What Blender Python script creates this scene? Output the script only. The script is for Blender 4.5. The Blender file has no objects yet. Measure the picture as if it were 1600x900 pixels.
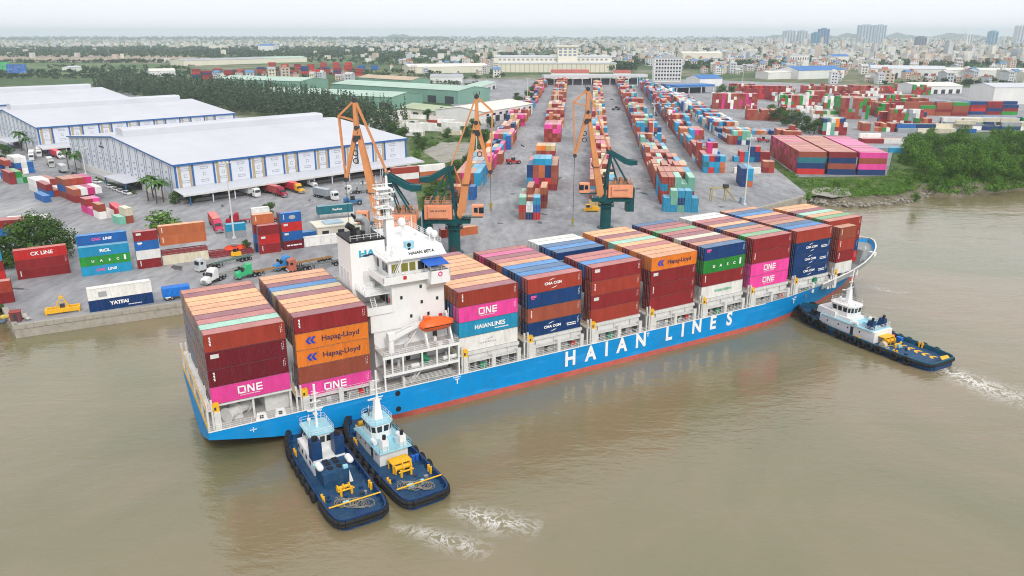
import bpy, bmesh, math, random
import numpy as np
from mathutils import Vector, Matrix
from mathutils.geometry import tessellate_polygon
random.seed(7); rng = np.random.default_rng(7)
R = math.radians
sc = bpy.context.scene
COL = sc.collection
# ------------------------------------------------------------------ camera
CAM_Z = 62.5
FPX, HV = 1199.41, 396.556            # focal length and horizon offset in photo pixels (1600 wide)
PITCH = math.atan(HV / FPX)
cam = bpy.data.cameras.new('camera'); cam.sensor_width = 36.0
cam.lens = FPX / 1600 * 36.0; cam.clip_start = 1.0; cam.clip_end = 60000
camo = bpy.data.objects.new('camera', cam); COL.objects.link(camo)
camo.location = (0, 0, CAM_Z); camo.rotation_euler = (math.pi / 2 - PITCH, 0, 0)
sc.camera = camo
# ------------------------------------------------------------------ world, sun, exposure
SUN_EL, SUN_AZ = 40.0, 158.0          # azimuth clockwise from +Y (view direction)
w = bpy.data.worlds.new('World'); sc.world = w; w.use_nodes = True
nt = w.node_tree; nt.nodes.clear()
out = nt.nodes.new('ShaderNodeOutputWorld'); bg = nt.nodes.new('ShaderNodeBackground')
sky = nt.nodes.new('ShaderNodeTexSky'); sky.sky_type = 'NISHITA'; sky.sun_disc = False
sky.sun_elevation = R(SUN_EL); sky.sun_rotation = R(SUN_AZ)
sky.air_density = 1.0; sky.dust_density = 4.0; sky.ozone_density = 1.0
hs = nt.nodes.new('ShaderNodeHueSaturation'); hs.inputs['Saturation'].default_value = 0.25
cloud = nt.nodes.new('ShaderNodeMixRGB'); cloud.blend_type = 'MIX'; cloud.inputs['Fac'].default_value = 0.92
tc = nt.nodes.new('ShaderNodeTexCoord'); mp = nt.nodes.new('ShaderNodeMapping'); mp.inputs['Scale'].default_value = (1.2, 1.2, 4)
cn = nt.nodes.new('ShaderNodeTexNoise'); cn.inputs['Scale'].default_value = 1.6; cn.inputs['Detail'].default_value = 5
cr = nt.nodes.new('ShaderNodeValToRGB')
cr.color_ramp.elements[0].position = .3; cr.color_ramp.elements[0].color = (9.1, 9.3, 9.75, 1)
cr.color_ramp.elements[1].position = .7; cr.color_ramp.elements[1].color = (9.9, 10.0, 10.3, 1)
L = nt.links.new
L(tc.outputs['Generated'], mp.inputs['Vector']); L(mp.outputs['Vector'], cn.inputs['Vector']); L(cn.outputs['Fac'], cr.inputs['Fac'])
L(sky.outputs['Color'], hs.inputs['Color']); L(hs.outputs['Color'], cloud.inputs['Color1']); L(cr.outputs['Color'], cloud.inputs['Color2'])
L(cloud.outputs['Color'], bg.inputs['Color']); L(bg.outputs['Background'], out.inputs['Surface'])
bg.inputs['Strength'].default_value = 0.095
sl = bpy.data.lights.new('sun', 'SUN'); sl.energy = 1.5; sl.angle = R(12); sl.color = (1.0, .96, .90)
so = bpy.data.objects.new('sun', sl); COL.objects.link(so)
az = R(SUN_AZ); el = R(SUN_EL)
sdir = Vector((math.sin(az) * math.cos(el), math.cos(az) * math.cos(el), math.sin(el)))
so.rotation_euler = sdir.to_track_quat('Z', 'Y').to_euler()
so.location = (0, 0, 200)
vs = sc.view_settings; vs.view_transform = 'Standard'; vs.look = 'None'; vs.exposure = 0.30; vs.gamma = 1.0
try: vs.use_curve_mapping = False
except Exception: pass
cy = sc.cycles
cy.max_bounces = 5; cy.diffuse_bounces = 2; cy.glossy_bounces = 2; cy.transmission_bounces = 2; cy.volume_bounces = 1
cy.transparent_max_bounces = 6; cy.caustics_reflective = False; cy.caustics_refractive = False
cy.filter_width = 1.05; cy.use_denoising = True; cy.use_adaptive_sampling = True; cy.adaptive_threshold = 0.02
sc.render.film_transparent = False
# ------------------------------------------------------------------ photogrammetry helpers
HAZE = 0.000095
WZ = -2.0                             # water level
GZ = 0.8                              # level of the quay and the yard
_c, _s = math.cos(PITCH), math.sin(PITCH)
def G(u, v, z=GZ):
    """point of the horizontal plane z that the photograph shows at pixel (u, v)"""
    a = (u - 800) / FPX; b = (450 - v) / FPX
    d = (a, _c + b * _s, -_s + b * _c); t = (z - CAM_Z) / d[2]
    return Vector((d[0] * t, d[1] * t, z))
TH = R(29.7469); SX, SY = -46.676, 107.705
_ca, _sa = math.cos(TH), math.sin(TH)
def S(a, wv, z):
    """ship coordinates: a along the ship from the aft stack, w across from its near face, z above water"""
    return Vector((SX + a * _ca - wv * _sa, SY + a * _sa + wv * _ca, z))
# ------------------------------------------------------------------ object helpers
def tag(o, label=None, cat=None, group=None, kind=None):
    if label: o['label'] = label
    if cat: o['category'] = cat
    if group: o['group'] = group
    if kind: o['kind'] = kind
    return o
def link(o, parent=None):
    COL.objects.link(o)
    if parent is not None: o.parent = parent
    return o
def empty(name, loc=(0, 0, 0), rz=0.0):
    o = bpy.data.objects.new(name, None); o.empty_display_size = .5
    o.location = loc; o.rotation_euler = (0, 0, rz); return link(o)
def inst(name, me, parent=None, loc=(0, 0, 0), rz=0.0, scale=None, color=None):
    o = bpy.data.objects.new(name, me); o.location = loc; o.rotation_euler = (0, 0, rz)
    if scale is not None: o.scale = scale if hasattr(scale, '__len__') else (scale,) * 3
    if color is not None: o.color = (*color[:3], 1)
    return link(o, parent)
def copy_tree(o, parent=None):
    c = o.copy(); COL.objects.link(c); c.parent = parent
    for ch in o.children: copy_tree(ch, c)
    return c
class MB:
    """collects shapes, each face with a material slot, and links them as one mesh"""
    def __init__(s): s.v = []; s.f = []; s.m = []; s.mi = 0; s.sm = []
    def add(s, vs, fs, smooth=False):
        n = len(s.v); s.v += [tuple(p) for p in vs]
        for f in fs: s.f.append(tuple(i + n for i in f)); s.m.append(s.mi); s.sm.append(smooth)
        return s
    def box(s, x0, x1, y0, y1, z0, z1):
        return s.add([(x0, y0, z0), (x1, y0, z0), (x1, y1, z0), (x0, y1, z0), (x0, y0, z1), (x1, y0, z1), (x1, y1, z1), (x0, y1, z1)],
                     [(3, 2, 1, 0), (4, 5, 6, 7), (0, 1, 5, 4), (1, 2, 6, 5), (2, 3, 7, 6), (3, 0, 4, 7)])
    def hexa(s, b, t):
        return s.add(list(b) + list(t), [(3, 2, 1, 0), (4, 5, 6, 7), (0, 1, 5, 4), (1, 2, 6, 5), (2, 3, 7, 6), (3, 0, 4, 7)])
    def bar(s, p, q, w_, h_=None, up=(0, 0, 1)):
        h_ = w_ if h_ is None else h_
        p = Vector(p); q = Vector(q); d = (q - p).normalized(); u = Vector(up)
        if abs(d.dot(u)) > .99: u = Vector((1, 0, 0))
        x = d.cross(u).normalized() * (w_ / 2); y = x.cross(d).normalized() * (h_ / 2)
        return s.hexa([p - x - y, p + x - y, p + x + y, p - x + y], [q - x - y, q + x - y, q + x + y, q - x + y])
    def taper(s, p, q, w0, h0, w1, h1, up=(0, 0, 1)):
        p = Vector(p); q = Vector(q); d = (q - p).normalized(); u = Vector(up)
        if abs(d.dot(u)) > .99: u = Vector((1, 0, 0))
        x = d.cross(u).normalized() / 2; y = x.cross(d).normalized() / 2
        return s.hexa([p - x * w0 - y * h0, p + x * w0 - y * h0, p + x * w0 + y * h0, p - x * w0 + y * h0],
                      [q - x * w1 - y * h1, q + x * w1 - y * h1, q + x * w1 + y * h1, q - x * w1 + y * h1])
    def tube(s, p, q, r0, r1=None, n=8, smooth=True):
        r1 = r0 if r1 is None else r1
        p = Vector(p); q = Vector(q); d = (q - p).normalized(); u = Vector((0, 0, 1))
        if abs(d.dot(u)) > .95: u = Vector((1, 0, 0))
        x = d.cross(u).normalized(); y = x.cross(d)
        vs_ = []
        for k in range(n):
            a = 2 * math.pi * k / n; e = x * math.cos(a) + y * math.sin(a)
            vs_ += [p + e * r0, q + e * r1]
        s.add(vs_, [(2 * k, 2 * ((k + 1) % n), 2 * ((k + 1) % n) + 1, 2 * k + 1) for k in range(n)], smooth)
        return s.add([vs_[2 * k] for k in range(n)] , [tuple(range(n))[::-1]]).add([vs_[2 * k + 1] for k in range(n)], [tuple(range(n))])
    def path(s, pts, r, n=6):
        for a, b in zip(pts[:-1], pts[1:]): s.tube(a, b, r, r, n)
        return s
    def prism(s, pts, z0, z1):
        n = len(pts)
        return s.add([(x, y, z0) for x, y in pts] + [(x, y, z1) for x, y in pts],
                     [tuple(range(n))[::-1], tuple(range(n, 2 * n))] + [(k, (k + 1) % n, (k + 1) % n + n, k + n) for k in range(n)])
    def prismy(s, pts, y0, y1):
        """profile in x,z extruded along y"""
        n = len(pts)
        return s.add([(x, y0, z) for x, z in pts] + [(x, y1, z) for x, z in pts],
                     [tuple(range(n)), tuple(range(n, 2 * n))[::-1]] + [(k, k + n, (k + 1) % n + n, (k + 1) % n) for k in range(n)])
    def prismx(s, pts, x0, x1):
        """profile in y,z extruded along x"""
        n = len(pts)
        return s.add([(x0, y, z) for y, z in pts] + [(x1, y, z) for y, z in pts],
                     [tuple(range(n))[::-1], tuple(range(n, 2 * n))] + [(k, (k + 1) % n, (k + 1) % n + n, k + n) for k in range(n)])
    def ball(s, c, r, nu=10, nv=6, sq=(1, 1, 1)):
        vs_ = [(c[0], c[1], c[2] + r * sq[2])]
        for j in range(1, nv):
            t = math.pi * j / nv
            for i in range(nu):
                a = 2 * math.pi * i / nu
                vs_.append((c[0] + r * sq[0] * math.sin(t) * math.cos(a), c[1] + r * sq[1] * math.sin(t) * math.sin(a), c[2] + r * sq[2] * math.cos(t)))
        vs_.append((c[0], c[1], c[2] - r * sq[2])); fs = []
        for i in range(nu): fs.append((0, 1 + i, 1 + (i + 1) % nu))
        for j in range(nv - 2):
            for i in range(nu):
                a = 1 + j * nu + i; b = 1 + j * nu + (i + 1) % nu
                fs.append((a, a + nu, b + nu, b))
        e = len(vs_) - 1; o = 1 + (nv - 2) * nu
        for i in range(nu): fs.append((o + i, e, o + (i + 1) % nu))
        return s.add(vs_, fs, True)
    def torus(s, c, axis, Rr, r, n=14, k=6):
        ax = Vector(axis).normalized(); u = Vector((0, 0, 1)) if abs(ax.z) < .9 else Vector((1, 0, 0))
        x = ax.cross(u).normalized(); y = ax.cross(x); c = Vector(c); vs_ = []
        for i in range(n):
            a = 2 * math.pi * i / n; e = x * math.cos(a) + y * math.sin(a)
            for j in range(k):
                b = 2 * math.pi * j / k; vs_.append(c + e * (Rr + r * math.cos(b)) + ax * (r * math.sin(b)))
        return s.add(vs_, [(i * k + j, ((i + 1) % n) * k + j, ((i + 1) % n) * k + (j + 1) % k, i * k + (j + 1) % k) for i in range(n) for j in range(k)], True)
    def loft(s, rings, closed=True, smooth=True, caps=True):
        n = len(rings[0]); base = len(s.v); vs_ = [p for r in rings for p in r]; fs = []
        m = n if closed else n - 1
        for i in range(len(rings) - 1):
            for j in range(m): fs.append((i * n + j, i * n + (j + 1) % n, (i + 1) * n + (j + 1) % n, (i + 1) * n + j))
        s.add(vs_, fs, smooth)
        if caps and closed: s.add(rings[0], [tuple(range(n))[::-1]]); s.add(rings[-1], [tuple(range(n))])
        return s
    def rail(s, pts, h=1.0, step=1.5, r=.03, bars=3):
        """posts and bars following a polyline"""
        for p, q in zip(pts[:-1], pts[1:]):
            p = Vector(p); q = Vector(q); n = max(1, int((q - p).length / step)); up = Vector((0, 0, h))
            for k in range(n + 1): c = p.lerp(q, k / n); s.bar(c, c + up, r * 2)
            for b in range(1, bars + 1): s.bar(p + up * b / bars, q + up * b / bars, r * 1.6)
        return s
    def mesh(s, name, mats):
        me = bpy.data.meshes.new(name); me.from_pydata(s.v, [], s.f)
        for m in (mats if isinstance(mats, (list, tuple)) else [mats]): me.materials.append(m)
        me.polygons.foreach_set('material_index', s.m); me.polygons.foreach_set('use_smooth', s.sm); me.update()
        return me
    def build(s, name, mats, parent=None, loc=(0, 0, 0), rz=0.0, color=None):
        return inst(name, s.mesh(name, mats), parent, loc, rz, None, color)
# ------------------------------------------------------------------ materials
def _mat(name):
    m = bpy.data.materials.new(name); m.use_nodes = True; n = m.node_tree
    b = n.nodes['Principled BSDF']; return m, n, b
def mat(name, col, rough=.6, var=.10, scale=.6, metal=0.0, spec=.3, streak=None, bump=0.0, dirt=None, runs=None):
    """painted surface: colour drifts with noise; streak stretches the noise along z; dirt = (rgb, amount)"""
    m, n, b = _mat(name); l = n.links.new
    t = n.nodes.new('ShaderNodeTexCoord'); mpn = n.nodes.new('ShaderNodeMapping')
    if streak: mpn.inputs['Scale'].default_value = (1, 1, streak)
    no = n.nodes.new('ShaderNodeTexNoise'); no.inputs['Scale'].default_value = scale; no.inputs['Detail'].default_value = 6; no.inputs['Roughness'].default_value = .65
    mx = n.nodes.new('ShaderNodeMixRGB'); c = col
    mx.inputs['Color1'].default_value = (*[max(0, x * (1 - var)) for x in c], 1); mx.inputs['Color2'].default_value = (*[min(1, x * (1 + var)) for x in c], 1)
    l(t.outputs['Object'], mpn.inputs['Vector']); l(mpn.outputs['Vector'], no.inputs['Vector'])
    rp = n.nodes.new('ShaderNodeMapRange'); rp.inputs['From Min'].default_value = .3; rp.inputs['From Max'].default_value = .7
    l(no.outputs['Fac'], rp.inputs['Value']); l(rp.outputs['Result'], mx.inputs['Fac']); src = mx.outputs['Color']
    if dirt:
        n2 = n.nodes.new('ShaderNodeTexNoise'); n2.inputs['Scale'].default_value = scale * 2.3; n2.inputs['Detail'].default_value = 8; n2.inputs['Roughness'].default_value = .7
        l(mpn.outputs['Vector'], n2.inputs['Vector'])
        r2 = n.nodes.new('ShaderNodeMapRange'); r2.inputs['From Min'].default_value = .5; r2.inputs['From Max'].default_value = .72; r2.inputs['To Max'].default_value = dirt[1]
        l(n2.outputs['Fac'], r2.inputs['Value']); m2 = n.nodes.new('ShaderNodeMixRGB'); m2.inputs['Color2'].default_value = (*dirt[0], 1)
        l(r2.outputs['Result'], m2.inputs['Fac']); l(src, m2.inputs['Color1']); src = m2.outputs['Color']
    if runs:                              # rust and scuff marks running down the plating
        m3 = n.nodes.new('ShaderNodeMapping'); m3.inputs['Scale'].default_value = (1.1, 1.1, .07); l(t.outputs['Object'], m3.inputs['Vector'])
        n3 = n.nodes.new('ShaderNodeTexNoise'); n3.inputs['Scale'].default_value = 1.0; n3.inputs['Detail'].default_value = 9; n3.inputs['Roughness'].default_value = .8; l(m3.outputs['Vector'], n3.inputs['Vector'])
        r3 = n.nodes.new('ShaderNodeMapRange'); r3.inputs['From Min'].default_value = .54; r3.inputs['From Max'].default_value = .74; r3.inputs['To Max'].default_value = runs[1]; l(n3.outputs['Fac'], r3.inputs['Value'])
        x3 = n.nodes.new('ShaderNodeMixRGB'); x3.inputs['Color2'].default_value = (*runs[0], 1); l(r3.outputs['Result'], x3.inputs['Fac']); l(src, x3.inputs['Color1']); src = x3.outputs['Color']
        m4 = n.nodes.new('ShaderNodeMapping'); m4.inputs['Scale'].default_value = (.12, .12, .9); l(t.outputs['Object'], m4.inputs['Vector'])
        n4 = n.nodes.new('ShaderNodeTexNoise'); n4.inputs['Scale'].default_value = 1.0; n4.inputs['Detail'].default_value = 7; n4.inputs['Roughness'].default_value = .7; l(m4.outputs['Vector'], n4.inputs['Vector'])
        r4 = n.nodes.new('ShaderNodeMapRange'); r4.inputs['From Min'].default_value = .55; r4.inputs['From Max'].default_value = .75; r4.inputs['To Max'].default_value = runs[1] * .9; l(n4.outputs['Fac'], r4.inputs['Value'])
        x4 = n.nodes.new('ShaderNodeMixRGB'); x4.inputs['Color2'].default_value = (*[min(1, q * 1.3 + .1) for q in col], 1); l(r4.outputs['Result'], x4.inputs['Fac']); l(src, x4.inputs['Color1']); src = x4.outputs['Color']
    l(src, b.inputs['Base Color'])
    b.inputs['Roughness'].default_value = rough; b.inputs['Metallic'].default_value = metal
    b.inputs['Specular IOR Level'].default_value = spec
    if bump:
        bp = n.nodes.new('ShaderNodeBump'); bp.inputs['Strength'].default_value = bump; bp.inputs['Distance'].default_value = .05
        l(no.outputs['Fac'], bp.inputs['Height']); l(bp.outputs['Normal'], b.inputs['Normal'])
    return m
def colmat(name, src='object', rough=.6, dirt=.35, dirtcol=(.16, .10, .07), scale=.7, attr='Col', spec=.3, strk=.25):
    """paint whose colour comes from the object (or a vertex colour) with rust and dust over it"""
    m, n, b = _mat(name); l = n.links.new
    t = n.nodes.new('ShaderNodeTexCoord'); mpn = n.nodes.new('ShaderNodeMapping'); mpn.inputs['Scale'].default_value = (1, 1, strk)
    l(t.outputs['Object'], mpn.inputs['Vector'])
    if src == 'object':
        oi = n.nodes.new('ShaderNodeObjectInfo'); c = oi.outputs['Color']
        cx = n.nodes.new('ShaderNodeCombineXYZ'); mu = n.nodes.new('ShaderNodeMath'); mu.operation = 'MULTIPLY'; mu.inputs[1].default_value = 317.0
        l(oi.outputs['Random'], mu.inputs[0])
        for k in ('X', 'Y', 'Z'): l(mu.outputs[0], cx.inputs[k])
        l(cx.outputs[0], mpn.inputs['Location'])
    else:
        va = n.nodes.new('ShaderNodeVertexColor'); va.layer_name = attr; c = va.outputs['Color']
    no = n.nodes.new('ShaderNodeTexNoise'); no.inputs['Scale'].default_value = scale; no.inputs['Detail'].default_value = 7; no.inputs['Roughness'].default_value = .7
    l(mpn.outputs['Vector'], no.inputs['Vector'])
    hsv = n.nodes.new('ShaderNodeHueSaturation'); rp = n.nodes.new('ShaderNodeMapRange')
    rp.inputs['From Min'].default_value = .3; rp.inputs['From Max'].default_value = .7; rp.inputs['To Min'].default_value = .80; rp.inputs['To Max'].default_value = 1.12
    l(no.outputs['Fac'], rp.inputs['Value']); l(rp.outputs['Result'], hsv.inputs['Value']); l(c, hsv.inputs['Color'])
    n2 = n.nodes.new('ShaderNodeTexNoise'); n2.inputs['Scale'].default_value = scale * 3.1; n2.inputs['Detail'].default_value = 8; n2.inputs['Roughness'].default_value = .75
    l(mpn.outputs['Vector'], n2.inputs['Vector'])
    r2 = n.nodes.new('ShaderNodeMapRange'); r2.inputs['From Min'].default_value = .52; r2.inputs['From Max'].default_value = .78; r2.inputs['To Max'].default_value = dirt
    l(n2.outputs['Fac'], r2.inputs['Value']); m2 = n.nodes.new('ShaderNodeMixRGB'); m2.inputs['Color2'].default_value = (*dirtcol, 1)
    l(r2.outputs['Result'], m2.inputs['Fac']); l(hsv.outputs['Color'], m2.inputs['Color1']); l(m2.outputs['Color'], b.inputs['Base Color'])
    b.inputs['Roughness'].default_value = rough; b.inputs['Specular IOR Level'].default_value = spec
    return m
def leafmat(name, c0, c1, scale=.35):
    m, n, b = _mat(name); l = n.links.new
    t = n.nodes.new('ShaderNodeTexCoord'); no = n.nodes.new('ShaderNodeTexNoise'); no.inputs['Scale'].default_value = scale; no.inputs['Detail'].default_value = 4
    l(t.outputs['Object'], no.inputs['Vector']); oi = n.nodes.new('ShaderNodeObjectInfo')
    ge = n.nodes.new('ShaderNodeNewGeometry')
    ad = n.nodes.new('ShaderNodeMath'); ad.operation = 'MULTIPLY_ADD'; ad.inputs[1].default_value = .5
    l(ge.outputs['Random Per Island'], ad.inputs[0]); l(no.outputs['Fac'], ad.inputs[2])
    rp = n.nodes.new('ShaderNodeMapRange'); rp.inputs['From Min'].default_value = .4; rp.inputs['From Max'].default_value = 1.1
    l(ad.outputs[0], rp.inputs['Value'])
    mx = n.nodes.new('ShaderNodeMixRGB'); mx.inputs['Color1'].default_value = (*c0, 1); mx.inputs['Color2'].default_value = (*c1, 1); l(rp.outputs['Result'], mx.inputs['Fac'])
    hsv = n.nodes.new('ShaderNodeHueSaturation'); r2 = n.nodes.new('ShaderNodeMapRange'); r2.inputs['To Min'].default_value = .75; r2.inputs['To Max'].default_value = 1.25
    l(oi.outputs['Random'], r2.inputs['Value']); l(r2.outputs['Result'], hsv.inputs['Value']); l(mx.outputs['Color'], hsv.inputs['Color'])
    l(hsv.outputs['Color'], b.inputs['Base Color']); b.inputs['Roughness'].default_value = .7; b.inputs['Specular IOR Level'].default_value = .2
    return m
def glass(name, col=(.02, .03, .035), rough=.08):
    m, n, b = _mat(name); b.inputs['Base Color'].default_value = (*col, 1); b.inputs['Roughness'].default_value = rough; b.inputs['Specular IOR Level'].default_value = .6
    return m
M = {}
M['box'] = colmat('container_paint', dirt=.40, rough=.7, spec=.12)
M['roofp'] = colmat('container_roof', dirt=.55, dirtcol=(.30, .18, .13), scale=.42, strk=1.0, rough=.75, spec=.15)
M['rail'] = colmat('container_rail', dirt=.6, dirtcol=(.08, .05, .04), scale=1.0, strk=1.0, rough=.7)
M['vcol'] = colmat('yard_paint', src='vertex', dirt=.3, scale=.25)
M['city'] = colmat('city_paint', src='vertex', dirt=.25, dirtcol=(.3, .28, .25), scale=.08)
for nd in M['rail'].node_tree.nodes:
    if nd.bl_idname == 'ShaderNodeMapRange' and abs(nd.inputs['To Max'].default_value - 1.12) < .01: nd.inputs['To Min'].default_value = .38; nd.inputs['To Max'].default_value = .62
M['obj'] = colmat('object_paint', dirt=.22, scale=.5, rough=.45)
M['white'] = mat('white_paint', (.82, .82, .81), .5, .04, .5, streak=.3, dirt=((.55, .47, .40), .16))
M['hullblue'] = mat('hull_blue', (.0, .27, .66), .5, .12, .10, streak=.6, dirt=((.02, .19, .40), .5), spec=.2, runs=((.10, .16, .24), .5))
M['hullred'] = mat('boot_red', (.52, .12, .095), .6, .15, .3, dirt=((.20, .09, .07), .5), runs=((.18, .13, .10), .5))
M['deck'] = mat('deck_grey', (.50, .48, .46), .7, .14, .4, dirt=((.34, .22, .15), .45))
M['ltgrey'] = mat('light_grey', (.66, .66, .64), .6, .10, .7, dirt=((.42, .34, .28), .35))
M['dark'] = mat('dark_steel', (.05, .05, .055), .6, .25, 1.0)
M['black'] = mat('black_paint', (.015, .015, .017), .6, .2, 1.0)
M['rubber'] = mat('rubber', (.02, .02, .021), .85, .3, 1.5)
M['yellow'] = mat('yellow_paint', (.85, .46, .02), .5, .12, 1.0, dirt=((.3, .18, .06), .4))
M['orange'] = mat('orange_gel', (.85, .13, .02), .4, .08, .8)
M['craneor'] = mat('crane_orange', (.68, .28, .11), .5, .10, .5, streak=.4, dirt=((.38, .17, .07), .40))
M['housor'] = mat('crane_house', (.88, .36, .20), .55, .08, .5, dirt=((.40, .22, .14), .40))
M['teal'] = mat('crane_teal', (.004, .078, .088), .45, .15, .4, dirt=((.05, .10, .09), .4))
M['tugblue'] = mat('tug_blue', (.008, .045, .14), .4, .18, .5, dirt=((.05, .08, .12), .4))
M['tugdeck'] = mat('tug_deck', (.012, .065, .15), .6, .25, .6, dirt=((.14, .14, .14), .5))
M['aqua'] = mat('aqua_deck', (.33, .62, .72), .5, .08, .8)
M['glass'] = glass('window_glass')
M['olive'] = glass('tinted_glass', (.22, .20, .03), .15)
M['red'] = mat('red_paint', (.55, .03, .03), .5, .1, 1)
M['green'] = mat('green_paint', (.03, .25, .13), .5, .1, 1)
M['steel'] = mat('steel', (.42, .43, .44), .4, .12, 1.2, metal=.6)
M['concrete'] = mat('concrete', (.36, .34, .31), .85, .18, .25, dirt=((.16, .15, .13), .55), bump=.3)
M['rope'] = mat('rope', (.55, .48, .36), .8, .2, 3)
M['wood'] = mat('bark', (.12, .09, .06), .9, .25, 1)
M['leaf'] = leafmat('leaf_green', (.014, .045, .008), (.09, .18, .03))
M['mang'] = leafmat('leaf_mangrove', (.018, .062, .008), (.15, .30, .03), .3)
M['pine'] = leafmat('leaf_casuarina', (.030, .062, .032), (.12, .175, .09), .12)
M['bush'] = leafmat('leaf_bush', (.03, .10, .008), (.16, .30, .03), .5)
M['palm'] = leafmat('leaf_palm', (.02, .07, .015), (.09, .18, .04), .5)
M['txtw'] = mat('lettering_white', (.86, .86, .85), .6, .04, 1)
M['txtn'] = mat('lettering_navy', (.03, .03, .09), .6, .1, 1)
M['txtb'] = mat('lettering_blue', (.02, .06, .45), .6, .1, 1)
M['txtg'] = mat('lettering_green', (.10, .45, .28), .6, .1, 1)
M['txtp'] = mat('lettering_pink', (.80, .10, .30), .6, .1, 1)
M['txtc'] = mat('lettering_cyan', (.02, .38, .55), .6, .1, 1)
M['txtk'] = mat('lettering_black', (.03, .03, .03), .6, .1, 1)
M['txtgr'] = mat('lettering_grey', (.42, .42, .43), .6, .1, 1)
M['roofw'] = mat('white_sheet_roof', (.58, .59, .63), .6, .05, .04, dirt=((.50, .50, .52), .35), spec=.15)
M['cladding'] = mat('wall_cladding', (.66, .69, .75), .6, .05, .1, streak=.2)
M['trimblue'] = mat('trim_blue', (.03, .13, .36), .5, .1, .5)
M['tanp'] = mat('tan_panel', (.45, .35, .21), .6, .1, .5)
# ------------------------------------------------------------------ text
_tx = {}
def text_mesh(body, size=1.0, bold=.0, space=1.0, shear=0.0):
    k = (body, size, bold, space, shear)
    if k not in _tx:
        cu = bpy.data.curves.new('lettering', 'FONT'); cu.body = body; cu.size = size; cu.offset = bold; cu.extrude = .006
        cu.align_x = 'CENTER'; cu.align_y = 'CENTER'; cu.space_character = space; cu.shear = shear; cu.resolution_u = 3
        o = bpy.data.objects.new('lettering', cu)
        _tx[k] = bpy.data.meshes.new_from_object(o); bpy.data.objects.remove(o)
    return _tx[k]
def text(body, size, m, parent, loc, rot=(math.pi / 2, 0, 0), sx=1.0, bold=.0, space=1.0, name='lettering', shear=0.0):
    me = text_mesh(body, size, bold, space, shear)
    if not me.materials: me.materials.append(m)
    elif me.materials[0] != m:
        me = me.copy(); me.materials[0] = m
    o = bpy.data.objects.new(name, me); o.location = loc; o.rotation_euler = rot; o.scale = (sx, 1, 1)
    return link(o, parent)
# ================================================================== the setting
def sheet(name, pts, z, m, kind='structure', label=None):
    pts = [Vector((p[0], p[1], z)) for p in pts]
    tris = tessellate_polygon([pts]); me = bpy.data.meshes.new(name)
    fs = []
    for t in tris:
        a, b, c = (pts[i] for i in t)
        fs.append(t if (b - a).cross(c - a).z > 0 else t[::-1])
    me.from_pydata([tuple(p) for p in pts], [], fs); me.materials.append(m); me.update()
    o = bpy.data.objects.new(name, me); link(o); tag(o, label=label, kind=kind); return o
def groundmat(name, stops, scale, rough=.9, fine=3.0, fineamt=.25, bump=0.0, mapscale=(1, 1, 1), seed=0.0, detail=8, lo=.3, hi=.7):
    m, n, b = _mat(name); l = n.links.new
    t = n.nodes.new('ShaderNodeTexCoord'); mpn = n.nodes.new('ShaderNodeMapping'); mpn.inputs['Scale'].default_value = mapscale; mpn.inputs['Location'].default_value = (seed, seed, 0)
    l(t.outputs['Object'], mpn.inputs['Vector'])
    no = n.nodes.new('ShaderNodeTexNoise'); no.inputs['Scale'].default_value = scale; no.inputs['Detail'].default_value = detail; no.inputs['Roughness'].default_value = .62
    l(mpn.outputs['Vector'], no.inputs['Vector'])
    rp = n.nodes.new('ShaderNodeMapRange'); rp.inputs['From Min'].default_value = lo; rp.inputs['From Max'].default_value = hi; l(no.outputs['Fac'], rp.inputs['Value'])
    cr_ = n.nodes.new('ShaderNodeValToRGB'); l(rp.outputs['Result'], cr_.inputs['Fac'])
    while len(cr_.color_ramp.elements) < len(stops): cr_.color_ramp.elements.new(.5)
    for e, (p, c) in zip(cr_.color_ramp.elements, stops): e.position = p; e.color = (*c, 1)
    n2 = n.nodes.new('ShaderNodeTexNoise'); n2.inputs['Scale'].default_value = fine; n2.inputs['Detail'].default_value = 6; l(mpn.outputs['Vector'], n2.inputs['Vector'])
    hsv = n.nodes.new('ShaderNodeHueSaturation'); r2 = n.nodes.new('ShaderNodeMapRange'); r2.inputs['From Min'].default_value = .3; r2.inputs['From Max'].default_value = .7
    r2.inputs['To Min'].default_value = 1 - fineamt; r2.inputs['To Max'].default_value = 1 + fineamt; l(n2.outputs['Fac'], r2.inputs['Value'])
    l(r2.outputs['Result'], hsv.inputs['Value']); l(cr_.outputs['Color'], hsv.inputs['Color']); l(hsv.outputs['Color'], b.inputs['Base Color'])
    b.inputs['Roughness'].default_value = rough; b.inputs['Specular IOR Level'].default_value = .2
    if bump:
        bp = n.nodes.new('ShaderNodeBump'); bp.inputs['Strength'].default_value = bump; bp.inputs['Distance'].default_value = .1
        l(n2.outputs['Fac'], bp.inputs['Height']); l(bp.outputs['Normal'], b.inputs['Normal'])
    return m
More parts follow.
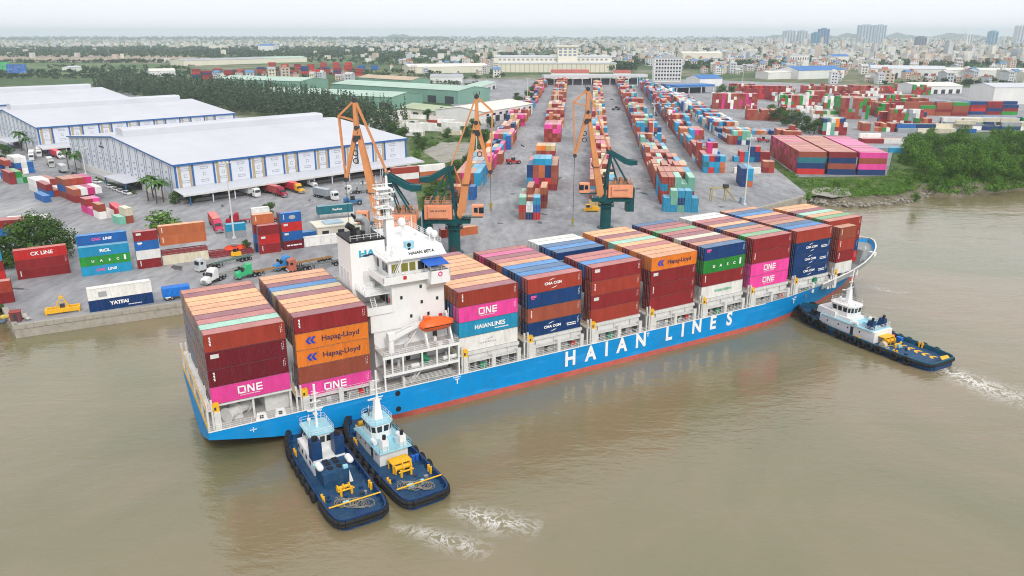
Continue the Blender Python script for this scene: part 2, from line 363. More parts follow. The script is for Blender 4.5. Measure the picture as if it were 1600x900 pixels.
# --- water
def watermat():
    m, n, b = _mat('river_water'); l = n.links.new
    t = n.nodes.new('ShaderNodeTexCoord')
    no = n.nodes.new('ShaderNodeTexNoise'); no.inputs['Scale'].default_value = .016; no.inputs['Detail'].default_value = 6; no.inputs['Roughness'].default_value = .55; no.inputs['Distortion'].default_value = 1.2
    l(t.outputs['Object'], no.inputs['Vector'])
    cr_ = n.nodes.new('ShaderNodeValToRGB'); e = cr_.color_ramp.elements
    e[0].position = .36; e[0].color = (.172, .165, .082, 1); e[1].position = .64; e[1].color = (.255, .194, .115, 1); l(no.outputs['Fac'], cr_.inputs['Fac'])
    l(cr_.outputs['Color'], b.inputs['Base Color'])
    b.inputs['Roughness'].default_value = .05; b.inputs['IOR'].default_value = 1.62; b.inputs['Specular IOR Level'].default_value = .5
    hsum = None
    for scl, st, amp in (((.16, .42, 1), .55, .30), ((.55, 1.1, 1), 1.0, .16), ((.03, .07, 1), 1.0, .8)):
        mpn = n.nodes.new('ShaderNodeMapping'); mpn.inputs['Scale'].default_value = scl; mpn.inputs['Rotation'].default_value = (0, 0, R(-14)); l(t.outputs['Object'], mpn.inputs['Vector'])
        w_ = n.nodes.new('ShaderNodeTexNoise'); w_.inputs['Scale'].default_value = st; w_.inputs['Detail'].default_value = 4; w_.inputs['Roughness'].default_value = .55; w_.inputs['Distortion'].default_value = .6
        l(mpn.outputs['Vector'], w_.inputs['Vector'])
        mu = n.nodes.new('ShaderNodeMath'); mu.operation = 'MULTIPLY'; mu.inputs[1].default_value = amp; l(w_.outputs['Fac'], mu.inputs[0])
        if hsum is None: hsum = mu.outputs[0]
        else:
            ad = n.nodes.new('ShaderNodeMath'); l(hsum, ad.inputs[0]); l(mu.outputs[0], ad.inputs[1]); hsum = ad.outputs[0]
    bp = n.nodes.new('ShaderNodeBump'); bp.inputs['Strength'].default_value = .42; bp.inputs['Distance'].default_value = 1.0
    l(hsum, bp.inputs['Height']); l(bp.outputs['Normal'], b.inputs['Normal'])
    return m
M['water'] = watermat()
sheet('water', [(-2500, -400), (2500, -400), (2500, 900), (-2500, 900)], WZ, M['water'])
# --- the land
KQ = (CAM_Z - GZ) / 59.9
Q0, Q1, Q2, QL = [(x * KQ, y * KQ) for x, y in ((-107.5, 154.6), (-77.4, 170.0), (90.6, 273.8), (-117, 166))]
qn = Vector((Q2[0] - Q1[0], Q2[1] - Q1[1])).normalized()
bank = [G(u, v, WZ + .5) for u, v in [(1262, 312), (1290, 318), (1330, 321), (1370, 320), (1402, 315), (1432, 309), (1447, 300), (1500, 305), (1560, 297), (1600, 291), (1680, 278), (1800, 262)]]
edge = bank + [Vector((900, 560, WZ + .5))]
off = []
for i, p in enumerate(edge):
    a = edge[max(0, i - 1)]; c = edge[min(len(edge) - 1, i + 1)]; d = Vector((c.x - a.x, c.y - a.y, 0)).normalized(); off.append(Vector((d.y, -d.x, 0)))
shore = [(-420, 330), QL, Q0, Q1, Q2, tuple(G(1262, 306)[:2])] + [(p.x - o.x * 8, p.y - o.y * 8) for p, o in zip(bank, off)][1:] + [(900, 575), (2600, 930)]
FARY = 15500
M['land'] = groundmat('land', [(0, (.035, .075, .02)), (.45, (.06, .11, .035)), (.62, (.16, .17, .09)), (.8, (.24, .22, .17)), (1, (.09, .13, .05))], .004, fine=.05, fineamt=.35)
sheet('ground', shore + [(15000, 6000), (15000, FARY), (-15000, FARY), (-15000, 1200)], GZ, M['land'])
M['asphalt'] = groundmat('yard_asphalt', [(0, (.185, .187, .200)), (.5, (.295, .296, .308)), (1, (.39, .387, .388))], .045, fine=.5, fineamt=.20, rough=.85, mapscale=(1, .35, 1), lo=.25, hi=.75)
py = [Q0, Q1, Q2] + [tuple(G(u, v)[:2]) for u, v in [(1262, 303), (1240, 281), (1386, 277), (1394, 240), (1425, 210), (1640, 203), (1640, 140), (1300, 132), (1090, 124), (700, 124), (690, 150), (742, 195), (700, 300), (640, 300), (650, 262), (560, 215), (300, 170), (200, 145), (-60, 160), (-60, 330)]] + [(QL[0] - 1, QL[1] + 2)]
sheet('yard_pavement', py, GZ + .006, M['asphalt'])
# quay: coping and wall as blocks along the edge
M['coping'] = mat('quay_concrete', (.40, .37, .32), .85, .16, .3, dirt=((.17, .15, .12), .6), bump=.3)
def quay_run(p, q, n):
    p = Vector((*p, 0)); q = Vector((*q, 0)); d = (q - p).normalized(); nn = Vector((d.y, -d.x, 0))
    b = MB(); L_ = (q - p).length
    b.hexa([p + Vector((0, 0, WZ - 2)) + nn * .0, q + Vector((0, 0, WZ - 2)), q - nn * .5 + Vector((0, 0, WZ - 2)), p - nn * .5 + Vector((0, 0, WZ - 2))],
           [p + Vector((0, 0, GZ - .02)), q + Vector((0, 0, GZ - .02)), q - nn * .5 + Vector((0, 0, GZ - .02)), p - nn * .5 + Vector((0, 0, GZ - .02))])
    o = b.build('quay_wall', M['coping']); tag(o, kind='structure')
    mb = MB(); k = L_ / n
    mb.box(.03, k - .03, -.18, .95, GZ - .75, GZ + .32); me = mb.mesh('coping_block', [M['coping']])
    for i in range(n):
        c = inst('coping_block', me, o, p + d * (i * k), math.atan2(d.y, d.x))
        c.location = p + d * (i * k) - nn * .0
    return o
quay_run(Q0, Q1, 9); quay_run(Q1, Q2, 36); quay_run(QL, Q0, 4)
qr = quay_run(Q2, tuple(G(1262, 306)[:2]), 7)
# sloping river bank on the right, with its grass and stones
M['mud'] = groundmat('bank_earth', [(0, (.10, .085, .06)), (.5, (.17, .145, .10)), (1, (.24, .21, .16))], .25, fine=1.5, fineamt=.3, bump=.6)
bb = MB()
rings = [[(p + o * 5).to_tuple()[:2] + (WZ - 1.0,), (p + o * 1.2).to_tuple()[:2] + (WZ + .3,), (p - o * 3).to_tuple()[:2] + (WZ + 1.9,), (p - o * 8).to_tuple()[:2] + (GZ + .03,)] for p, o in zip(edge, off)]
bb.loft(rings, closed=False, caps=False)
tag(bb.build('river_bank', M['mud']), kind='structure')
M['grass'] = groundmat('rough_grass', [(0, (.035, .075, .014)), (.45, (.07, .125, .03)), (.75, (.12, .16, .055)), (1, (.24, .22, .15))], .10, fine=1.2, fineamt=.4, bump=.5)
M['gravel'] = groundmat('gravel', [(0, (.22, .21, .18)), (.6, (.36, .34, .30)), (1, (.16, .19, .09))], .12, fine=2.0, fineamt=.3, bump=.5)
def psheet(name, px, z, m): return sheet(name, [tuple(G(u, v)[:2]) for u, v in px], z, m)
psheet('grass_verge', [(1262, 304), (1300, 306), (1345, 306), (1395, 302), (1425, 296), (1440, 288), (1437, 250), (1396, 242), (1388, 275), (1245, 277), (1212, 250), (1205, 258)], GZ + .035, M['grass'])
psheet('gravel_patch', [(1270, 303), (1300, 309), (1330, 306), (1325, 293), (1290, 290), (1268, 297)], GZ + .045, M['gravel'])
psheet('grass_lot', [(640, 215), (690, 205), (765, 205), (790, 215), (752, 250), (735, 290), (690, 340), (655, 330), (650, 300), (672, 262), (640, 240)], GZ + .010, M['grass'])
psheet('gravel_lot', [(660, 236), (690, 222), (735, 222), (728, 246), (690, 256)], GZ + .014, M['gravel'])
# far fields on the left
M['soil'] = groundmat('bare_soil', [(0, (.22, .16, .11)), (.5, (.34, .27, .20)), (1, (.42, .36, .28))], .006, fine=.05, fineamt=.25)
M['field'] = groundmat('green_field', [(0, (.05, .11, .03)), (.5, (.10, .16, .06)), (1, (.18, .21, .11))], .006, fine=.04, fineamt=.3)
psheet('soil_field', [(-200, 89), (60, 86), (260, 87), (390, 93), (330, 96), (200, 98), (60, 97), (-200, 100)], GZ + .30, M['soil'])
psheet('green_field', [(-200, 101), (60, 99), (220, 99), (300, 104), (250, 118), (100, 122), (-200, 126)], GZ + .20, M['field'])
psheet('green_field', [(300, 96), (520, 93), (760, 91), (760, 97), (500, 101), (330, 101)], GZ + .20, M['field'])
# dusty access road
psheet('road', [(690, 190), (722, 172), (752, 146), (768, 130), (780, 130), (770, 148), (740, 176), (712, 192)], GZ + .02, M['asphalt'])
# hills on the horizon
M['hill'] = groundmat('hill_forest', [(0, (.03, .06, .03)), (1, (.06, .09, .045))], .01, fine=.03)
def hill(px0, px1, D, hpx, seed):
    r_ = random.Random(seed); n = 26; sc_ = D / FPX; b = MB(); rg = []
    for i in range(n + 1):
        t = i / n; x = (px0 + (px1 - px0) * t - 800) * sc_ * 1.0
        h = hpx * sc_ * .8 * (math.sin(math.pi * t) ** .7) * (.62 + .24 * math.sin(t * 7 + seed) + .16 * math.sin(t * 17 + seed * 2) + .14 * r_.random()) + 1
        rg.append([(x, D - 500 - 250 * math.sin(math.pi * t), GZ), (x, D - 220, GZ + h * .6), (x, D, GZ + h), (x, D + 260, GZ + h * .5), (x, D + 650, GZ)])
    b.loft(rg, closed=False, caps=False); o = b.build('hill', M['hill']); tag(o, kind='structure')
for a in [(1215, 1335, 11500, 15, 1), (1320, 1405, 12500, 12, 2), (1395, 1505, 12500, 11, 3), (1560, 1720, 10500, 15, 4), (606, 664, 13500, 8, 5), (1170, 1260, 12500, 9, 6)]: hill(*a)
# drifting foam behind the tugs
def foammat():
    m, n, b = _mat('foam'); l = n.links.new; m.blend_method = 'BLEND' if hasattr(m, 'blend_method') else None
    t = n.nodes.new('ShaderNodeTexCoord'); va = n.nodes.new('ShaderNodeVertexColor'); va.layer_name = 'Col'
    no = n.nodes.new('ShaderNodeTexNoise'); no.inputs['Scale'].default_value = .26; no.inputs['Detail'].default_value = 8; no.inputs['Roughness'].default_value = .68; no.inputs['Distortion'].default_value = 2.2
    l(t.outputs['Object'], no.inputs['Vector'])
    su = n.nodes.new('ShaderNodeMath'); su.operation = 'SUBTRACT'; su.inputs[1].default_value = .5; l(no.outputs['Fac'], su.inputs[0])
    ab = n.nodes.new('ShaderNodeMath'); ab.operation = 'ABSOLUTE'; l(su.outputs[0], ab.inputs[0])
    rp = n.nodes.new('ShaderNodeMapRange'); rp.inputs['From Min'].default_value = .07; rp.inputs['From Max'].default_value = .0; l(ab.outputs[0], rp.inputs['Value'])
    mu = n.nodes.new('ShaderNodeMath'); mu.operation = 'MULTIPLY'; l(rp.outputs['Result'], mu.inputs[0]); l(va.outputs['Color'], mu.inputs[1])
    b.inputs['Base Color'].default_value = (.86, .83, .76, 1); b.inputs['Roughness'].default_value = .8; l(mu.outputs[0], b.inputs['Alpha'])
    return m
M['foam'] = foammat()
def foam(px, wid, strength, name='wake_foam'):
    pts = [G(u, v, WZ + .012) for u, v in px]; vs_, fs, cs = [], [], []; n = len(pts)
    dense = []
    for i in range(n - 1):
        for k in range(8): dense.append((pts[i].lerp(pts[i + 1], k / 8), i + k / 8))
    dense.append((pts[-1], n - 1)); N = len(dense)
    for i, (p, t) in enumerate(dense):
        a = dense[max(0, i - 1)][0]; c = dense[min(N - 1, i + 1)][0]; d = (c - a).normalized(); o = Vector((-d.y, d.x, 0))
        j = int(min(t, n - 2)); wd = wid[j] + (wid[j + 1] - wid[j]) * (t - j); e = math.sin(math.pi * min(1, max(0, i / (N - 1)))) ** .5
        for k in range(7):
            s_ = k / 3 - 1; q = p + o * (s_ * wd); vs_.append((q.x, q.y, WZ + .012)); f_ = strength * e * (1 - abs(s_)) ** 1.3; cs.append((f_, f_, f_, 1))
    for i in range(N - 1):
        for k in range(6): fs.append((i * 7 + k, i * 7 + k + 1, i * 7 + k + 8, i * 7 + k + 7))
    me = bpy.data.meshes.new(name); me.from_pydata(vs_, [], fs); ca = me.color_attributes.new('Col', 'FLOAT_COLOR', 'POINT')
    ca.data.foreach_set('color', np.array(cs, dtype=np.float32).ravel()); me.materials.append(M['foam']); o = bpy.data.objects.new(name, me); link(o); tag(o, kind='stuff'); return o
foam([(1462, 566), (1485, 580), (1515, 594), (1560, 612), (1640, 634)], [2.5, 4.5, 5.5, 6.5, 7.5], 1.15)
foam([(698, 795), (735, 802), (772, 815), (800, 818), (850, 826)], [1.6, 3.0, 4.6, 3.6, 4.0], .85)
foam([(608, 822), (660, 832), (690, 842), (735, 855), (770, 866)], [1.2, 2.4, 3.0, 3.4, 2.6], .7)
foam([(1350, 443), (1375, 452), (1405, 457), (1425, 455)], [1.0, 2.5, 2.0, 1.0], .7)

# painted slot lines beside the container rows
mk = MB(); M['lane'] = mat('worn_lane_paint', (.55, .55, .53), .8, .3, .4, dirt=((.25, .25, .26), .8))
for (a_, b_) in (((806, 346), (868, 133)), ((852, 346), (896, 133)), ((914, 336), (926, 133)), ((1030, 333), (958, 133)), ((1098, 333), (1012, 150)), ((752, 305), (856, 133)), ((1094, 272), (1000, 138))):
    p, q = G(*a_), G(*b_); d = (q - p).normalized(); n = Vector((-d.y, d.x, 0)); Lr = min(330, (q - p).length)
    for k in range(int(Lr / 6.4)):
        c = p + d * (k * 6.4); z = GZ + .014
        mk.add([(*(c - n * 1.1)[:2], z), (*(c + n * 1.1)[:2], z), (*(c + n * 1.1 + d * .35)[:2], z), (*(c - n * 1.1 + d * .35)[:2], z)], [(3, 2, 1, 0)])
tag(mk.build('lane_marking', M['lane']), kind='structure')
# oil stains and patches of newer paving
M['stain'] = groundmat('oil_stain', [(0, (.07, .07, .075)), (1, (.15, .15, .155))], .3, fine=1.0); M['patch'] = groundmat('pale_patch', [(0, (.30, .30, .30)), (1, (.40, .39, .38))], .2, fine=.8, fineamt=.2)
r_ = random.Random(21); 
for k in range(46):
    u, v = r_.choice([(r_.uniform(20, 520), r_.uniform(398, 470)), (r_.uniform(340, 560), r_.uniform(300, 345)), (r_.uniform(740, 1150), r_.uniform(300, 350)), (r_.uniform(0, 120), r_.uniform(300, 350)), (r_.uniform(860, 915), r_.uniform(200, 340)), (r_.uniform(965, 1030), r_.uniform(240, 340))])
    c = G(u, v); n = 12; w_, h_ = r_.uniform(.6, 3.2), r_.uniform(.4, 1.6); a0 = r_.uniform(0, 3)
    pts = [(c.x + math.cos(a0) * w_ * math.cos(6.283 * i / n) * (f := r_.uniform(.6, 1.2)) - math.sin(a0) * h_ * math.sin(6.283 * i / n) * f, c.y + math.sin(a0) * w_ * math.cos(6.283 * i / n) * f + math.cos(a0) * h_ * math.sin(6.283 * i / n) * f) for i in range(n)]
    sheet('paving_stain', pts, GZ + .010 + .0002 * k, M['stain'] if k % 3 else M['patch'])
# ================================================================== shipping containers
CW = 2.438
# colour name: (body paint, roof paint, faded and also lightened for sky glare)
PAL = {
 'maroon': ((.27, .026, .030), (.56, .26, .25)), 'dark maroon': ((.16, .016, .026), (.40, .21, .23)), 'brick red': ((.36, .052, .034), (.60, .30, .25)),
 'brown': ((.33, .082, .048), (.62, .36, .26)), 'orange': ((.80, .22, .03), (.86, .50, .30)), 'rust orange': ((.52, .15, .06), (.80, .46, .30)),
 'pink': ((.80, .07, .34), (.82, .30, .48)), 'navy': ((.012, .05, .17), (.17, .25, .38)), 'blue': ((.02, .13, .40), (.16, .33, .60)),
 'sky blue': ((.02, .30, .52), (.22, .48, .64)), 'green': ((.03, .27, .045), (.30, .50, .32)), 'mint': ((.20, .48, .36), (.45, .70, .58)),
 'white': ((.82, .81, .78), (.82, .80, .76)), 'tan': ((.60, .44, .20), (.72, .58, .40)), 'grey': ((.30, .33, .35), (.42, .46, .50)),
 'red': ((.55, .03, .03), (.66, .24, .22)), 'teal': ((.03, .20, .25), (.22, .38, .42)), 'cream': ((.68, .62, .48), (.76, .70, .58)), 'magenta': ((.62, .03, .20), (.70, .22, .36))}
_cm = {}
def cmesh(Ln, h, ribs=True):
    k = (Ln, h, ribs)
    if k in _cm: return _cm[k]
    b = MB(); p = .16
    for x in (0, Ln - p):
        for y in (0, CW - p): b.box(x, x + p, y, y + p, 0, h)
    for y in (0.02, CW - .12):
        b.box(p, Ln - p, y, y + .10, 0, .15); b.box(p, Ln - p, y, y + .10, h - .11, h - .002)
    b.box(Ln - .12, Ln - .02, p, CW - p, 0, .15); b.box(Ln - .12, Ln - .02, p, CW - p, h - .11, h - .002)
    b.box(.02, .12, p, CW - p, 0, .15); b.box(.02, .12, p, CW - p, h - .11, h - .002)
    n = max(2, int((Ln - 2 * p) / (.278 if ribs else 1.1))); st = (Ln - 2 * p) / n
    prof = []
    for i in range(n):
        x = p + i * st; prof += [(x, 0), (x + st * .26, 0), (x + st * .5, .036), (x + st * .76, .036)]
    prof.append((Ln - p, 0))
    for y, s_ in ((.03, 1), (CW - .03, -1)):
        vs_ = []
        for x, d in prof: vs_ += [(x, y + s_ * d, .15), (x, y + s_ * d, h - .11)]
        fs = [(2 * i, 2 * i + 2, 2 * i + 3, 2 * i + 1) for i in range(len(prof) - 1)]
        b.add(vs_, fs if s_ > 0 else [f[::-1] for f in fs])
    vs_ = []; m_ = 8
    for i in range(m_ * 2 + 1):
        y = p + (CW - 2 * p) * i / (2 * m_); d = .04 if i % 2 else 0; vs_ += [(Ln - .03 - d, y, .15), (Ln - .03 - d, y, h - .11)]
    b.add(vs_, [(2 * i, 2 * i + 2, 2 * i + 3, 2 * i + 1) for i in range(2 * m_)])
    b.box(p, Ln - p, .12, CW - .12, .10, .14)
    body = b.mesh('container_body', [M['box']])
    r = MB(); nr = int(Ln / .6); vs_ = []
    for i in range(nr * 2 + 1):
        x = .10 + (Ln - .2) * i / (nr * 2); z = h - .004 - (.022 if i % 2 else 0); vs_ += [(x, .10, z), (x, CW - .10, z)]
    r.add(vs_, [(2 * i, 2 * i + 2, 2 * i + 3, 2 * i + 1) for i in range(nr * 2)])
    r.mi = 1
    r.box(0, Ln, 0, .10, h - .02, h + .004); r.box(0, Ln, CW - .10, CW, h - .02, h + .004); r.box(0, .10, .10, CW - .10, h - .02, h + .004); r.box(Ln - .10, Ln, .10, CW - .10, h - .02, h + .004)
    roof = r.mesh('container_roof', [M['roofp'], M['rail']])
    d = MB()
    for y0, y1 in ((.17, CW / 2 - .01), (CW / 2 + .01, CW - .17)):
        d.box(.02, .07, y0, y1, .16, h - .12)
    d.mi = 1
    for y in (.42, .88, CW - .88, CW - .42):
        d.tube((-.03, y, .10), (-.03, y, h - .07), .028, n=5)
        d.box(-.05, .02, y - .06, y + .06, .85, 1.0); d.box(-.05, .02, y - .09, y + .09, h - .32, h - .24)
    door = d.mesh('container_door', [M['box'], M['steel']])
    _cm[k] = (body, roof, door); return _cm[k]
NCONT = 0
def container(loc, rz, Ln, h, cname, label, group=None, door=True, jit=.10, texts=(), roofname=None, body=None, ribs=True):
    global NCONT; NCONT += 1
    bm_, rm, dm = cmesh(Ln, h, ribs); c0, c1 = PAL[cname]
    if body is not None: c0 = body
    if roofname: c1 = PAL[roofname][1]
    f = 1 + random.uniform(-jit, jit); g = 1 + random.uniform(-jit, jit) * .8
    o = inst('shipping_container', bm_, None, loc, rz, None, [min(.95, x * f) for x in c0]); tag(o, label, 'container', group)
    inst('roof', rm, o, color=[min(.95, x * g) for x in c1])
    if door: inst('door', dm, o, color=[x * f for x in c0])
    for t in texts: t(o, Ln, h)
    return o
# --- lettering on the long near side of a container
def T(s, size, m, fx=.5, fz=.5, sx=1.0, bold=.02, space=1.0, shear=0.0):
    def f(o, Ln, h): text(s, size, M[m], o, (Ln * fx, -.008, h * fz), sx=sx, bold=bold, space=space, shear=shear)
    return f
def MARK(o, Ln, h):                      # small number panel at the upper right
    b = MB(); z = h * .80
    for k in range(4): b.box(Ln - .75, Ln - .68, -.006, .004, z - .22 - k * .30, z - .02 - k * .30)
    for k in range(5): b.box(Ln - .52, Ln - .42, -.006, .004, z + .12 - k * .28, z + .22 - k * .28)
    b.build('number_marking', M['txtw'], o)
def CODE(o, Ln, h):                      # white vertical owner code at the left
    b = MB()
    for k in range(6): b.box(.70 + .06 * (k % 2), .98, -.006, .004, h * .78 - k * .25, h * .78 - k * .25 + .17)
    b.build('owner_code', M['txtw'], o)
def PLATE(o, Ln, h):
    b = MB(); b.box(.65, 1.9, -.006, .004, h * .62, h * .86); b.build('name_plate', M['ltgrey'], o)
def STRIPE(m):
    def f(o, Ln, h):
        b = MB(); b.box(.7, 1.9, -.006, .004, h * .70, h * .86); b.box(.8, 1.6, -.006, .004, h * .60, h * .65); b.build('owner_mark', M[m], o)
    return f
def ONE(o, Ln, h):
    """square O, then N and E, with the small line of words beneath"""
    b = MB(); x0 = Ln * .33; z0 = h * .32; H = h * .46; t = .24; y0, y1 = -.008, .004
    W_ = 1.25
    b.box(x0, x0 + W_, y0, y1, z0, z0 + t); b.box(x0 + .0, x0 + t, y0, y1, z0, z0 + H - t * .3); b.box(x0 + W_ - t, x0 + W_, y0, y1, z0, z0 + H); b.box(x0, x0 + W_, y0, y1, z0 + H - t, z0 + H)
    x = x0 + W_ + .22; b.box(x, x + t, y0, y1, z0, z0 + H); b.box(x + .86, x + .86 + t, y0, y1, z0, z0 + H); b.prismy([(x, z0 + H), (x + .30, z0 + H), (x + .86 + t, z0), (x + .80, z0)], y0 - .002, y1)
    x += 1.36; b.box(x, x + t, y0, y1, z0, z0 + H)
    for z in (z0, z0 + H / 2 - t / 2, z0 + H - t): b.box(x, x + .98, y0 - .002, y1, z, z + t)
    b.build('lettering', M['txtw'], o)
    text('OCEAN NETWORK EXPRESS', .24, M['txtw'], o, (x0 + 1.85, -.008, z0 - .27), bold=.004)
def HAPAG(o, Ln, h):
    text('Hapag-Lloyd', 1.28, M['txtn'], o, (Ln * .61, -.008, h * .50), sx=1.0, bold=.016)
    b = MB(); x = Ln * .13; z = h * .29
    for k in (0, 1):
        xx = x + k * .72
        b.prismy([(xx, z + .62), (xx + .55, z + 1.25), (xx + 1.05, z + 1.25), (xx + .50, z + .62)], -.008 - .001 * k, .004)
        b.prismy([(xx, z + .60), (xx + .50, z + .60), (xx + .95, z), (xx + .45, z)], -.008 - .001 * k, .004)
    b.build('emblem', M['txtb'], o)
def CMA(o, Ln, h, tail=True):
    text('CMA CGM', .72, M['txtw'], o, (Ln * .46, -.008, h * .50), sx=1.15, bold=.03)
    b = MB()
    for s_, cx, cz in ((1, Ln * .44, h * .72), (-1, Ln * .48, h * .27)):
        pts = [(-.75, -.05), (-.35, .18), (.1, .30), (.75, .36), (.2, .20), (-.3, .04)]
        b.prismy([(cx + s_ * x, cz + s_ * z) for x, z in (pts if s_ > 0 else pts)], -.008, .004)
    b.build('emblem', M['txtw'], o)
    if tail:
        b = MB()
        for k in (0, 1):
            for j in range(6): b.box(Ln * .73 + .36 * j + .1 * k, Ln * .73 + .36 * j + .30 + .1 * k, -.008, .004, h * (.44 - .13 * k), h * (.44 - .13 * k) + .2)
        b.build('small_print', M['txtw'], o)
def CMAs(o, Ln, h): CMA(o, Ln, h, False)
def LINE(o, Ln, h):
    b = MB()
    for j in range(9): b.box(Ln * .60 + .33 * j, Ln * .60 + .33 * j + .26, -.008, .004, h * .20, h * .27)
    b.build('small_print', M['txtw'], o)
def FAINT(o, Ln, h):
    b = MB(); r_ = random.Random(2)
    for j in range(10): b.box(Ln * .34 + .36 * j, Ln * .34 + .36 * j + .2, -.008, .004, h * .36, h * .36 + r_.choice((.2, .3)))
    b.prismy([(Ln * .42, h * .55), (Ln * .53, h * .66), (Ln * .58, h * .78), (Ln * .55, h * .62)], -.008, .004)
    b.build('faded_mark', M['txtgr'], o)
def EMBLEM(o, Ln, h):
    b = MB(); b.prismy([(Ln * .55 + 1.0 * math.cos(a), h * .52 + .62 * math.sin(a)) for a in np.linspace(0, 6.0, 16)], -.008, .004); b.build('emblem', M['txtgr'], o)
def WORDS(o, Ln, h):
    b = MB()
    for x, w_ in ((.18, .9), (.36, .6), (.50, 1.5), (.78, .8)): b.box(Ln * x, Ln * x + w_, -.008, .004, h * .40, h * .40 + .38)
    b.build('faded_words', M['txtw'], o)
def UASC(o, Ln, h):
    for k, ch in enumerate('UASC'): text(ch, .82, M['txtw'], o, (Ln * (.25 + k * .165), -.008, h * .46), sx=1.15, bold=.035)
    b = MB(); b.box(Ln * .87, Ln * .91, -.006, .004, h * .30, h * .82); b.build('owner_mark', M['txtw'], o)
# ------------------------------------------------------------------ cargo of the ship
ORD = ['first', 'second', 'third', 'fourth', 'fifth', 'sixth', 'seventh', 'eighth', 'ninth', 'tenth']
L40, HC, RP = 12.19, 2.84, 2.49
PIT = 2.9234
p_, k_, m_, g_, r_, o_, w_c, b_, n_ = 'pink', 'brick red', 'maroon', 'green', 'red', 'rust orange', 'white', 'blue', 'navy'
BAYS = [   # name, a0, top z, tiers on the near side from the top: (colour, texts), top row colours from near to far
 ('sternmost stack', 0.0, 19.29, [('brick red', [CODE, MARK]), ('dark maroon', [PLATE, MARK]), ('dark maroon', [CODE, MARK]), ('pink', [ONE])],
  ['maroon', 'mint', 'maroon', 'dark maroon', 'rust orange', 'rust orange', 'orange', 'orange', 'dark maroon', 'brick red']),
 ('stack just behind the bridge', 13.66, 19.61, [('maroon', [CODE, MARK]), ('orange', [HAPAG]), ('orange', [HAPAG]), ('brown', [MARK]), ('pink', [ONE, MARK])],
  ['dark maroon', 'orange', 'rust orange', 'orange', 'dark maroon', 'tan', 'blue', 'dark maroon', 'rust orange', 'rust orange']),
 ('first stack forward of bridge', 42.76, 18.96, [('brick red', [CODE, MARK]), ('pink', [ONE, MARK]), ('sky blue', [T('HAIANLINES', 1.15, 'txtw', .52, .52, 1.0, .03), LINE]), ('white', [FAINT])],
  ['dark maroon', 'rust orange', 'orange', 'dark maroon', 'orange', 'rust orange', 'orange', 'rust orange', 'orange', 'dark maroon']),
 ('second stack forward of bridge', 57.17, 19.04, [('brick red', [CMAs, MARK]), ('navy', [STRIPE('txtp'), MARK]), ('brown', [CODE, MARK]), ('navy', [CMA, MARK])],
  ['maroon', 'blue', 'navy', 'blue', 'rust orange', 'maroon', 'dark maroon', 'magenta', 'maroon', None]),
 ('third stack forward of bridge', 71.79, 19.15, [('maroon', [PLATE, MARK]), ('brick red', [CODE, MARK]), ('maroon', [PLATE, MARK]), ('brick red', [MARK])],
  ['maroon', 'blue', 'maroon', 'maroon', None, 'navy', 'blue', 'navy', 'white', 'white']),
 ('fourth stack forward of bridge', 86.72, 19.04, [('orange', [HAPAG]), ('maroon', [PLATE, MARK]), ('maroon', [CODE, MARK]), ('maroon', [MARK])],
  ['rust orange', 'rust orange', 'orange', 'maroon', 'orange', 'mint', 'rust orange', 'dark maroon', 'orange', 'orange']),
 ('fifth stack forward of bridge', 101.12, 19.15, [('navy', [STRIPE('txtp'), MARK]), ('green', [UASC]), ('maroon', [CODE, MARK]), ('white', [T('EVERGREEN', .80, 'txtg', .52, .50, 1.2, .02)])],
  ['navy', 'brown', 'dark maroon', 'cream', 'dark maroon', 'maroon', 'green', 'maroon', 'dark maroon', 'navy']),
 ('sixth stack forward of bridge', 115.65, 19.26, [('maroon', [MARK]), ('maroon', [CODE, MARK]), ('pink', [ONE]), ('pink', [ONE])],
  ['maroon', 'green', 'maroon', 'brown', 'navy', 'rust orange', 'dark maroon', 'maroon', 'white', 'white']),
 ('seventh stack forward of bridge', 129.51, 19.27, [('brick red', [MARK]), ('navy', [CMA, MARK]), ('navy', [CMA, MARK]), ('navy', [CMA, MARK])],
  ['maroon', 'blue', 'navy', 'brown', 'maroon', 'dark maroon', 'rust orange', 'blue', 'navy', 'brown']),
]
MIX = ['maroon', 'dark maroon', 'brick red', 'brown', 'navy', 'rust orange', 'maroon', 'blue', 'brick red', 'dark maroon']
def shipbox(a, row, ztop, tier, cname, label, Ln=L40, h=HC, texts=(), door=True, roofname=None):
    p = S(a, row * RP, ztop - tier * PIT - h)
    return container(p, TH, Ln, h, cname, label, 'containers on the ship', door, texts=texts, roofname=roofname)
TIERN = ['top', 'second', 'third', 'fourth', 'bottom']
for bi, (bn, a0, zt, near, tops) in enumerate(BAYS):
    for t, (cn_, tx) in enumerate(near):
        tn = 'top' if t == 0 else ('bottom' if t == len(near) - 1 else ORD[t])
        shipbox(a0, 0, zt, t, cn_, f'{cn_} container, {tn} tier, near side of ship, {bn}', texts=tx, roofname=tops[0] if t == 0 else None)
    for r in range(1, 10):
        cn_ = tops[r]; t0 = 0
        if cn_ is None:
            t0 = 1; cn_ = 'blue'
        shipbox(a0, r, zt, t0, cn_, f'{cn_} container, top tier, {ORD[r]} row from near side, {bn}')
        if bi == 0:
            for t in range(1, 4):
                cc = random.choice(MIX); shipbox(a0, r, zt, t, cc, f'{cc} container, {ORD[t]} tier, {ORD[r]} row from near side, sternmost stack')
        elif t0 == 0 and (r <= 3 or bi == 2):
            cc = random.choice(MIX); shipbox(a0, r, zt, 1, cc, f'{cc} container, second tier, {ORD[r]} row from near side, {bn}')
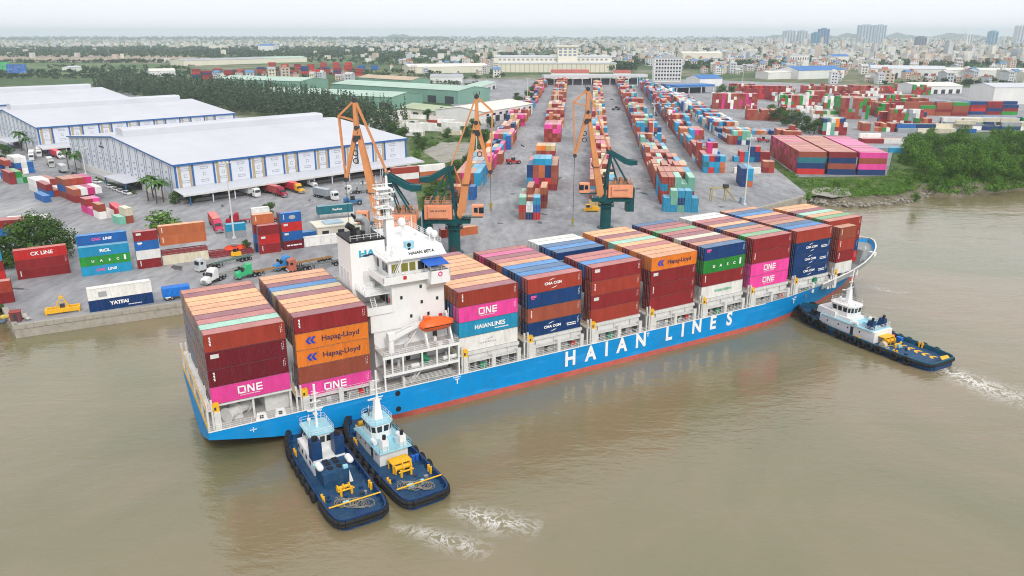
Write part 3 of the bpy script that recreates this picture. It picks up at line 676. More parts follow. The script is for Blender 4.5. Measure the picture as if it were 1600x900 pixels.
# the bow stack: a column of short boxes in front, long ones behind
for t, cn_ in enumerate(['brown', 'brick red', 'maroon']):
    shipbox(144.6, 0, 18.3, t, cn_, f'short {cn_} container, {ORD[t]} from the top of the low column beside the bow', Ln=6.06, texts=[CODE])
shipbox(144.6, 0, 18.3, 3, 'white', 'short white container at the bottom of the low column beside the bow', Ln=6.06)
for r, cn_ in enumerate(['brick red', 'green', 'rust orange', 'mint', 'dark maroon', 'rust orange', 'orange'], 1):
    shipbox(143.4, r, 19.5, 0, cn_, f'{cn_} container, top tier, {ORD[r]} row from near side, bow stack', texts=[MARK] if r == 1 else ())
for t, cn_ in enumerate(['maroon', 'navy', 'red'], 1):
    shipbox(143.4, 1, 19.5, t, cn_, f'{cn_} container in the bow stack, {ORD[t]} from the top behind the low column', texts=[MARK])
for r in range(2, 8):
    for t in (1, 2): cc = random.choice(MIX); shipbox(143.4, r, 19.5, t, cc, f'{cc} container, {ORD[t]} tier, {ORD[r]} row from near side, bow stack')
# the collapsed flat rack riding on the third stack
fr = MB(); Ln = L40
fr.box(0, Ln, 0, .18, 0, .35); fr.box(0, Ln, CW - .18, CW, 0, .35); fr.box(0, Ln, .18, CW - .18, .05, .2)
for k in range(11):
    x = k * (Ln - .16) / 10; fr.box(x, x + .16, .0, .14, .35, 1.15); fr.box(x, x + .16, CW - .14, CW, .35, 1.15)
fr.box(0, Ln, .0, .14, 1.15, 1.28); fr.box(0, Ln, CW - .14, CW, 1.15, 1.28)
for k in range(10):
    x = k * (Ln - .16) / 10; fr.bar((x + .1, .07, .35), (x + 1.2, .07, 1.15), .07); fr.bar((x + .1, CW - .07, .35), (x + 1.2, CW - .07, 1.15), .07)
shipbox(71.79, 4, 19.15, 1, 'dark maroon', 'dark maroon container under the folded flat racks on the third stack')
o = fr.build('flat_rack', mat('flat_rack_paint', (.34, .42, .42), .7, .2, 1, dirt=((.25, .2, .15), .4)), None, S(71.79, 4 * RP, 19.15 - PIT + .02), TH)
tag(o, 'grey green folded flat rack on top of the third stack forward of the bridge', 'flat rack')
# ================================================================== the container ship
ship = empty('container_ship', (SX, SY, 0), TH)
tag(ship, 'long blue container ship with white hull letters and white bridge, loaded with stacked containers', 'ship')
CWL = 12.45
def lerp_tab(tab, a):
    for (x0, y0), (x1, y1) in zip(tab[:-1], tab[1:]):
        if a <= x1: return y0 + (y1 - y0) * max(0, (a - x0)) / (x1 - x0)
    return tab[-1][1]
HBD = [(-1.2, 13.85), (135, 13.85), (143, 13.75), (150, 13.3), (156, 12.0), (162, 9.8), (167, 7.3), (171, 4.4), (173.5, 1.9), (174.3, .25)]
HB0 = [(-1.2, .6), (3, 3.0), (8, 6.5), (16, 10.2), (24, 12.4), (32, 13.75), (45, 13.85), (112, 13.85), (122, 13.3), (130, 12.1), (138, 10.4), (143, 9.3), (154, 5.8), (163, 2.6), (168, .8), (170, .2)]
DKZ = [(-1.2, 3.8), (118, 3.85), (128, 4.2), (138, 5.2), (146, 6.4), (154, 7.4), (164, 8.4), (174.3, 9.2)]
KNZ = [(-1.2, 2.55), (2.8, 1.65), (6.7, .8), (11.2, 0.0), (19.2, -.76), (32, -1.98)]
def section(a):
    hd, zd = lerp_tab(HBD, a), lerp_tab(DKZ, a); h0 = lerp_tab(HB0, min(a, 170)); zk = lerp_tab(KNZ, a) if a < 32 else -1.98
    def hb(z):
        if a < 40: return hd if z >= zk else h0 + (hd - h0) * max(0, (z - WZ) / (zk - WZ)) ** .7
        return h0 + (hd - h0) * max(0, min(1, (z - WZ) / (zd - WZ))) ** (1.25 if a > 100 else .3)
    zm = max(zk, -.85) if a < 40 else 1.2
    return [(h0 * .85, WZ - 2), (h0, WZ), (hb(-.9), -.9), (hb(-.88), -.88), (hb(zm), max(zm, -.85)), (hd, zd)]
stas = [-1.2, 0, 2, 4, 8, 12, 18, 25, 32, 45, 60, 80, 100, 115, 122, 128, 134, 139, 144, 149, 153, 157, 160, 163, 165.5, 168, 170, 171.8, 173.3, 174.3]
hb_ = MB()
for side in (-1, 1):
    rows_ = []
    for a in stas:
        sec = section(a); rake = max(0, (a - 160) / 14.3); rr = []
        for hb, z in sec: rr.append((a - rake * max(0, 1 - max(z - WZ, 0) / 11) * 4.5, CWL + side * hb, z))
        rows_.append(rr)
    n = len(rows_[0])
    for j in range(n - 1):
        hb_.mi = 0 if j < 2 else 1; vs_ = []
        for r in rows_: vs_ += [r[j], r[j + 1]]
        fs = [(2 * i, 2 * i + 2, 2 * i + 3, 2 * i + 1) for i in range(len(rows_) - 1)]
        hb_.add(vs_, fs if side < 0 else [f[::-1] for f in fs], j != 3)
sec = section(-1.2)
hb_.mi = 1
ring = [(-1.2, CWL - h, z) for h, z in sec[1:]] + [(-1.2, CWL + h, z) for h, z in sec[1:][::-1]]
hb_.add(ring, [tuple(range(len(ring)))[::-1]])
hb_.build('hull', [M['hullred'], M['hullblue']], ship)
# decks
dk = MB()
for a, b in zip(stas[:-1], stas[1:]):
    if a >= 139: break
    za, zb = lerp_tab(DKZ, a) - .06, lerp_tab(DKZ, b) - .06; ha, hb2 = lerp_tab(HBD, a) - .05, lerp_tab(HBD, b) - .05
    dk.add([(a, CWL - ha, za), (b, CWL - hb2, zb), (b, CWL + hb2, zb), (a, CWL + ha, za)], [(0, 1, 2, 3)])
dk.build('main_deck', M['deck'], ship)
fd = MB(); fst = [s_ for s_ in stas if s_ >= 139]
M['fcsl'] = mat('forecastle_grey', (.30, .32, .32), .7, .15, .6, dirt=((.2, .16, .12), .4))
for a, b in zip(fst[:-1], fst[1:]):
    za, zb = lerp_tab(DKZ, a) - 1.15, lerp_tab(DKZ, b) - 1.15; ha, hb2 = max(.05, lerp_tab(HBD, a) - .22), max(.04, lerp_tab(HBD, b) - .22)
    fd.add([(a, CWL - ha, za), (b, CWL - hb2, zb), (b, CWL + hb2, zb), (a, CWL + ha, za)], [(0, 1, 2, 3)])
fd.build('forecastle_deck', M['fcsl'], ship)
bw = MB()
for side in (-1, 1):
    for a, b in zip(fst[:-1], fst[1:]):
        q = []
        for x in (a, b):
            h = max(.06, lerp_tab(HBD, x)); z = lerp_tab(DKZ, x); q.append((x, h, z))
        (a_, ha, za), (b2, hb2, zb) = q
        for d0, z0 in ((.20, -1.2),):
            B = [(a_, CWL + side * (ha - .22), za + z0), (b2, CWL + side * (hb2 - .22 if hb2 > .3 else .02), zb + z0), (b2, CWL + side * (hb2 - .02), zb + z0), (a_, CWL + side * (ha - .02), za + z0)]
            Tt = [(x, y, zz) for (x, y, _), zz in zip(B, (za + .05, zb + .05, zb + .05, za + .05))]
            bw.hexa(B, Tt)
        # stay plates inside
        bw.bar((a_, CWL + side * max(.02, ha - .3), za - 1.1), (a_, CWL + side * max(.01, ha - .3), za - .05), .12)
bw.build('bulwark', M['fcsl'], ship)
rim = MB()
for side in (-1, 1):
    for a, b in zip(fst[:-1], fst[1:]): rim.bar((a, CWL + side * lerp_tab(HBD, a), lerp_tab(DKZ, a) + .08), (b, CWL + side * lerp_tab(HBD, b), lerp_tab(DKZ, b) + .08), .30, .14)
rim.build('bulwark_rim', M['white'], ship)
# breakwater and forecastle fittings
fk = MB()
fk.hexa([(157.0, 2.6, 6.3), (158.6, 2.6, 6.3), (158.6, 22.3, 6.3), (157.0, 22.3, 6.3)], [(158.2, 2.6, 10.2), (158.6, 2.6, 10.2), (158.6, 22.3, 10.2), (158.2, 22.3, 10.2)])
for k in range(9): fk.bar((159.9, 3.2 + k * 2.3, 6.4), (158.6, 3.2 + k * 2.3, 10.0), .12, .35)
fk.build('breakwater', M['fcsl'], ship)
wn = MB()
for y in (8.2, 16.6):
    wn.tube((163, y - 1.2, 7.9), (163, y + 1.2, 7.9), .62, n=12); wn.tube((163, y - 1.35, 7.9), (163, y - 1.2, 7.9), .95, n=12); wn.tube((163, y + 1.2, 7.9), (163, y + 1.35, 7.9), .95, n=12)
    wn.box(161.9, 164.1, y - 1.5, y + 1.5, 7.1, 7.4)
wn.build('mooring_winch', M['green'], ship)
fm = MB(); fm.tube((166.5, CWL, 7.4), (166.5, CWL, 15.5), .28, .14, 8); fm.bar((166.5, CWL - 1, 13.2), (166.5, CWL + 1, 13.2), .14); fm.build('foremast', M['white'], ship)
fb = MB()
for y in (5.2, 19.7): fb.box(165.2, 166.6, y - .7, y + .7, 7.1, 8.2); fb.tube((168.3, CWL + (y - CWL) * .45, 7.5), (168.3, CWL + (y - CWL) * .45, 8.3), .25, n=8)
fb.build('bollard', M['white'], ship)
# hatch coamings with lids, one under each stack
COAM = [(b[1] - .2, b[1] + L40 + .2, b[2] - len(b[3]) * PIT) for b in BAYS]
for i, (a0, a1, zb) in enumerate(COAM):
    c = MB()
    if i == 0: continue
    z0 = 3.75
    c.hexa([(a0, -.2, z0), (a1, -.2, z0), (a1, 25.1, z0), (a0, 25.1, z0)], [(a0, .15, zb - .65), (a1, .15, zb - .65), (a1, 24.75, zb - .65), (a0, 24.75, zb - .65)])
    o = c.build('hatch_coaming', M['ltgrey'], ship)
    h = MB(); h.box(a0 - .05, a1 + .05, -.25, 25.15, zb - .62, zb - .02)
    for k in range(12): h.box(a0 + .5 + k * 1.02, a0 + .62 + k * 1.02, -.30, -.25, zb - .58, zb - .06)
    h.build('hatch_cover', M['ltgrey'], o)
    st = MB()
    for k in range(3):
        x = a0 + 1.9 + k * 4.1; st.hexa([(x, -.75, z0), (x + .10, -.75, z0), (x + .10, -.2, z0), (x, -.2, z0)], [(x, -.22, zb - .7), (x + .10, -.22, zb - .7), (x + .10, .1, zb - .7), (x, .1, zb - .7)])
    st.build('coaming_stay', M['ltgrey'], o)
    lg = MB(); lg.box(a0, a1, -1.05, -.1, z0 + 1.75, z0 + 1.87); lg.build('coaming_ledge', M['ltgrey'], o)
    ra = MB(); ra.rail([(a0, -1.0, z0 + 1.87), (a1, -1.0, z0 + 1.87)], .7, 1.8, .025, 2); ra.build('ledge_railing', M['ltgrey'], o)
    r2 = random.Random(i)
    for k in range(4):
        x = a0 + 1.0 + k * 2.9 + r2.uniform(-.4, .8); dkx = MB(); dkx.box(x, x + r2.uniform(.5, 1.3), -.34, -.16, z0 + .25, z0 + 1.35); dkx.build('access_opening', M['dark'], o)
# aft mooring deck under the first stack: legs and equipment
for y in (.2, 8.3, 16.4, 24.4):
    for x in (.1, 6.0, 11.9):
        p = MB(); p.box(x, x + .35, y, y + .35, 3.75, 7.58); p.build('stack_pillar', M['ltgrey'], ship)
pl = MB(); pl.box(-.2, 12.4, -.1, 25.0, 7.30, 7.56); pl.build('stack_platform', M['ltgrey'], ship)
dh = MB(); dh.box(8.2, 12.3, 1.6, 23.4, 3.75, 7.28); dh.build('aft_deckhouse', M['ltgrey'], ship)
mw = MB(); mw.tube((2.2, 1.2, 4.9), (5.4, 3.4, 4.9), .95, n=14); mw.tube((2.0, 1.05, 4.9), (2.2, 1.2, 4.9), 1.25, n=14); mw.tube((3.6, 2.15, 4.9), (3.8, 2.3, 4.9), 1.3, n=14); mw.tube((5.4, 3.4, 4.9), (5.6, 3.55, 4.9), 1.25, n=14); mw.box(3, 4.6, 1.4, 3.6, 3.75, 4.3)
mw.build('mooring_winch', M['ltgrey'], ship)
for x in (6.0, 9.0):
    f = MB(); f.hexa([(x, -1.25, 3.75), (x + 1.9, -1.25, 3.75), (x + 1.7, -.55, 3.75), (x + .2, -.55, 3.75)], [(x + .25, -1.2, 5.0), (x + 1.65, -1.2, 5.0), (x + 1.55, -.7, 5.0), (x + .35, -.7, 5.0)])
    f.mi = 1; f.box(x + .65, x + 1.25, -1.27, -1.2, 4.1, 4.7); f.build('fairlead', [M['white'], M['dark']], ship)
# lashing bridges in the gaps between the stacks, with their yellow cabinets
gaps = [12.75, 57.17 - 1.3, 71.79 - 1.4, 86.72 - 1.4, 101.12 - 1.3, 115.65 - 1.35, 129.51 - .95, 143.1 - .8, 42.76 - .75, -1.0]
for gi, a in enumerate(gaps):
    b = MB(); zz = 7.4 if gi != 0 else 6.6
    y0 = -1.1
    for y in (y0, 4.8, 12.4, 20.0, 25.6):
        b.box(a - .12, a + .16, y, y + .3, 3.75, zz + 1.6); b.box(a + .62, a + .90, y, y + .3, 3.75, zz + 1.6)
    b.box(a - .12, a + .92, y0, 26.0, zz - .25, zz - .12); b.build('lashing_bridge', M['ltgrey'], ship)
    r = MB(); r.rail([(a - .10, y0, zz - .12), (a - .10, 26.0, zz - .12)], 1.05, 1.6, .03, 2); r.rail([(a - .10, y0, zz - .12), (a + .9, y0, zz - .12)], 1.05, .9, .03, 2)
    r.build('railing', M['yellow'] if gi in (9, 0, 1, 2) else mat('rail_ochre', (.5, .42, .2), .6, .1, 1), ship)
    y = MB(); y.box(a + .95, a + 1.85, -1.15, -.45, zz - .5, zz + .85); y.mi = 1; y.box(a + 1.1, a + 1.4, -1.17, -1.15, zz - .2, zz + .3)
    y.build('lashing_cabinet', [M['yellow'], M['dark']], ship)
    bk = MB(); bk.box(a + .95, a + 1.9, -1.25, -.4, 3.75, zz - .5); bk.build('cabinet_pedestal', M['ltgrey'], ship)
    ro = MB()
    for y_ in (.5, 1.9, 3.0, 4.4):
        ro.bar((a + .8, y_, zz + .2), (a + 1.25, y_ + 1.0, zz + 3.4), .05); ro.bar((a + .8, y_ + 1.0, zz + .2), (a + 1.25, y_, zz + 3.4), .05)
    ro.build('lashing_rod', M['dark'], ship)
# side passage: posts, rails, pipes, red hydrant boxes
for i, (a0, a1, zb) in enumerate(COAM):
    if i == 0: continue
    for x in (a0 + .6, a0 + 6.3, a1 - .9):
        p = MB(); p.box(x, x + .75, -1.2, -.55, 3.75, 6.2); p.build('deck_stanchion', M['ltgrey'], ship)
    pp = MB()
    for k in range(4): pp.tube((a0, -.62 + .12 * k, 4.15 + .25 * k), (a1, -.62 + .12 * k, 4.15 + .25 * k), .06, n=5)
    pp.build('deck_pipe', M['steel'], ship)
    dd = MB()
    for k in range(5): x = a0 + 1.8 + k * 2.2 + random.uniform(-.5, .5); dd.box(x, x + random.uniform(.4, .9), -.46, -.16, 3.8, 4.6 + random.random() * .7)
    dd.build('deck_locker', random.choice([M['dark'], M['deck'], M['ltgrey']]), ship)
    if i % 2:
        hb2 = MB(); hb2.box(a0 + 9.9, a0 + 10.7, -.75, -.4, 4.2, 5.0); hb2.build('hydrant_box', M['red'], ship)
    else:
        gb = MB(); gb.box(a0 + 4.0, a0 + 5.2, -.95, -.5, 3.8, 4.9); gb.build('machinery_box', M['green'], ship)
rl = MB(); rl.rail([(-1.1, -1.3, 3.8), (118, -1.3, 3.85)], 1.0, 1.6, .022, 3); rl.rail([(118, -1.3, 3.85), (138, -1.2, 5.2)], 1.0, 1.6, .022, 3); rl.build('railing', M['white'], ship)
rl = MB(); rl.rail([(-1.15, -1.2, 3.8), (-1.15, 26.1, 3.8)], 1.0, 1.4, .03, 3); rl.build('railing', M['yellow'], ship)
eg = MB(); eg.box(-1.2, 120, -1.46, -1.30, 3.78, 3.92); eg.build('sheer_strake', M['white'], ship)
bo = MB()
for x in (138.5, 141.5, 147.5, 150.0, 152.5): bo.box(x, x + .9, -.2, .6, 5.2, 6.6)
bo.build('deck_equipment', M['ltgrey'], ship)
gn = MB(); gn.tube((137.2, -.3, 5.3), (137.2, -.3, 7.2), .55, n=10); gn.build('deck_tank', M['green'], ship)
# lettering on the hull
for ch, u, z in zip('HAIANLINES', (66.2, 71.1, 75.0, 78.9, 83.8, 91.3, 95.2, 99.2, 103.9, 108.8), (1.68, 1.75, 1.86, 1.93, 2.0, 2.03, 2.08, 2.12, 2.1, 2.1)):
    text(ch, 4.25, M['txtw'], ship, (u, CWL - 13.85 - .03, z), sx=.86, bold=.15, name='hull_letter')
for a in (41.5, 129.7):
    yy = CWL - 13.85 - .03 if a < 100 else CWL - 13.62
    text('T', 1.4, M['txtw'], ship, (a, yy, 2.6), bold=.03, name='tug_mark')
    fmk = MB()
    for j in range(6): fmk.box(a - .75 + j * .25, a - .57 + j * .25, yy, yy + .05, 3.38, 3.6)
    fmk.build('frame_mark', M['txtw'], ship)
text('T', 1.2, M['txtw'], ship, (85.6, -1.44, 2.95), bold=.03, name='tug_mark')
for z in (3.0, 0.0):
    ds = MB(); ds.tube((30, -1.45, z), (30, -1.32, z), .5, n=16); ds.build('hull_port', M['black'], ship)
cr_ = MB(); cr_.box(4.9, 6.0, -1.43, -1.38, 2.55, 2.67); cr_.box(5.4, 5.5, -1.43, -1.38, 2.15, 3.05); cr_.build('load_mark', M['txtw'], ship)
# ------------------------------------------------------------------ bridge and accommodation
ac = MB(); ac.box(27.9, 41.9, 3.2, 21.7, 3.75, 13.2); ac.box(31.5, 41.4, 3.0, 21.9, 13.2, 21.9); ac.box(27.4, 31.5, 3.0, 21.9, 13.2, 16.9)
acc = ac.build('accommodation_block', M['white'], ship)
# open decks on the near side
for z in (6.7, 10.0):
    d = MB(); d.box(27.9, 42.0, -1.15, 3.2, z - .22, z); d.build('side_deck', M['deck'], ship)
    e = MB(); e.box(27.7, 42.15, -1.32, -1.10, z - .35, z + .12); e.build('deck_edge_beam', M['white'], ship)
for x, z0, z1 in [(27.8, 3.75, 10.0), (29.2, 6.7, 10), (31.2, 6.7, 10), (34.8, 6.7, 10), (37.6, 6.7, 10), (40.0, 6.7, 10), (41.9, 3.75, 10.0)]:
    p = MB(); p.box(x, x + .28, -1.3, -1.02, z0, z1 - .2); p.build('deck_post', M['white'], ship)
rr = MB(); rr.rail([(27.9, -1.2, 10.1), (42.0, -1.2, 10.1)], 1.0, 1.3, .03, 3); rr.rail([(42.0, -1.2, 10.1), (42.0, 3.0, 10.1)], 1.0, 1.3, .03, 3); rr.rail([(27.9, -1.2, 10.1), (27.9, 3.0, 10.1)], 1.0, 1.3, .03, 3); rr.rail([(27.9, -1.2, 6.7), (42, -1.2, 6.7)], 1.0, 1.4, .025, 3)
rr.build('railing', M['white'], ship)
gw = MB()
for k in range(6): gw.bar((31.5, -1.1 + .0, 4.3 + .22 * k), (40.6, -1.1, 4.3 + .22 * k), .06)
gw.box(31.2, 31.6, -1.2, -.4, 3.8, 5.6); gw.build('gangway', M['ltgrey'], ship)
eq = MB()
for x, y in ((33.0, -.6), (39.3, -.2), (40.8, -.2)): eq.tube((x, y, 7.2), (x + 1.5, y, 7.2), .42, n=10)
eq.build('life_raft', M['white'], ship)
for x in (38.2, 40.3):
    lr = MB(); lr.box(x, x + .9, -.9, -.3, 10.0, 10.7); lr.build('deck_box', M['white'], ship)
pg = MB(); pg.box(35.6, 36.6, .4, 1.4, 6.7, 8.6); pg.tube((35.6, .2, 8.0), (36.8, .2, 7.4), .35, n=8); pg.build('green_machinery', M['green'], ship)
for x, z in ((30.0, 6.7), (33.6, 6.7), (39.0, 10.0), (29.2, 3.8)):
    dr = MB(); dr.box(x, x + .8, 3.1, 3.22, z + .1, z + 2.0); dr.build('door', M['dark'], ship)
# portholes
for x, z in ((36.9, 20.3), (37.0, 17.4), (34.9, 15.1), (40.0, 17.6), (38.2, 15.0), (33.2, 18.8)):
    p = MB(); p.box(x - .22, x + .22, 2.95, 3.02, z - .3, z + .3); f = p.build('porthole', M['glass'], ship)
    q = MB(); q.box(x - .28, x + .28, 2.97, 3.0, z - .36, z + .36); q.build('porthole_frame', M['ltgrey'], f)
# wheelhouse deck, wheelhouse and its windows
wd = MB(); wd.box(29.6, 41.6, 1.6, 23.3, 21.9, 22.3); wd.build('wheelhouse_deck', M['white'], ship)
wb = MB()
for x0, x1, y0, y1 in ((29.6, 37.8, 1.6, 1.75), (29.6, 29.75, 1.6, 23.3), (29.6, 37.8, 23.15, 23.3)): wb.box(x0, x1, y0, y1, 22.3, 23.2)
wb.build('wheelhouse_deck_bulwark', M['white'], ship)
wh = MB(); wh.box(31.4, 41.3, 3.6, 21.3, 22.3, 25.6); wh.build('wheelhouse', M['white'], ship)
wins = [(31.9, 33.2), (33.7, 34.9), (35.2, 36.3), (36.8, 38.6), (39.2, 40.6)]
for i, (x0, x1) in enumerate(wins):
    g = MB(); g.box(x0, x1, 3.53, 3.62, 23.3, 24.8); f = g.build('bridge_window', M['olive'] if i < 3 else M['glass'], ship)
    q = MB(); q.box(x0 - .1, x1 + .1, 3.56, 3.61, 23.2, 23.3); q.box(x0 - .1, x1 + .1, 3.56, 3.61, 24.8, 24.9); q.build('window_frame', M['ltgrey'], f)
for y0, y1 in ((4.2, 5.2), (5.6, 6.6), (8.5, 9.5), (15.5, 16.5), (18.5, 19.5)):
    g = MB(); g.box(31.33, 31.42, y0, y1, 23.3, 24.8); g.build('bridge_window', M['glass'], ship)
rf = MB(); rf.box(30.6, 42.0, 2.8, 22.1, 25.6, 25.85); rf.hexa([(33.5, 3.2, 25.85), (42.0, 3.2, 25.85), (42.0, 21.7, 25.85), (33.5, 21.7, 25.85)], [(34.5, 4.6, 27.1), (41.9, 4.6, 27.1), (41.9, 20.3, 27.1), (34.5, 20.3, 27.1)])
rf.build('wheelhouse_roof', M['white'], ship)
text('HAIAN BETA', .85, M['txtk'], ship, (37.6, 3.62, 26.35), rot=(R(50), 0, 0), bold=.02, name='ship_name')
rr = MB(); rr.rail([(41.8, 4.6, 27.1), (41.8, 20.3, 27.1)], 1.1, 1.3, .03, 3); rr.rail([(35, 20.3, 27.1), (41.8, 20.3, 27.1)], 1.1, 1.3, .03, 3); rr.rail([(31, 3, 25.85), (31, 21.9, 25.85)], 1.0, 1.4, .03, 3); rr.build('railing', M['white'], ship)
hv = MB(); hv.box(35.0, 36.6, 4.4, 5.4, 26.4, 28.2); f = hv.build('ventilation_unit', M['aqua'], ship)
hv = MB(); hv.tube((35.6, 4.38, 27.7), (35.6, 4.30, 27.7), .36, n=14); hv.tube((35.6, 4.38, 26.9), (35.6, 4.30, 26.9), .26, n=14); hv.build('fan', M['black'], f)
# near bridge wing with its blue awning
bw2 = MB(); bw2.box(37.8, 41.5, .4, 4.0, 21.2, 22.3); bw2.box(37.8, 41.5, .4, .55, 22.3, 23.5); bw2.box(37.8, 37.95, .4, 3.0, 22.3, 23.5); bw2.box(41.35, 41.5, .4, 3.6, 22.3, 23.5)
bw2.prismx([(1.2, 21.2), (3.0, 21.2), (3.0, 19.6)], 37.9, 41.4)
bwo = bw2.build('bridge_wing', M['white'], ship)
aw = MB(); aw.hexa([(37.2, .2, 24.55), (41.3, .2, 24.55), (41.3, 3.4, 25.0), (37.2, 3.4, 25.0)], [(37.2, .2, 24.63), (41.3, .2, 24.63), (41.3, 3.4, 25.08), (37.2, 3.4, 25.08)]); aw.build('awning', mat('awning_blue', (.02, .12, .50), .6, .08, 1), ship)
ap = MB()
for x in (37.9, 41.2):
    for y in (.5, 3.2): ap.bar((x, y, 23.4), (x, y, 24.6 if y < 1 else 25.0), .07)
ap.build('awning_post', M['white'], ship)
lb = MB(); lb.torus((39.6, .36, 22.9), (0, 1, 0), .34, .11, 14, 6); lb.build('lifebuoy', M['txtp'], ship)
# far bridge wing
b3 = MB(); b3.box(37.8, 41.5, 21.2, 24.6, 21.2, 22.3); b3.box(37.8, 41.5, 24.45, 24.6, 22.3, 23.5); b3.build('bridge_wing', M['white'], ship)
# funnel casing
fc = MB(); fc.hexa([(26.4, 9.0, 13.2), (33.2, 9.0, 13.2), (33.2, 16.6, 13.2), (26.4, 16.6, 13.2)], [(26.6, 9.2, 28.0), (32.9, 9.2, 28.0), (32.9, 16.4, 28.0), (26.6, 16.4, 28.0)]); fun = fc.build('funnel', M['white'], ship)
fc = MB(); fc.box(26.5, 33.0, 9.1, 16.5, 28.0, 28.35); fc.build('funnel_top', M['black'], fun)
ex = MB(); ex.tube((28.1, 11.5, 28.3), (28.1, 11.5, 30.0), .55, .55, 12); ex.tube((28.1, 11.5, 30.0), (27.0, 11.5, 30.8), .55, .55, 12)
ex.mi = 1
ex.tube((30.8, 12.6, 28.3), (30.8, 12.6, 30.6), .8, .8, 14); ex.tube((30.8, 12.6, 30.5), (30.1, 12.6, 31.4), .8, .75, 14); ex.tube((30.1, 12.6, 31.4), (28.9, 12.6, 31.6), .75, .7, 14); ex.mi = 0; ex.tube((28.9, 12.6, 31.6), (28.3, 12.6, 32.4), .3, .2, 8); ex.box(29.2, 29.8, 10.2, 10.9, 28.3, 29.6)
ex.build('exhaust_pipe', [M['black'], M['steel']], fun)
text('HA', 1.7, M['txtc'], fun, (29.5, 9.13, 25.8), bold=.06, sx=1.25, name='funnel_logo')
sw = MB(); sw.prismy([(28.2, 25.5), (31.6, 25.85), (30.6, 25.45), (29.0, 25.3)], 9.10, 9.2); sw.build('funnel_logo', M['txtn'], fun)
for x in (28.6, 30.2):
    lv = MB(); lv.box(x, x + 1.3, 8.98, 9.1, 20.0, 22.6); lo = lv.build('louvre', M['ltgrey'], fun)
for y in (10.2, 12.0, 13.8):
    lv = MB(); lv.box(26.42, 26.55, y, y + 1.2, 20.0, 22.6); lv.build('louvre', M['ltgrey'], fun)
# terrace behind the funnel side with its ladder
tr = MB(); tr.box(26.9, 31.5, 2.8, 9.2, 16.7, 17.0); tr.build('terrace', M['ltgrey'], ship)
tr = MB(); tr.box(26.9, 31.4, 2.75, 2.9, 16.5, 17.9); tr.box(26.85, 27.0, 2.8, 9.0, 16.5, 17.7); tr.build('terrace_bulwark', M['white'], ship)
tu = MB(); tu.box(27.0, 31.5, 4.0, 9.2, 19.6, 19.8); tu.build('upper_terrace', M['white'], ship)
ld = MB(); p0 = Vector((28.2, 3.6, 17.0)); p1 = Vector((28.2, 5.8, 19.8))
for dx in (0, .8): ld.bar(p0 + Vector((dx, 0, 0)), p1 + Vector((dx, 0, 0)), .1, .2)
for k in range(1, 11): c = p0.lerp(p1, k / 11); ld.box(c.x, c.x + .8, c.y - .12, c.y + .12, c.z - .02, c.z + .02)
ld.build('stairway', M['white'], ship)
wn2 = MB()
for y in (5.4, 6.9, 8.1): wn2.box(31.35, 31.45, y - .4, y + .4, 17.4, 18.9)
wn2.build('window', M['glass'], ship)
rr = MB(); rr.rail([(27.0, 4.0, 19.8), (31.4, 4.0, 19.8)], 1.0, 1.2, .03, 3); rr.rail([(27.0, 4.0, 19.8), (27.0, 9.0, 19.8)], 1.0, 1.2, .03, 3); rr.build('railing', M['white'], ship)
fx = MB(); fx.box(31.36, 31.48, 4.1, 4.4, 17.8, 18.7); fx.build('extinguisher', M['red'], ship)
# radar mast
ms = MB()
ms.taper((34.2, 10.2, 25.85), (34.2, 10.2, 31.5), 2.2, 1.8, 1.6, 1.4); ms.tube((34.2, 10.2, 31.5), (34.2, 10.2, 39.0), .42, .22, 8)
for dx, dy in ((-.9, -.7), (-.9, .7), (.7, -.7), (.7, .7)): ms.bar((33.2 + dx, 10.2 + dy, 28), (33.0 + dx * .6, 10.2 + dy * .6, 37.5), .12)
for z in (31.6, 33.4, 35.2, 36.8): ms.box(31.9, 34.9, 9.0, 11.4, z, z + .12)
mo = ms.build('radar_mast', M['white'], ship)
sa = MB(); sa.bar((31.2, 8.4, 34.0), (34.0, 9.6, 34.0), .22, .3); sa.bar((32.4, 8.6, 36.2), (35.4, 9.6, 36.2), .2, .28); sa.tube((32.7, 9.0, 33.5), (32.7, 9.0, 34.0), .2, n=8); sa.build('radar_scanner', M['white'], mo)
an = MB()
for x, y, z0, z1 in ((32, 9.2, 35.3, 39.5), (34.6, 11.2, 36.9, 40.2), (33.2, 10, 38, 41), (32.2, 11, 33.5, 37.5)): an.tube((x, y, z0), (x, y, z1), .05, .03, 5)
for z in (32.6, 34.4, 36.0): an.box(31.8, 32.2, 8.9, 9.2, z, z + .5); an.box(34.5, 34.9, 8.9, 9.2, z + .4, z + .8)
an.bar((31.6, 10.2, 37.6), (35.2, 10.2, 37.6), .12); an.build('antenna', M['white'], mo)
mr = MB()
for z in (31.7, 33.5, 35.3): mr.rail([(31.9, 9.0, z), (34.9, 9.0, z), (34.9, 11.4, z)], .9, 1.0, .025, 2); mr.rail([(31.9, 9.0, z), (31.9, 11.4, z)], .9, 1.0, .025, 2)
mr.build('mast_railing', M['white'], mo)
for x, y, z, r in ((37.4, 12.0, 29.6, .75), (38.2, 13.2, 29.2, .5), (41.0, 7.6, 28.5, .65), (41.4, 6.4, 28.2, .6)):
    d = MB(); d.tube((x, y, 27.1), (x, y, z), .16, n=8); d.ball((x, y, z + r * .5), r, 12, 8, (1, 1, 1.15)); d.build('satellite_dome', M['white'], ship)
ap = MB()
for x, y, h in ((38.8, 10.6, 4.2), (40.2, 9.3, 2.2), (39.6, 16.0, 3.0), (36.0, 18.0, 2.4)): ap.tube((x, y, 27.1), (x, y, 27.1 + h), .10, .05, 6)
ap.build('aerial', M['white'], ship)
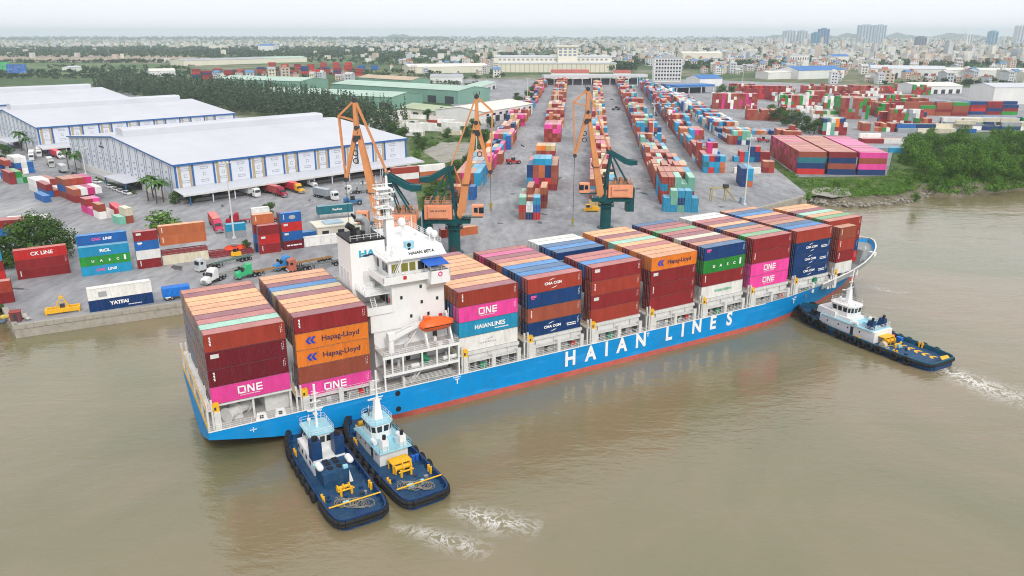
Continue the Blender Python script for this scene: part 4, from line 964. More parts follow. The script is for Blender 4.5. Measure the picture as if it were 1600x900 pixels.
# provision crane and boat davits on the near deck
cn2 = MB(); cn2.tube((30.0, .6, 10.0), (30.0, .6, 12.6), .55, n=12); cn2.bar((30.0, .6, 12.4), (36.6, 1.0, 14.4), .45, .6); cn2.bar((30.0, .6, 13.6), (36.0, 1.0, 14.6), .14); cn2.box(29.4, 30.6, 0, 1.2, 12.4, 13.6); cn2.build('provision_crane', M['white'], ship)
for x in (36.2, 41.0):
    d = MB(); d.prismx([(-1.0, 10.0), (-.2, 10.0), (2.3, 15.2), (1.9, 15.4), (1.2, 14.4)], x, x + .3); d.bar((x + .15, 1.0, 14.6), (x + .15, .9, 16.2), .12); d.build('boat_davit', M['white'], ship)
# lifeboat
lbt = empty('lifeboat', S(35.2, .1, 12.75), TH); tag(lbt, 'orange enclosed lifeboat hanging beside the white bridge of the ship', 'lifeboat')
rg = []
for x, hw, zb, zt in ((0, .15, 1.2, 1.7), (.35, .75, .5, 2.0), (1.1, 1.1, .12, 2.35), (2.6, 1.25, 0, 2.5), (4.4, 1.2, .02, 2.35), (5.6, .9, .2, 2.0), (6.3, .45, .7, 1.75), (6.5, .1, 1.2, 1.55)):
    zm = 1.25; rg.append([(x, -hw * .25, zb), (x, -hw, zm - .3), (x, -hw, zm), (x, -hw * .92, zm + .1), (x, -hw * .62, zt - .12), (x, 0, zt), (x, hw * .62, zt - .12), (x, hw * .92, zm + .1), (x, hw, zm), (x, hw, zm - .3), (x, hw * .25, zb)])
lb = MB(); lb.loft(rg); lb.build('hull', M['orange'], lbt)
lb = MB(); lb.box(.9, 2.0, -.55, .55, 2.2, 2.85); lb.build('conning_hatch', M['orange'], lbt)
lb = MB(); lb.box(.4, 6.2, -1.32, -1.22, 1.1, 1.22); lb.build('fender_strip', M['black'], lbt)

# small deck fittings that clutter the bridge block
r_ = random.Random(12)
for k, (x, y, z) in enumerate([(32.6, 5.0, 25.85), (33.0, 8.2, 25.85), (32.0, 15.0, 25.85), (38.0, 8.0, 27.1), (40.0, 12.0, 27.1), (36.5, 15.0, 27.1), (28.2, 7.6, 19.8), (29.6, 8.2, 19.8), (30.6, 2.2, 22.3), (33.5, 2.3, 22.3), (35.8, 2.2, 22.3), (29.6, 1.2, 10.0), (33.0, 1.8, 10.0), (38.6, 1.8, 10.0), (40.9, 2.2, 6.7), (31.6, 1.6, 6.7), (28.9, 2.0, 6.7)]):
    b = MB(); w_ = r_.uniform(.35, .8)
    if k % 3 == 0: b.tube((x, y, z), (x, y, z + w_ * 1.6), w_ * .4, n=8); b.ball((x, y, z + w_ * 1.7), w_ * .5, 8, 5, (1, 1, .6))
    else: b.box(x, x + w_, y, y + w_ * 1.2, z, z + w_ * 1.3)
    b.build('vent_cowl' if k % 3 == 0 else 'equipment_locker', M['white'] if k % 4 else M['ltgrey'], ship)
for x0, y0, z0, x1, y1, z1 in ((33.4, 2.2, 10.0, 36.0, 2.2, 13.2), (33.0, -.4, 3.8, 35.6, -.4, 6.6), (31.9, 2.6, 22.3, 33.6, 2.6, 25.8)):
    b = MB(); p0, p1 = Vector((x0, y0, z0)), Vector((x1, y1, z1))
    for dy in (0, .7): b.bar(p0 + Vector((0, dy, 0)), p1 + Vector((0, dy, 0)), .08, .18); b.bar(p0 + Vector((0, dy, .9)), p1 + Vector((0, dy, .9)), .05)
    for k in range(1, 12): c = p0.lerp(p1, k / 12); b.box(c.x - .12, c.x + .12, c.y, c.y + .7, c.z - .02, c.z + .02)
    b.build('stairway', M['white'], ship)
b = MB(); b.rail([(31.6, 3.1, 13.2), (27.5, 3.1, 13.2)], 1.0, 1.2, .03, 3); b.rail([(26.7, 9.2, 28.35), (32.9, 9.2, 28.35)], .9, 1.2, .03, 2); b.rail([(37.9, .5, 23.5), (41.4, .5, 23.5)], .35, .9, .03, 1); b.rail([(29.7, 1.7, 23.2), (37.8, 1.7, 23.2)], .3, 1.2, .025, 1); b.build('railing', M['white'], ship)
b = MB(); b.torus((34.6, 2.93, 11.3), (0, 1, 0), .34, .09, 14, 6); b.build('lifebuoy', M['red'], ship)
b = MB(); b.box(33.2, 33.8, 1.52, 1.6, 22.5, 23.1); b.build('fire_plan_box', M['red'], ship)
b = MB(); b.box(40.2, 40.9, 2.9, 2.99, 13.9, 14.6); b.build('fire_plan_box', M['red'], ship)
# ================================================================== harbour tugs
M['oldrope'] = mat('old_rope', (.30, .27, .22), .9, .3, 3)
def tyre(name='tyre_fender'):
    b = MB(); b.torus((0, 0, 0), (0, 1, 0), .60, .30, 14, 7); return b.mesh(name, [M['rubber']])
TYRE = tyre()
def tug(label, bow, stern, beam, style):
    bow = Vector(bow); stern = Vector(stern); d = (bow - stern); Lt = d.length; rz = math.atan2(d.y, d.x)
    t = empty('tugboat', (stern.x, stern.y, WZ - .55), rz); tag(t, label, 'tugboat', 'tugs handling the ship')
    hbm = beam / 2; k = Lt / 30.0
    tab = [(0, .62), (.4, .80), (1.2, .90), (3, .97), (8, 1), (19, 1), (23, .93), (26, .76), (28, .52), (29.3, .27), (30, .06)]
    stn = [0, .4, 1.2, 3, 6, 10, 15, 19, 21, 23, 25, 26.5, 28, 29.3, 30]
    dz = lambda x: 1.45 + .0016 * max(0, x - 10) ** 2 * 1.9
    h = MB()
    for side in (-1, 1):
        rows_ = []
        for x in stn:
            f = lerp_tab(tab, x) * hbm; z = dz(x) + .85; rk = max(0, x - 24) / 6
            rows_.append([(x * k - rk * 2.0, side * f * (.80 - .3 * rk), -1.2), (x * k - rk * 1.5, side * f * (.9 - .25 * rk), .0), (x * k - rk * 1.3, side * f * (.92 - .2 * rk), .32), (x * k - rk * .5, side * f * .985, z * .6), (x * k, side * f, z)])
        for j in range(4):
            h.mi = 0 if j < 2 else 1; vs_ = []
            for r in rows_: vs_ += [r[j], r[j + 1]]
            fs = [(2 * i, 2 * i + 2, 2 * i + 3, 2 * i + 1) for i in range(len(rows_) - 1)]
            h.add(vs_, fs if side < 0 else [q[::-1] for q in fs], True)
    f = .62 * hbm; h.mi = 1
    h.add([(0, -f * .8, -1.2), (0, -f, 2.3), (0, f, 2.3), (0, f * .8, -1.2)], [(0, 1, 2, 3)])
    h.build('hull', [M['hullred'], M['tugblue']], t)
    dk_ = MB()
    for a, b in zip(stn[:-1], stn[1:]):
        fa, fb = lerp_tab(tab, a) * hbm - .1, lerp_tab(tab, b) * hbm - .1
        fb = max(fb, .05); dk_.add([(a * k + .05, -fa, dz(a)), (b * k, -fb, dz(b)), (b * k, fb, dz(b)), (a * k + .05, fa, dz(a))], [(0, 1, 2, 3)])
    dk_.build('deck', M['tugdeck'], t)
    bwk = MB()
    for side in (-1, 1):
        for a, b in zip(stn[:-1], stn[1:]):
            fa, fb = lerp_tab(tab, a) * hbm, lerp_tab(tab, b) * hbm
            i_ = lambda f_, e: side * max(.02, f_ - e)
            bwk.hexa([(a * k, i_(fa, .30), dz(a)), (b * k, i_(fb, .30), dz(b)), (b * k, i_(fb, .02), dz(b)), (a * k, i_(fa, .02), dz(a))],
                     [(a * k, i_(fa, .24), dz(a) + .9), (b * k, i_(fb, .24), dz(b) + .9), (b * k, i_(fb, -.04), dz(b) + .9), (a * k, i_(fa, -.04), dz(a) + .9)])
    bwk.box(-.05, .2, -.60 * hbm, .60 * hbm, dz(0), dz(0) + .9)
    bwk.build('bulwark', M['tugblue'] if style != 3 else mat('tug_bulwark', (.012, .10, .16), .5, .15, .6), t)
    # rubbing strake round the stern
    rs = MB(); pts = [(x * k, lerp_tab(tab, x) * hbm + .12) for x in ((6.5, 5, 3, 1.2, .4, 0) if style == 1 else (10, 6, 3, 1.2, .4, 0))]
    pts = [(x, -y, dz(x / k) + .35) for x, y in pts] + [(-.18, 0, dz(0) + .35)] + [(x, y, dz(x / k) + .35) for x, y in pts[::-1]]
    for a, b in zip(pts[:-1], pts[1:]): rs.tube(a, b, .30, n=7)
    if style != 3:
        for a, b in zip(pts[:-1], pts[1:]): rs.tube((a[0] - .05, a[1] * 1.01, a[2] - .55), (b[0] - .05, b[1] * 1.01, b[2] - .55), .26, n=7)
    rs.build('stern_fender', M['rubber'], t)
    # tyres hung along both sides and thickly round the bow
    xs = [9.0, 11.6, 14.2, 16.8, 19.4] if style != 3 else [9.2, 10.9, 12.6, 14.3, 16.0, 17.7, 20.4, 22.0, 6.2, 3.9]
    xs = xs + [22.0, 24.0, 25.7, 27.2, 28.5]
    for x in xs:
        for side in (-1, 1):
            f = lerp_tab(tab, x) * hbm; f2 = lerp_tab(tab, x + .4) * hbm
            o = inst('tyre_fender', TYRE, t, (x * k, side * (f + .30), dz(x) + .25 - (.1 if x < 20 else .0)), math.atan2(side * (f2 - f), .4 * k))
            o.scale = (1.05,) * 3 if x < 22 else (1.25,) * 3
            if style != 3 and x > 21: inst('tyre_fender', TYRE, t, (x * k - .2, side * (f + .05), dz(x) - .65), math.atan2(side * (f2 - f), .4 * k), 1.15)
    bt = inst('tyre_fender', TYRE, t, (30 * k + .15, 0, dz(30) + .2), R(90), 1.3)
    # deckhouse
    z0 = dz(14)
    W2 = hbm * .60
    if style == 1:      # white side plating, blue casings and twin blue funnels
        b = MB(); b.box(14.5 * k, 23 * k, -W2, W2, z0, z0 + 2.5); b.build('deckhouse', M['white'], t)
        for xw in (16, 18, 20, 22):
            for s_ in (-1, 1): q = MB(); q.box(xw * k, xw * k + .7, s_ * W2 - .04, s_ * W2 + .04, z0 + 1.1, z0 + 1.8); q.build('window', M['glass'], t)
        b = MB(); b.box(10.4 * k, 16.2 * k, -W2 * .92, W2 * .92, z0, z0 + 2.2); b.build('engine_casing', M['tugdeck'], t)
        for s_ in (-1, 1):
            b = MB(); b.box(14.6 * k, 16.6 * k, s_ * 1.75 - .75, s_ * 1.75 + .75, z0 + 2.2, z0 + 5.4); fn = b.build('funnel', M['tugblue'], t)
            b = MB(); b.tube((15.6 * k, s_ * 1.75, z0 + 5.4), (15.6 * k, s_ * 1.75, z0 + 6.0), .45, n=10); b.build('funnel_cap', M['black'], fn)
            b = MB(); b.tube((11.6 * k, s_ * 2.3, z0 + 2.8), (12.8 * k, s_ * 2.3, z0 + 2.8), .5, n=12); b.ball((11.6 * k, s_ * 2.3, z0 + 2.8), .5, 10, 6); b.ball((12.8 * k, s_ * 2.3, z0 + 2.8), .5, 10, 6); b.build('life_raft', M['white'], t)
        b = MB()
        for xx in (11.4, 12.8, 14.0):
            for yy in (-1, 0.4): b.box(xx * k, xx * k + .8, yy, yy + .8, z0 + 2.2, z0 + 2.34)
        b.build('casing_hatch', M['black'], t)
        b = MB(); b.box(10.6 * k, 11.2 * k, -1.6, -.9, z0 + 2.2, z0 + 2.6); b.box(13 * k, 13.6 * k, 2.2, 2.9, z0 + 2.2, z0 + 2.7); b.build('deck_locker', M['aqua'], t)
        wx0, wx1, wz, wy = 17.6 * k, 22.6 * k, z0 + 2.5, W2 * .74; roofm = M['aqua']; wallm = M['white']
        b = MB(); b.prismx([(-2.0, z0 + .2), (-1.4, z0 + .2), (-1.5, z0 + 2.2)], 9.8 * k, 10.0 * k); b.build('side_panel', M['white'], t)
    else:
        b = MB(); b.box(11.5 * k if style == 3 else 13 * k, 23.2 * k, -W2, W2, z0, z0 + 2.5)
        if style == 3: b.hexa([(20 * k, -W2, z0 + 2.5), (24.4 * k, -W2 * .8, z0 + 2.5), (24.4 * k, W2 * .8, z0 + 2.5), (20 * k, W2, z0 + 2.5)], [(20 * k, -W2, z0 + 4.0), (24.2 * k, -W2 * .8, z0 + 4.0), (24.2 * k, W2 * .8, z0 + 4.0), (20 * k, W2, z0 + 4.0)])
        b.build('deckhouse', M['white'], t)
        b = MB(); b.box(12 * k, 22.8 * k, -W2 - .35, W2 + .35, z0 + 2.5, z0 + 2.62); b.build('boat_deck', M['aqua'], t)
        rl_ = MB(); zz = z0 + 2.62
        rl_.rail([(22.6 * k, -W2 - .3, zz), (12.1 * k, -W2 - .3, zz), (12.1 * k, W2 + .3, zz), (22.6 * k, W2 + .3, zz)], .95, 1.2, .025, 3); rl_.build('railing', M['white'] if style == 3 else M['aqua'], t)
        for xw in (14.5, 17, 19, 21.4):
            for s_ in (-1, 1): q = MB(); q.tube((xw * k, s_ * (W2 - .05), z0 + 1.5), (xw * k, s_ * (W2 + .03), z0 + 1.5), .2, n=10); q.build('porthole', M['glass'], t)
        q = MB()
        for s_ in (-1, 1): q.box(15.8 * k, 15.8 * k + .75, s_ * W2 - .04, s_ * W2 + .04, z0 + .2, z0 + 2.1)
        q.build('door', M['dark'], t)
        for s_ in (-1, 1):
            b = MB(); fx_ = 12.4 * k
            b.hexa([(fx_, s_ * W2 * .62 - .55, z0 + 2.5), (fx_ + 1.8, s_ * W2 * .62 - .55, z0 + 2.5), (fx_ + 1.8, s_ * W2 * .62 + .55, z0 + 2.5), (fx_, s_ * W2 * .62 + .55, z0 + 2.5)], [(fx_ + .1, s_ * W2 * .62 - .5, z0 + 4.5), (fx_ + 1.3, s_ * W2 * .62 - .5, z0 + 4.5), (fx_ + 1.3, s_ * W2 * .62 + .5, z0 + 4.5), (fx_ + .1, s_ * W2 * .62 + .5, z0 + 4.5)])
            fn = b.build('funnel', M['white'] if style == 2 else M['tugblue'], t)
            b = MB(); b.tube((fx_ + .6, s_ * W2 * .62, z0 + 4.5), (fx_ + .5, s_ * W2 * .62, z0 + 5.2), .3, n=8); b.build('exhaust_pipe', M['black'], fn)
            b = MB(); x = 15.2 * k; b.tube((x, s_ * W2 * .9, z0 + 3.1), (x + 1.1, s_ * W2 * .9, z0 + 3.1), .42, n=12); b.build('life_raft', M['white'], t)
            b = MB(); b.box(14.0 * k, 14.9 * k, s_ * 1.2 - .45, s_ * 1.2 + .45, z0 + 2.6, z0 + 3.5); b.build('deck_locker', M['aqua'], t)
        wx0, wx1, wz, wy = 17.2 * k, 22.0 * k, z0 + (2.5 if style == 2 else 3.3), W2 * .72; roofm = M['aqua'] if style == 2 else M['white']; wallm = M['white']
        if style == 3: b = MB(); b.box(17.0 * k, 22.4 * k, -W2 * .8, W2 * .8, z0 + 2.6, z0 + 3.32); b.build('wheelhouse_base', M['white'], t)
    # wheelhouse: eight-sided, with raked windows all round
    def octo(x0, x1, y, c): return [(x0 + c, -y), (x1 - c, -y), (x1, -y + c), (x1, y - c), (x1 - c, y), (x0 + c, y), (x0, y - c), (x0, -y + c)]
    cf = {1: .35, 2: .7, 3: .8}[style] * k; pl_ = octo(wx0, wx1, wy, cf); ph = octo(wx0 - .12, wx1 + .12, wy + .12, cf)
    b = MB(); b.loft([[(x, y, wz) for x, y in pl_], [(x, y, wz + 1.1) for x, y in pl_], [(x, y, wz + 2.35) for x, y in ph], [(x, y, wz + 2.5) for x, y in ph]], smooth=False); wo = b.build('wheelhouse', wallm, t)
    for i in range(8):
        a, c = Vector((*pl_[i], wz + 1.15)), Vector((*pl_[(i + 1) % 8], wz + 1.15)); a2, c2 = Vector((*ph[i], wz + 2.2)), Vector((*ph[(i + 1) % 8], wz + 2.2)); nrm = (c - a).cross(a2 - a).normalized() * .03
        ln = (c - a).length; nw = 3 if ln > 2.5 else (2 if ln > 1.3 else 1)
        for j in range(nw):
            f0, f1 = (j + .14) / nw, (j + .86) / nw; q = MB()
            A, B, C_, D = a.lerp(c, f0), a.lerp(c, f1), a2.lerp(c2, f1), a2.lerp(c2, f0)
            q.hexa([A - nrm, B - nrm, B + nrm, A + nrm], [D - nrm, C_ - nrm, C_ + nrm, D + nrm]); q.build('window', M['glass'], wo)
    zt = wz + 2.5
    b = MB(); b.prism(octo(wx0 - .25, wx1 + .25, wy + .25, cf), zt, zt + .16); b.build('roof', roofm, wo)
    rl_ = MB(); pr = octo(wx0 - .15, wx1 + .15, wy + .15, cf); rl_.rail([(x, y, zt + .16) for x, y in pr + pr[:1]], .9, 1.0, .022, 2); rl_.build('railing', M['white'], t)
    # deck clutter: drums, boxes, hose reels, bulwark stays
    rk_ = random.Random(style * 7)
    for q_ in range(16):
        x = rk_.choice((rk_.uniform(4, 10), rk_.uniform(23, 26))); y = rk_.uniform(-.7, .7) * lerp_tab(tab, x) * hbm; w_ = rk_.uniform(.25, .6); b = MB()
        if q_ % 3: b.box(x * k, x * k + w_, y, y + w_ * 1.4, dz(x), dz(x) + w_)
        else: b.tube((x * k, y, dz(x)), (x * k, y, dz(x) + w_ * 1.2), w_ * .5, n=8)
        b.build('deck_fitting', rk_.choice([M['tugblue'], M['dark'], M['steel'], M['tugblue'], M['aqua']]), t)
    b = MB()
    for q_ in range(18):
        x = 1.5 + q_ * 1.45
        for s_ in (-1, 1): f = lerp_tab(tab, x) * hbm - .28; b.hexa([(x * k, s_ * f, dz(x)), (x * k + .08, s_ * f, dz(x)), (x * k + .08, s_ * (f - .4), dz(x)), (x * k, s_ * (f - .4), dz(x))], [(x * k, s_ * f, dz(x) + .85), (x * k + .08, s_ * f, dz(x) + .85), (x * k + .08, s_ * (f - .06), dz(x) + .85), (x * k, s_ * (f - .06), dz(x) + .85)])
    tag(b.build('bulwark_stay', M['tugblue'], t), kind='stuff')
    # mast
    mx = (wx0 + wx1) / 2; mh = {1: 7.6, 2: 8.6, 3: 8.4}[style]; b = MB()
    if style == 1:
        b.bar((mx, 0, zt), (mx - .3, 0, zt + mh), .30, .30)
        for k_i in range(7): z = zt + .8 + k_i * .9; b.bar((mx - .3, -.35, z), (mx + .3, .35, z), .06)
    else:
        b.taper((mx - .3, 0, zt), (mx - .3, 0, zt + mh * .42), 1.5, 1.1, .8, .6); b.bar((mx - .4, 0, zt + mh * .4), (mx - .6, 0, zt + mh), .22)
        for dx in (-.5, .3): b.bar((mx + dx, -.4, zt), (mx - .4, 0, zt + mh * .8), .12)
    mo_ = b.build('mast', M['white'], t)
    b = MB()
    for f_, l_ in ((.45, 2.2), (.62, 1.6), (.80, 1.1)): b.bar((mx - .4, -l_ / 2, zt + mh * f_), (mx - .4, l_ / 2, zt + mh * f_), .12)
    b.bar((mx + .3, -1.1, zt + mh * .36), (mx + .9, 1.0, zt + mh * .36), .16, .22); b.box(mx - .2, mx + .5, -.3, .3, zt + mh * .30, zt + mh * .33)
    for y in (-1.0, .9): b.tube((mx + .9, y, zt), (mx + .9, y, zt + 2.2), .04, n=5)
    b.build('radar', M['white'], mo_)
    b = MB(); b.tube((mx + 1.2, .8, zt + .1), (mx + 1.2, .8, zt + .9), .14, n=8); b.ball((mx + 1.2, .8, zt + 1.1), .32, 10, 6); b.build('searchlight', M['dark'] if style == 2 else M['white'], t)
    # winches, bitts, ropes
    ym = M['yellow']
    wxp = {1: 8.6, 2: 9.8, 3: 10.2}[style] * k
    ws = .55 if style == 1 else .8
    b = MB(); b.tube((wxp, -1.5 * ws, z0 + .9 * ws), (wxp, 1.5 * ws, z0 + .9 * ws), .5 * ws, n=12)
    for y in (-1.6 * ws, 0, 1.6 * ws): b.tube((wxp, y - .08, z0 + .9 * ws), (wxp, y + .08, z0 + .9 * ws), .9 * ws, n=14); b.box(wxp - .6 * ws, wxp + .6 * ws, y - .12, y + .12, z0, z0 + .8 * ws)
    if style != 1: b.box(wxp - .1, wxp + 1.9, -1.6, 1.6, z0 + 1.45, z0 + 1.6); [b.bar((wxp + x, y, z0), (wxp + x, y, z0 + 1.5), .16) for x in (0, 1.7) for y in (-1.5, 1.5)]
    b.build('towing_winch', ym, t)
    b = MB(); xx = {1: 7.2, 2: 8.2, 3: 8.4}[style] * k
    for y in (-.8, .8): b.tube((xx, y, z0 - .1), (xx, y, z0 + 1.1), .2, n=10)
    b.tube((xx, -1.2, z0 + .8), (xx, 1.2, z0 + .8), .14, n=8); b.build('tow_bitt', ym, t)
    for x in (7.0, 21.5) if style != 3 else (6.5, 14.0):
        for s_ in (-1, 1):
            f = lerp_tab(tab, x) * hbm - .55; b = MB()
            for dx in (-.35, .35): b.tube((x * k + dx, s_ * f, dz(x)), (x * k + dx, s_ * f, dz(x) + 1.15), .2, n=8)
            b.tube((x * k - .7, s_ * f, dz(x) + .75), (x * k + .7, s_ * f, dz(x) + .75), .12, n=6); b.build('mooring_bitt', ym, t)
    fb_ = MB(); fb_.tube((26.2 * k, -.9, dz(26) + .7), (26.2 * k, .9, dz(26) + .7), .55, n=10); fb_.box(25.6 * k, 26.8 * k, -1.2, 1.2, dz(26), dz(26) + .35); fb_.build('bow_winch', ym if style == 2 else M['dark'], t)
    if style != 3:
        rp = MB(); r_ = random.Random(style)
        for q in range(9):
            cx, cy = (3.2 + q * .28) * k, -1.6 + .42 * q + r_.uniform(-.3, .3); pts = []
            for i in range(22): a = i * .62; rr_ = .9 + .25 * math.sin(i * .9 + q); pts.append((cx + rr_ * 1.1 * math.cos(a), cy + rr_ * .9 * math.sin(a), z0 + .10 + .012 * i))
            rp.path(pts, .045, 4)
        rp.build('rope_coil', M['oldrope'], t)
        b = MB(); b.tube((3.4 * k, -lerp_tab(tab, 3.4) * hbm + .2, z0 + 1.15), (3.4 * k, lerp_tab(tab, 3.4) * hbm - .2, z0 + 1.15), .11, n=6); b.build('rope_guard', ym, t)
        b = MB(); b.box(4.3 * k, 5.2 * k, .4, 1.3, z0, z0 + .35); b.build('deck_crate', M['aqua'], t)
        b = MB(); b.box(1.2 * k, 2.6 * k, -.9, .6, z0 + .0, z0 + .06); b.build('deck_hatch', M['tugblue'], t)
        if style == 2:
            for yy in (2.6, 3.3): b = MB(); b.tube((11.6 * k, -yy, z0), (11.6 * k, -yy, z0 + 1.0), .32, n=10); b.build('drum', mat('drum_blue', (.02, .12, .5), .5), t)
    else:
        ch = MB()
        for q in range(5):
            x = 2.2 * k + q * 1.75; ch.prism([(x, -2.6), (x + .8, -2.6), (x + 1.5, -1.7), (x + .8, -.8), (x, -.8), (x + .7, -1.7)], dz(0) + .006, dz(0) + .012)
        ch.add([((8.2 + 1.7 * math.cos(a)) * k, 1.2 + 1.7 * math.sin(a), dz(0) + .01) for a in np.linspace(-1.6, 1.6, 12)] + [((8.2 + 1.4 * math.cos(a)) * k, 1.2 + 1.4 * math.sin(a), dz(0) + .01) for a in np.linspace(-1.6, 1.6, 12)], [(i, i + 1, i + 13, i + 12) for i in range(11)])
        ch.prism([(.3, -2.3), (1.4, -3.2), (1.6, -1.0), (.3, .3)], dz(0) + .91, dz(0) + .95); ch.build('deck_marking', M['yellow'], t)
        b = MB(); b.tube((9.3 * k, 3.0, z0 + .8), (9.3 * k, 3.9, z0 + .8), .75, n=14); b.build('rope_drum', M['rope'], t)
        b = MB(); b.box(11.0 * k, 11.9 * k, -3.4, -2.6, z0, z0 + 1.1); b.build('fire_box', M['red'], t)
        b = MB(); b.box(9.6 * k, 10.6 * k, -3.9, -3.1, z0, z0 + .9); b.build('deck_crate', mat('crate_blue', (.02, .15, .5), .5), t)
        text('HAI AU 28', .8, M['txtw'], t, (3.2 * k, -hbm * .985, dz(3) + .2), bold=.02); text('HAI AU 28', .7, M['txtw'], t, (24.4 * k, -lerp_tab(tab, 24.4) * hbm - .06, dz(24) + .35), rot=(math.pi / 2, 0, R(14)), bold=.02)
    return t
tug('dark blue tug with twin blue funnels, left of the pair at the stern', (-35.6, 115.6, 0), (-20.4, 90.6, 0), 8.3, 1)
tug('blue tug with white house and yellow winch, right of the stern pair', (-26.9, 118.4, 0), (-11.9, 95.4, 0), 7.9, 2)
tug('navy tug with white wheelhouse and yellow deck arrows pushing on the bow quarter', (69.6, 175.0, 0), (87.5, 142.9, 0), 9.8, 3)
# mooring line from the first tug up to the ship
ln = MB(); A_, B_ = Vector((-35.0, 114.4, 2.6)), S(12.5, -1.4, 3.2); pts = [A_.lerp(B_, k / 10) + Vector((0, 0, -1.2 * math.sin(math.pi * k / 10))) for k in range(11)]
ln.path(pts, .07, 5); tag(ln.build('tow_line', M['rope']), 'pale tow line running from the left stern tug up to the ship', 'rope')
ln = MB(); A_, B_ = Vector((70.2, 173.6, 3.2)), S(134.0, -.9, 3.6); pts = [A_.lerp(B_, k / 8) + Vector((0, 0, -.5 * math.sin(math.pi * k / 8))) for k in range(9)]
ln.path(pts, .09, 5); tag(ln.build('tow_line', M['rope']), 'pale tow line from the bow tug to the hull opening', 'rope')
# ================================================================== quay cranes
def crane(label, x, y, ang):
    c = empty('quay_crane', (x * KQ, y * KQ, GZ), ang); c.scale = (KQ,) * 3; tag(c, label, 'crane', 'level luffing cranes on the quay'); z_ = -GZ
    b = MB(); b.tube((0, 0, 0), (0, 0, 8.3), 1.75, n=20); b.tube((0, 0, 0), (0, 0, .4), 2.6, n=20); b.tube((0, 0, 7.2), (0, 0, 7.5), 2.6, n=20); b.tube((0, 0, 8.3), (0, 0, 9.0), 2.3, n=20); col_ = b.build('pedestal', M['teal'], c)
    b = MB(); b.rail([(2.5 * math.cos(a), 2.5 * math.sin(a), 7.5) for a in np.linspace(0, 6.283, 13)], 1.0, 1.3, .03, 2); b.build('pedestal_railing', M['dark'], col_)
    b = MB(); b.box(-1.0, 1.0, -1.78, -1.70, .3, 2.2); b.build('pedestal_door', M['dark'], col_)
    b = MB(); b.box(-7.6, 4.8, -2.2, 2.2, 9.0, 10.4); b.hexa([(-8.8, -1.5, 5.6), (-6.2, -1.5, 5.6), (-6.2, 1.5, 5.6), (-8.8, 1.5, 5.6)], [(-8.8, -1.7, 13.2), (-6.2, -1.7, 10.4), (-6.2, 1.7, 10.4), (-8.8, 1.7, 13.2)]); b.build('slewing_platform', M['teal'], c)
    b = MB(); b.box(-8.0, -.3, -2.9, 2.9, 10.4, 14.6); b.box(-7.0, -1.2, -3.5, -2.9, 10.9, 14.2); b.box(-7.0, -1.2, 2.9, 3.5, 10.9, 14.2); ho = b.build('machinery_house', M['housor'], c)
    b = MB(); b.box(-8.05, -.25, -2.95, 2.95, 14.6, 14.75); b.build('house_roof', mat('rusty_roof', (.34, .22, .16), .8, .3, .8, dirt=((.14, .08, .05), .6)), ho)
    b = MB()
    for xx in (-6.4, -4.8, -3.2): b.box(xx, xx + .9, -1.6, 1.4, 14.75, 15.9); b.tube((xx + .4, -1.2, 15.9), (xx + .4, 1.0, 15.9), .55, n=10)
    b.build('winch_gear', mat('winch_rust', (.40, .20, .10), .7, .3, 1), ho)
    s_ = 1 if abs(ang) < 1.5 else -1                      # the side towards the water
    text('HAI AN PORT', .75, M['txtn'], ho, (-4.1, -3.53 * s_, 12.9), rot=(math.pi / 2, 0, 0 if s_ > 0 else math.pi), bold=.012, name='house_lettering')
    b = MB(); b.box(5.4, 8.6, -3.0, -.6, 11.3, 14.4); cb = b.build('operator_cab', M['housor'], c)
    for q in ((7.3, 8.66, -3.05, -.55, 12.2, 13.9), (5.9, 7.0, -3.06, -2.98, 12.4, 13.8), (5.9, 7.0, -.62, -.54, 12.4, 13.8)): b = MB(); b.box(*q); b.build('cab_window', M['glass'], cb)
    b = MB(); b.box(2.6, 8.4, -3.3, -.4, 11.0, 11.25); b.build('cab_walkway', M['teal'], c)
    b = MB(); b.rail([(2.6, -3.3, 11.25), (5.2, -3.3, 11.25)], 1.0, .8, .03, 3); b.rail([(2.6, 3.2, 10.4), (4.8, 3.2, 10.4)], 1.0, .8, .03, 3); b.build('walkway_railing', M['ltgrey'], c)
    # A-frame
    b = MB()
    for y_ in (-1.7, 1.7):
        b.bar((1.0, y_, 10.4), (-1.0, y_ * .55, 24.4), .55, .7); b.bar((-6.6, y_, 14.6), (-1.0, y_ * .55, 24.2), .4, .45); b.bar((-3.4, y_, 14.6), (-1.0, y_ * .6, 22.4), .3, .3)
    b.box(-1.5, -.5, -1.4, 1.4, 23.9, 24.6); b.bar((.2, -1.4, 16), (.2, 1.4, 16), .3); b.bar((-.4, -1.2, 20), (-.4, 1.2, 20), .3)
    b.box(-1.2, 1.6, -1.5, 1.5, 13.0, 13.2); b.build('a_frame', M['teal'], c)
    b = MB(); b.rail([(-1.4, -1.3, 24.6), (-.4, -1.3, 24.6), (-.4, 1.3, 24.6), (-1.4, 1.3, 24.6)], 1.0, 1, .03, 2); b.build('a_frame_railing', M['dark'], c)
    # balance beam with its counterweight
    b = MB()
    for y_ in (-1.1, 1.1):
        b.prismy([(.6, 24.2), (.4, 25.3), (-1.2, 25.0), (-6.4, 22.2), (-8.9, 22.0), (-9.4, 20.6), (-7.0, 20.4), (-5.0, 21.0), (-1.0, 23.6)], y_ - .2, y_ + .2)
    b.box(-9.3, -6.2, -.9, .9, 20.7, 22.0); b.build('balance_beam', M['teal'], c)
    b = MB()
    for y_ in (-.7, .7): b.bar((.4, y_, 24.8), (3.3, y_, 17.5), .16)
    b.build('luffing_link', M['craneor'], c)
    # boom
    b = MB()
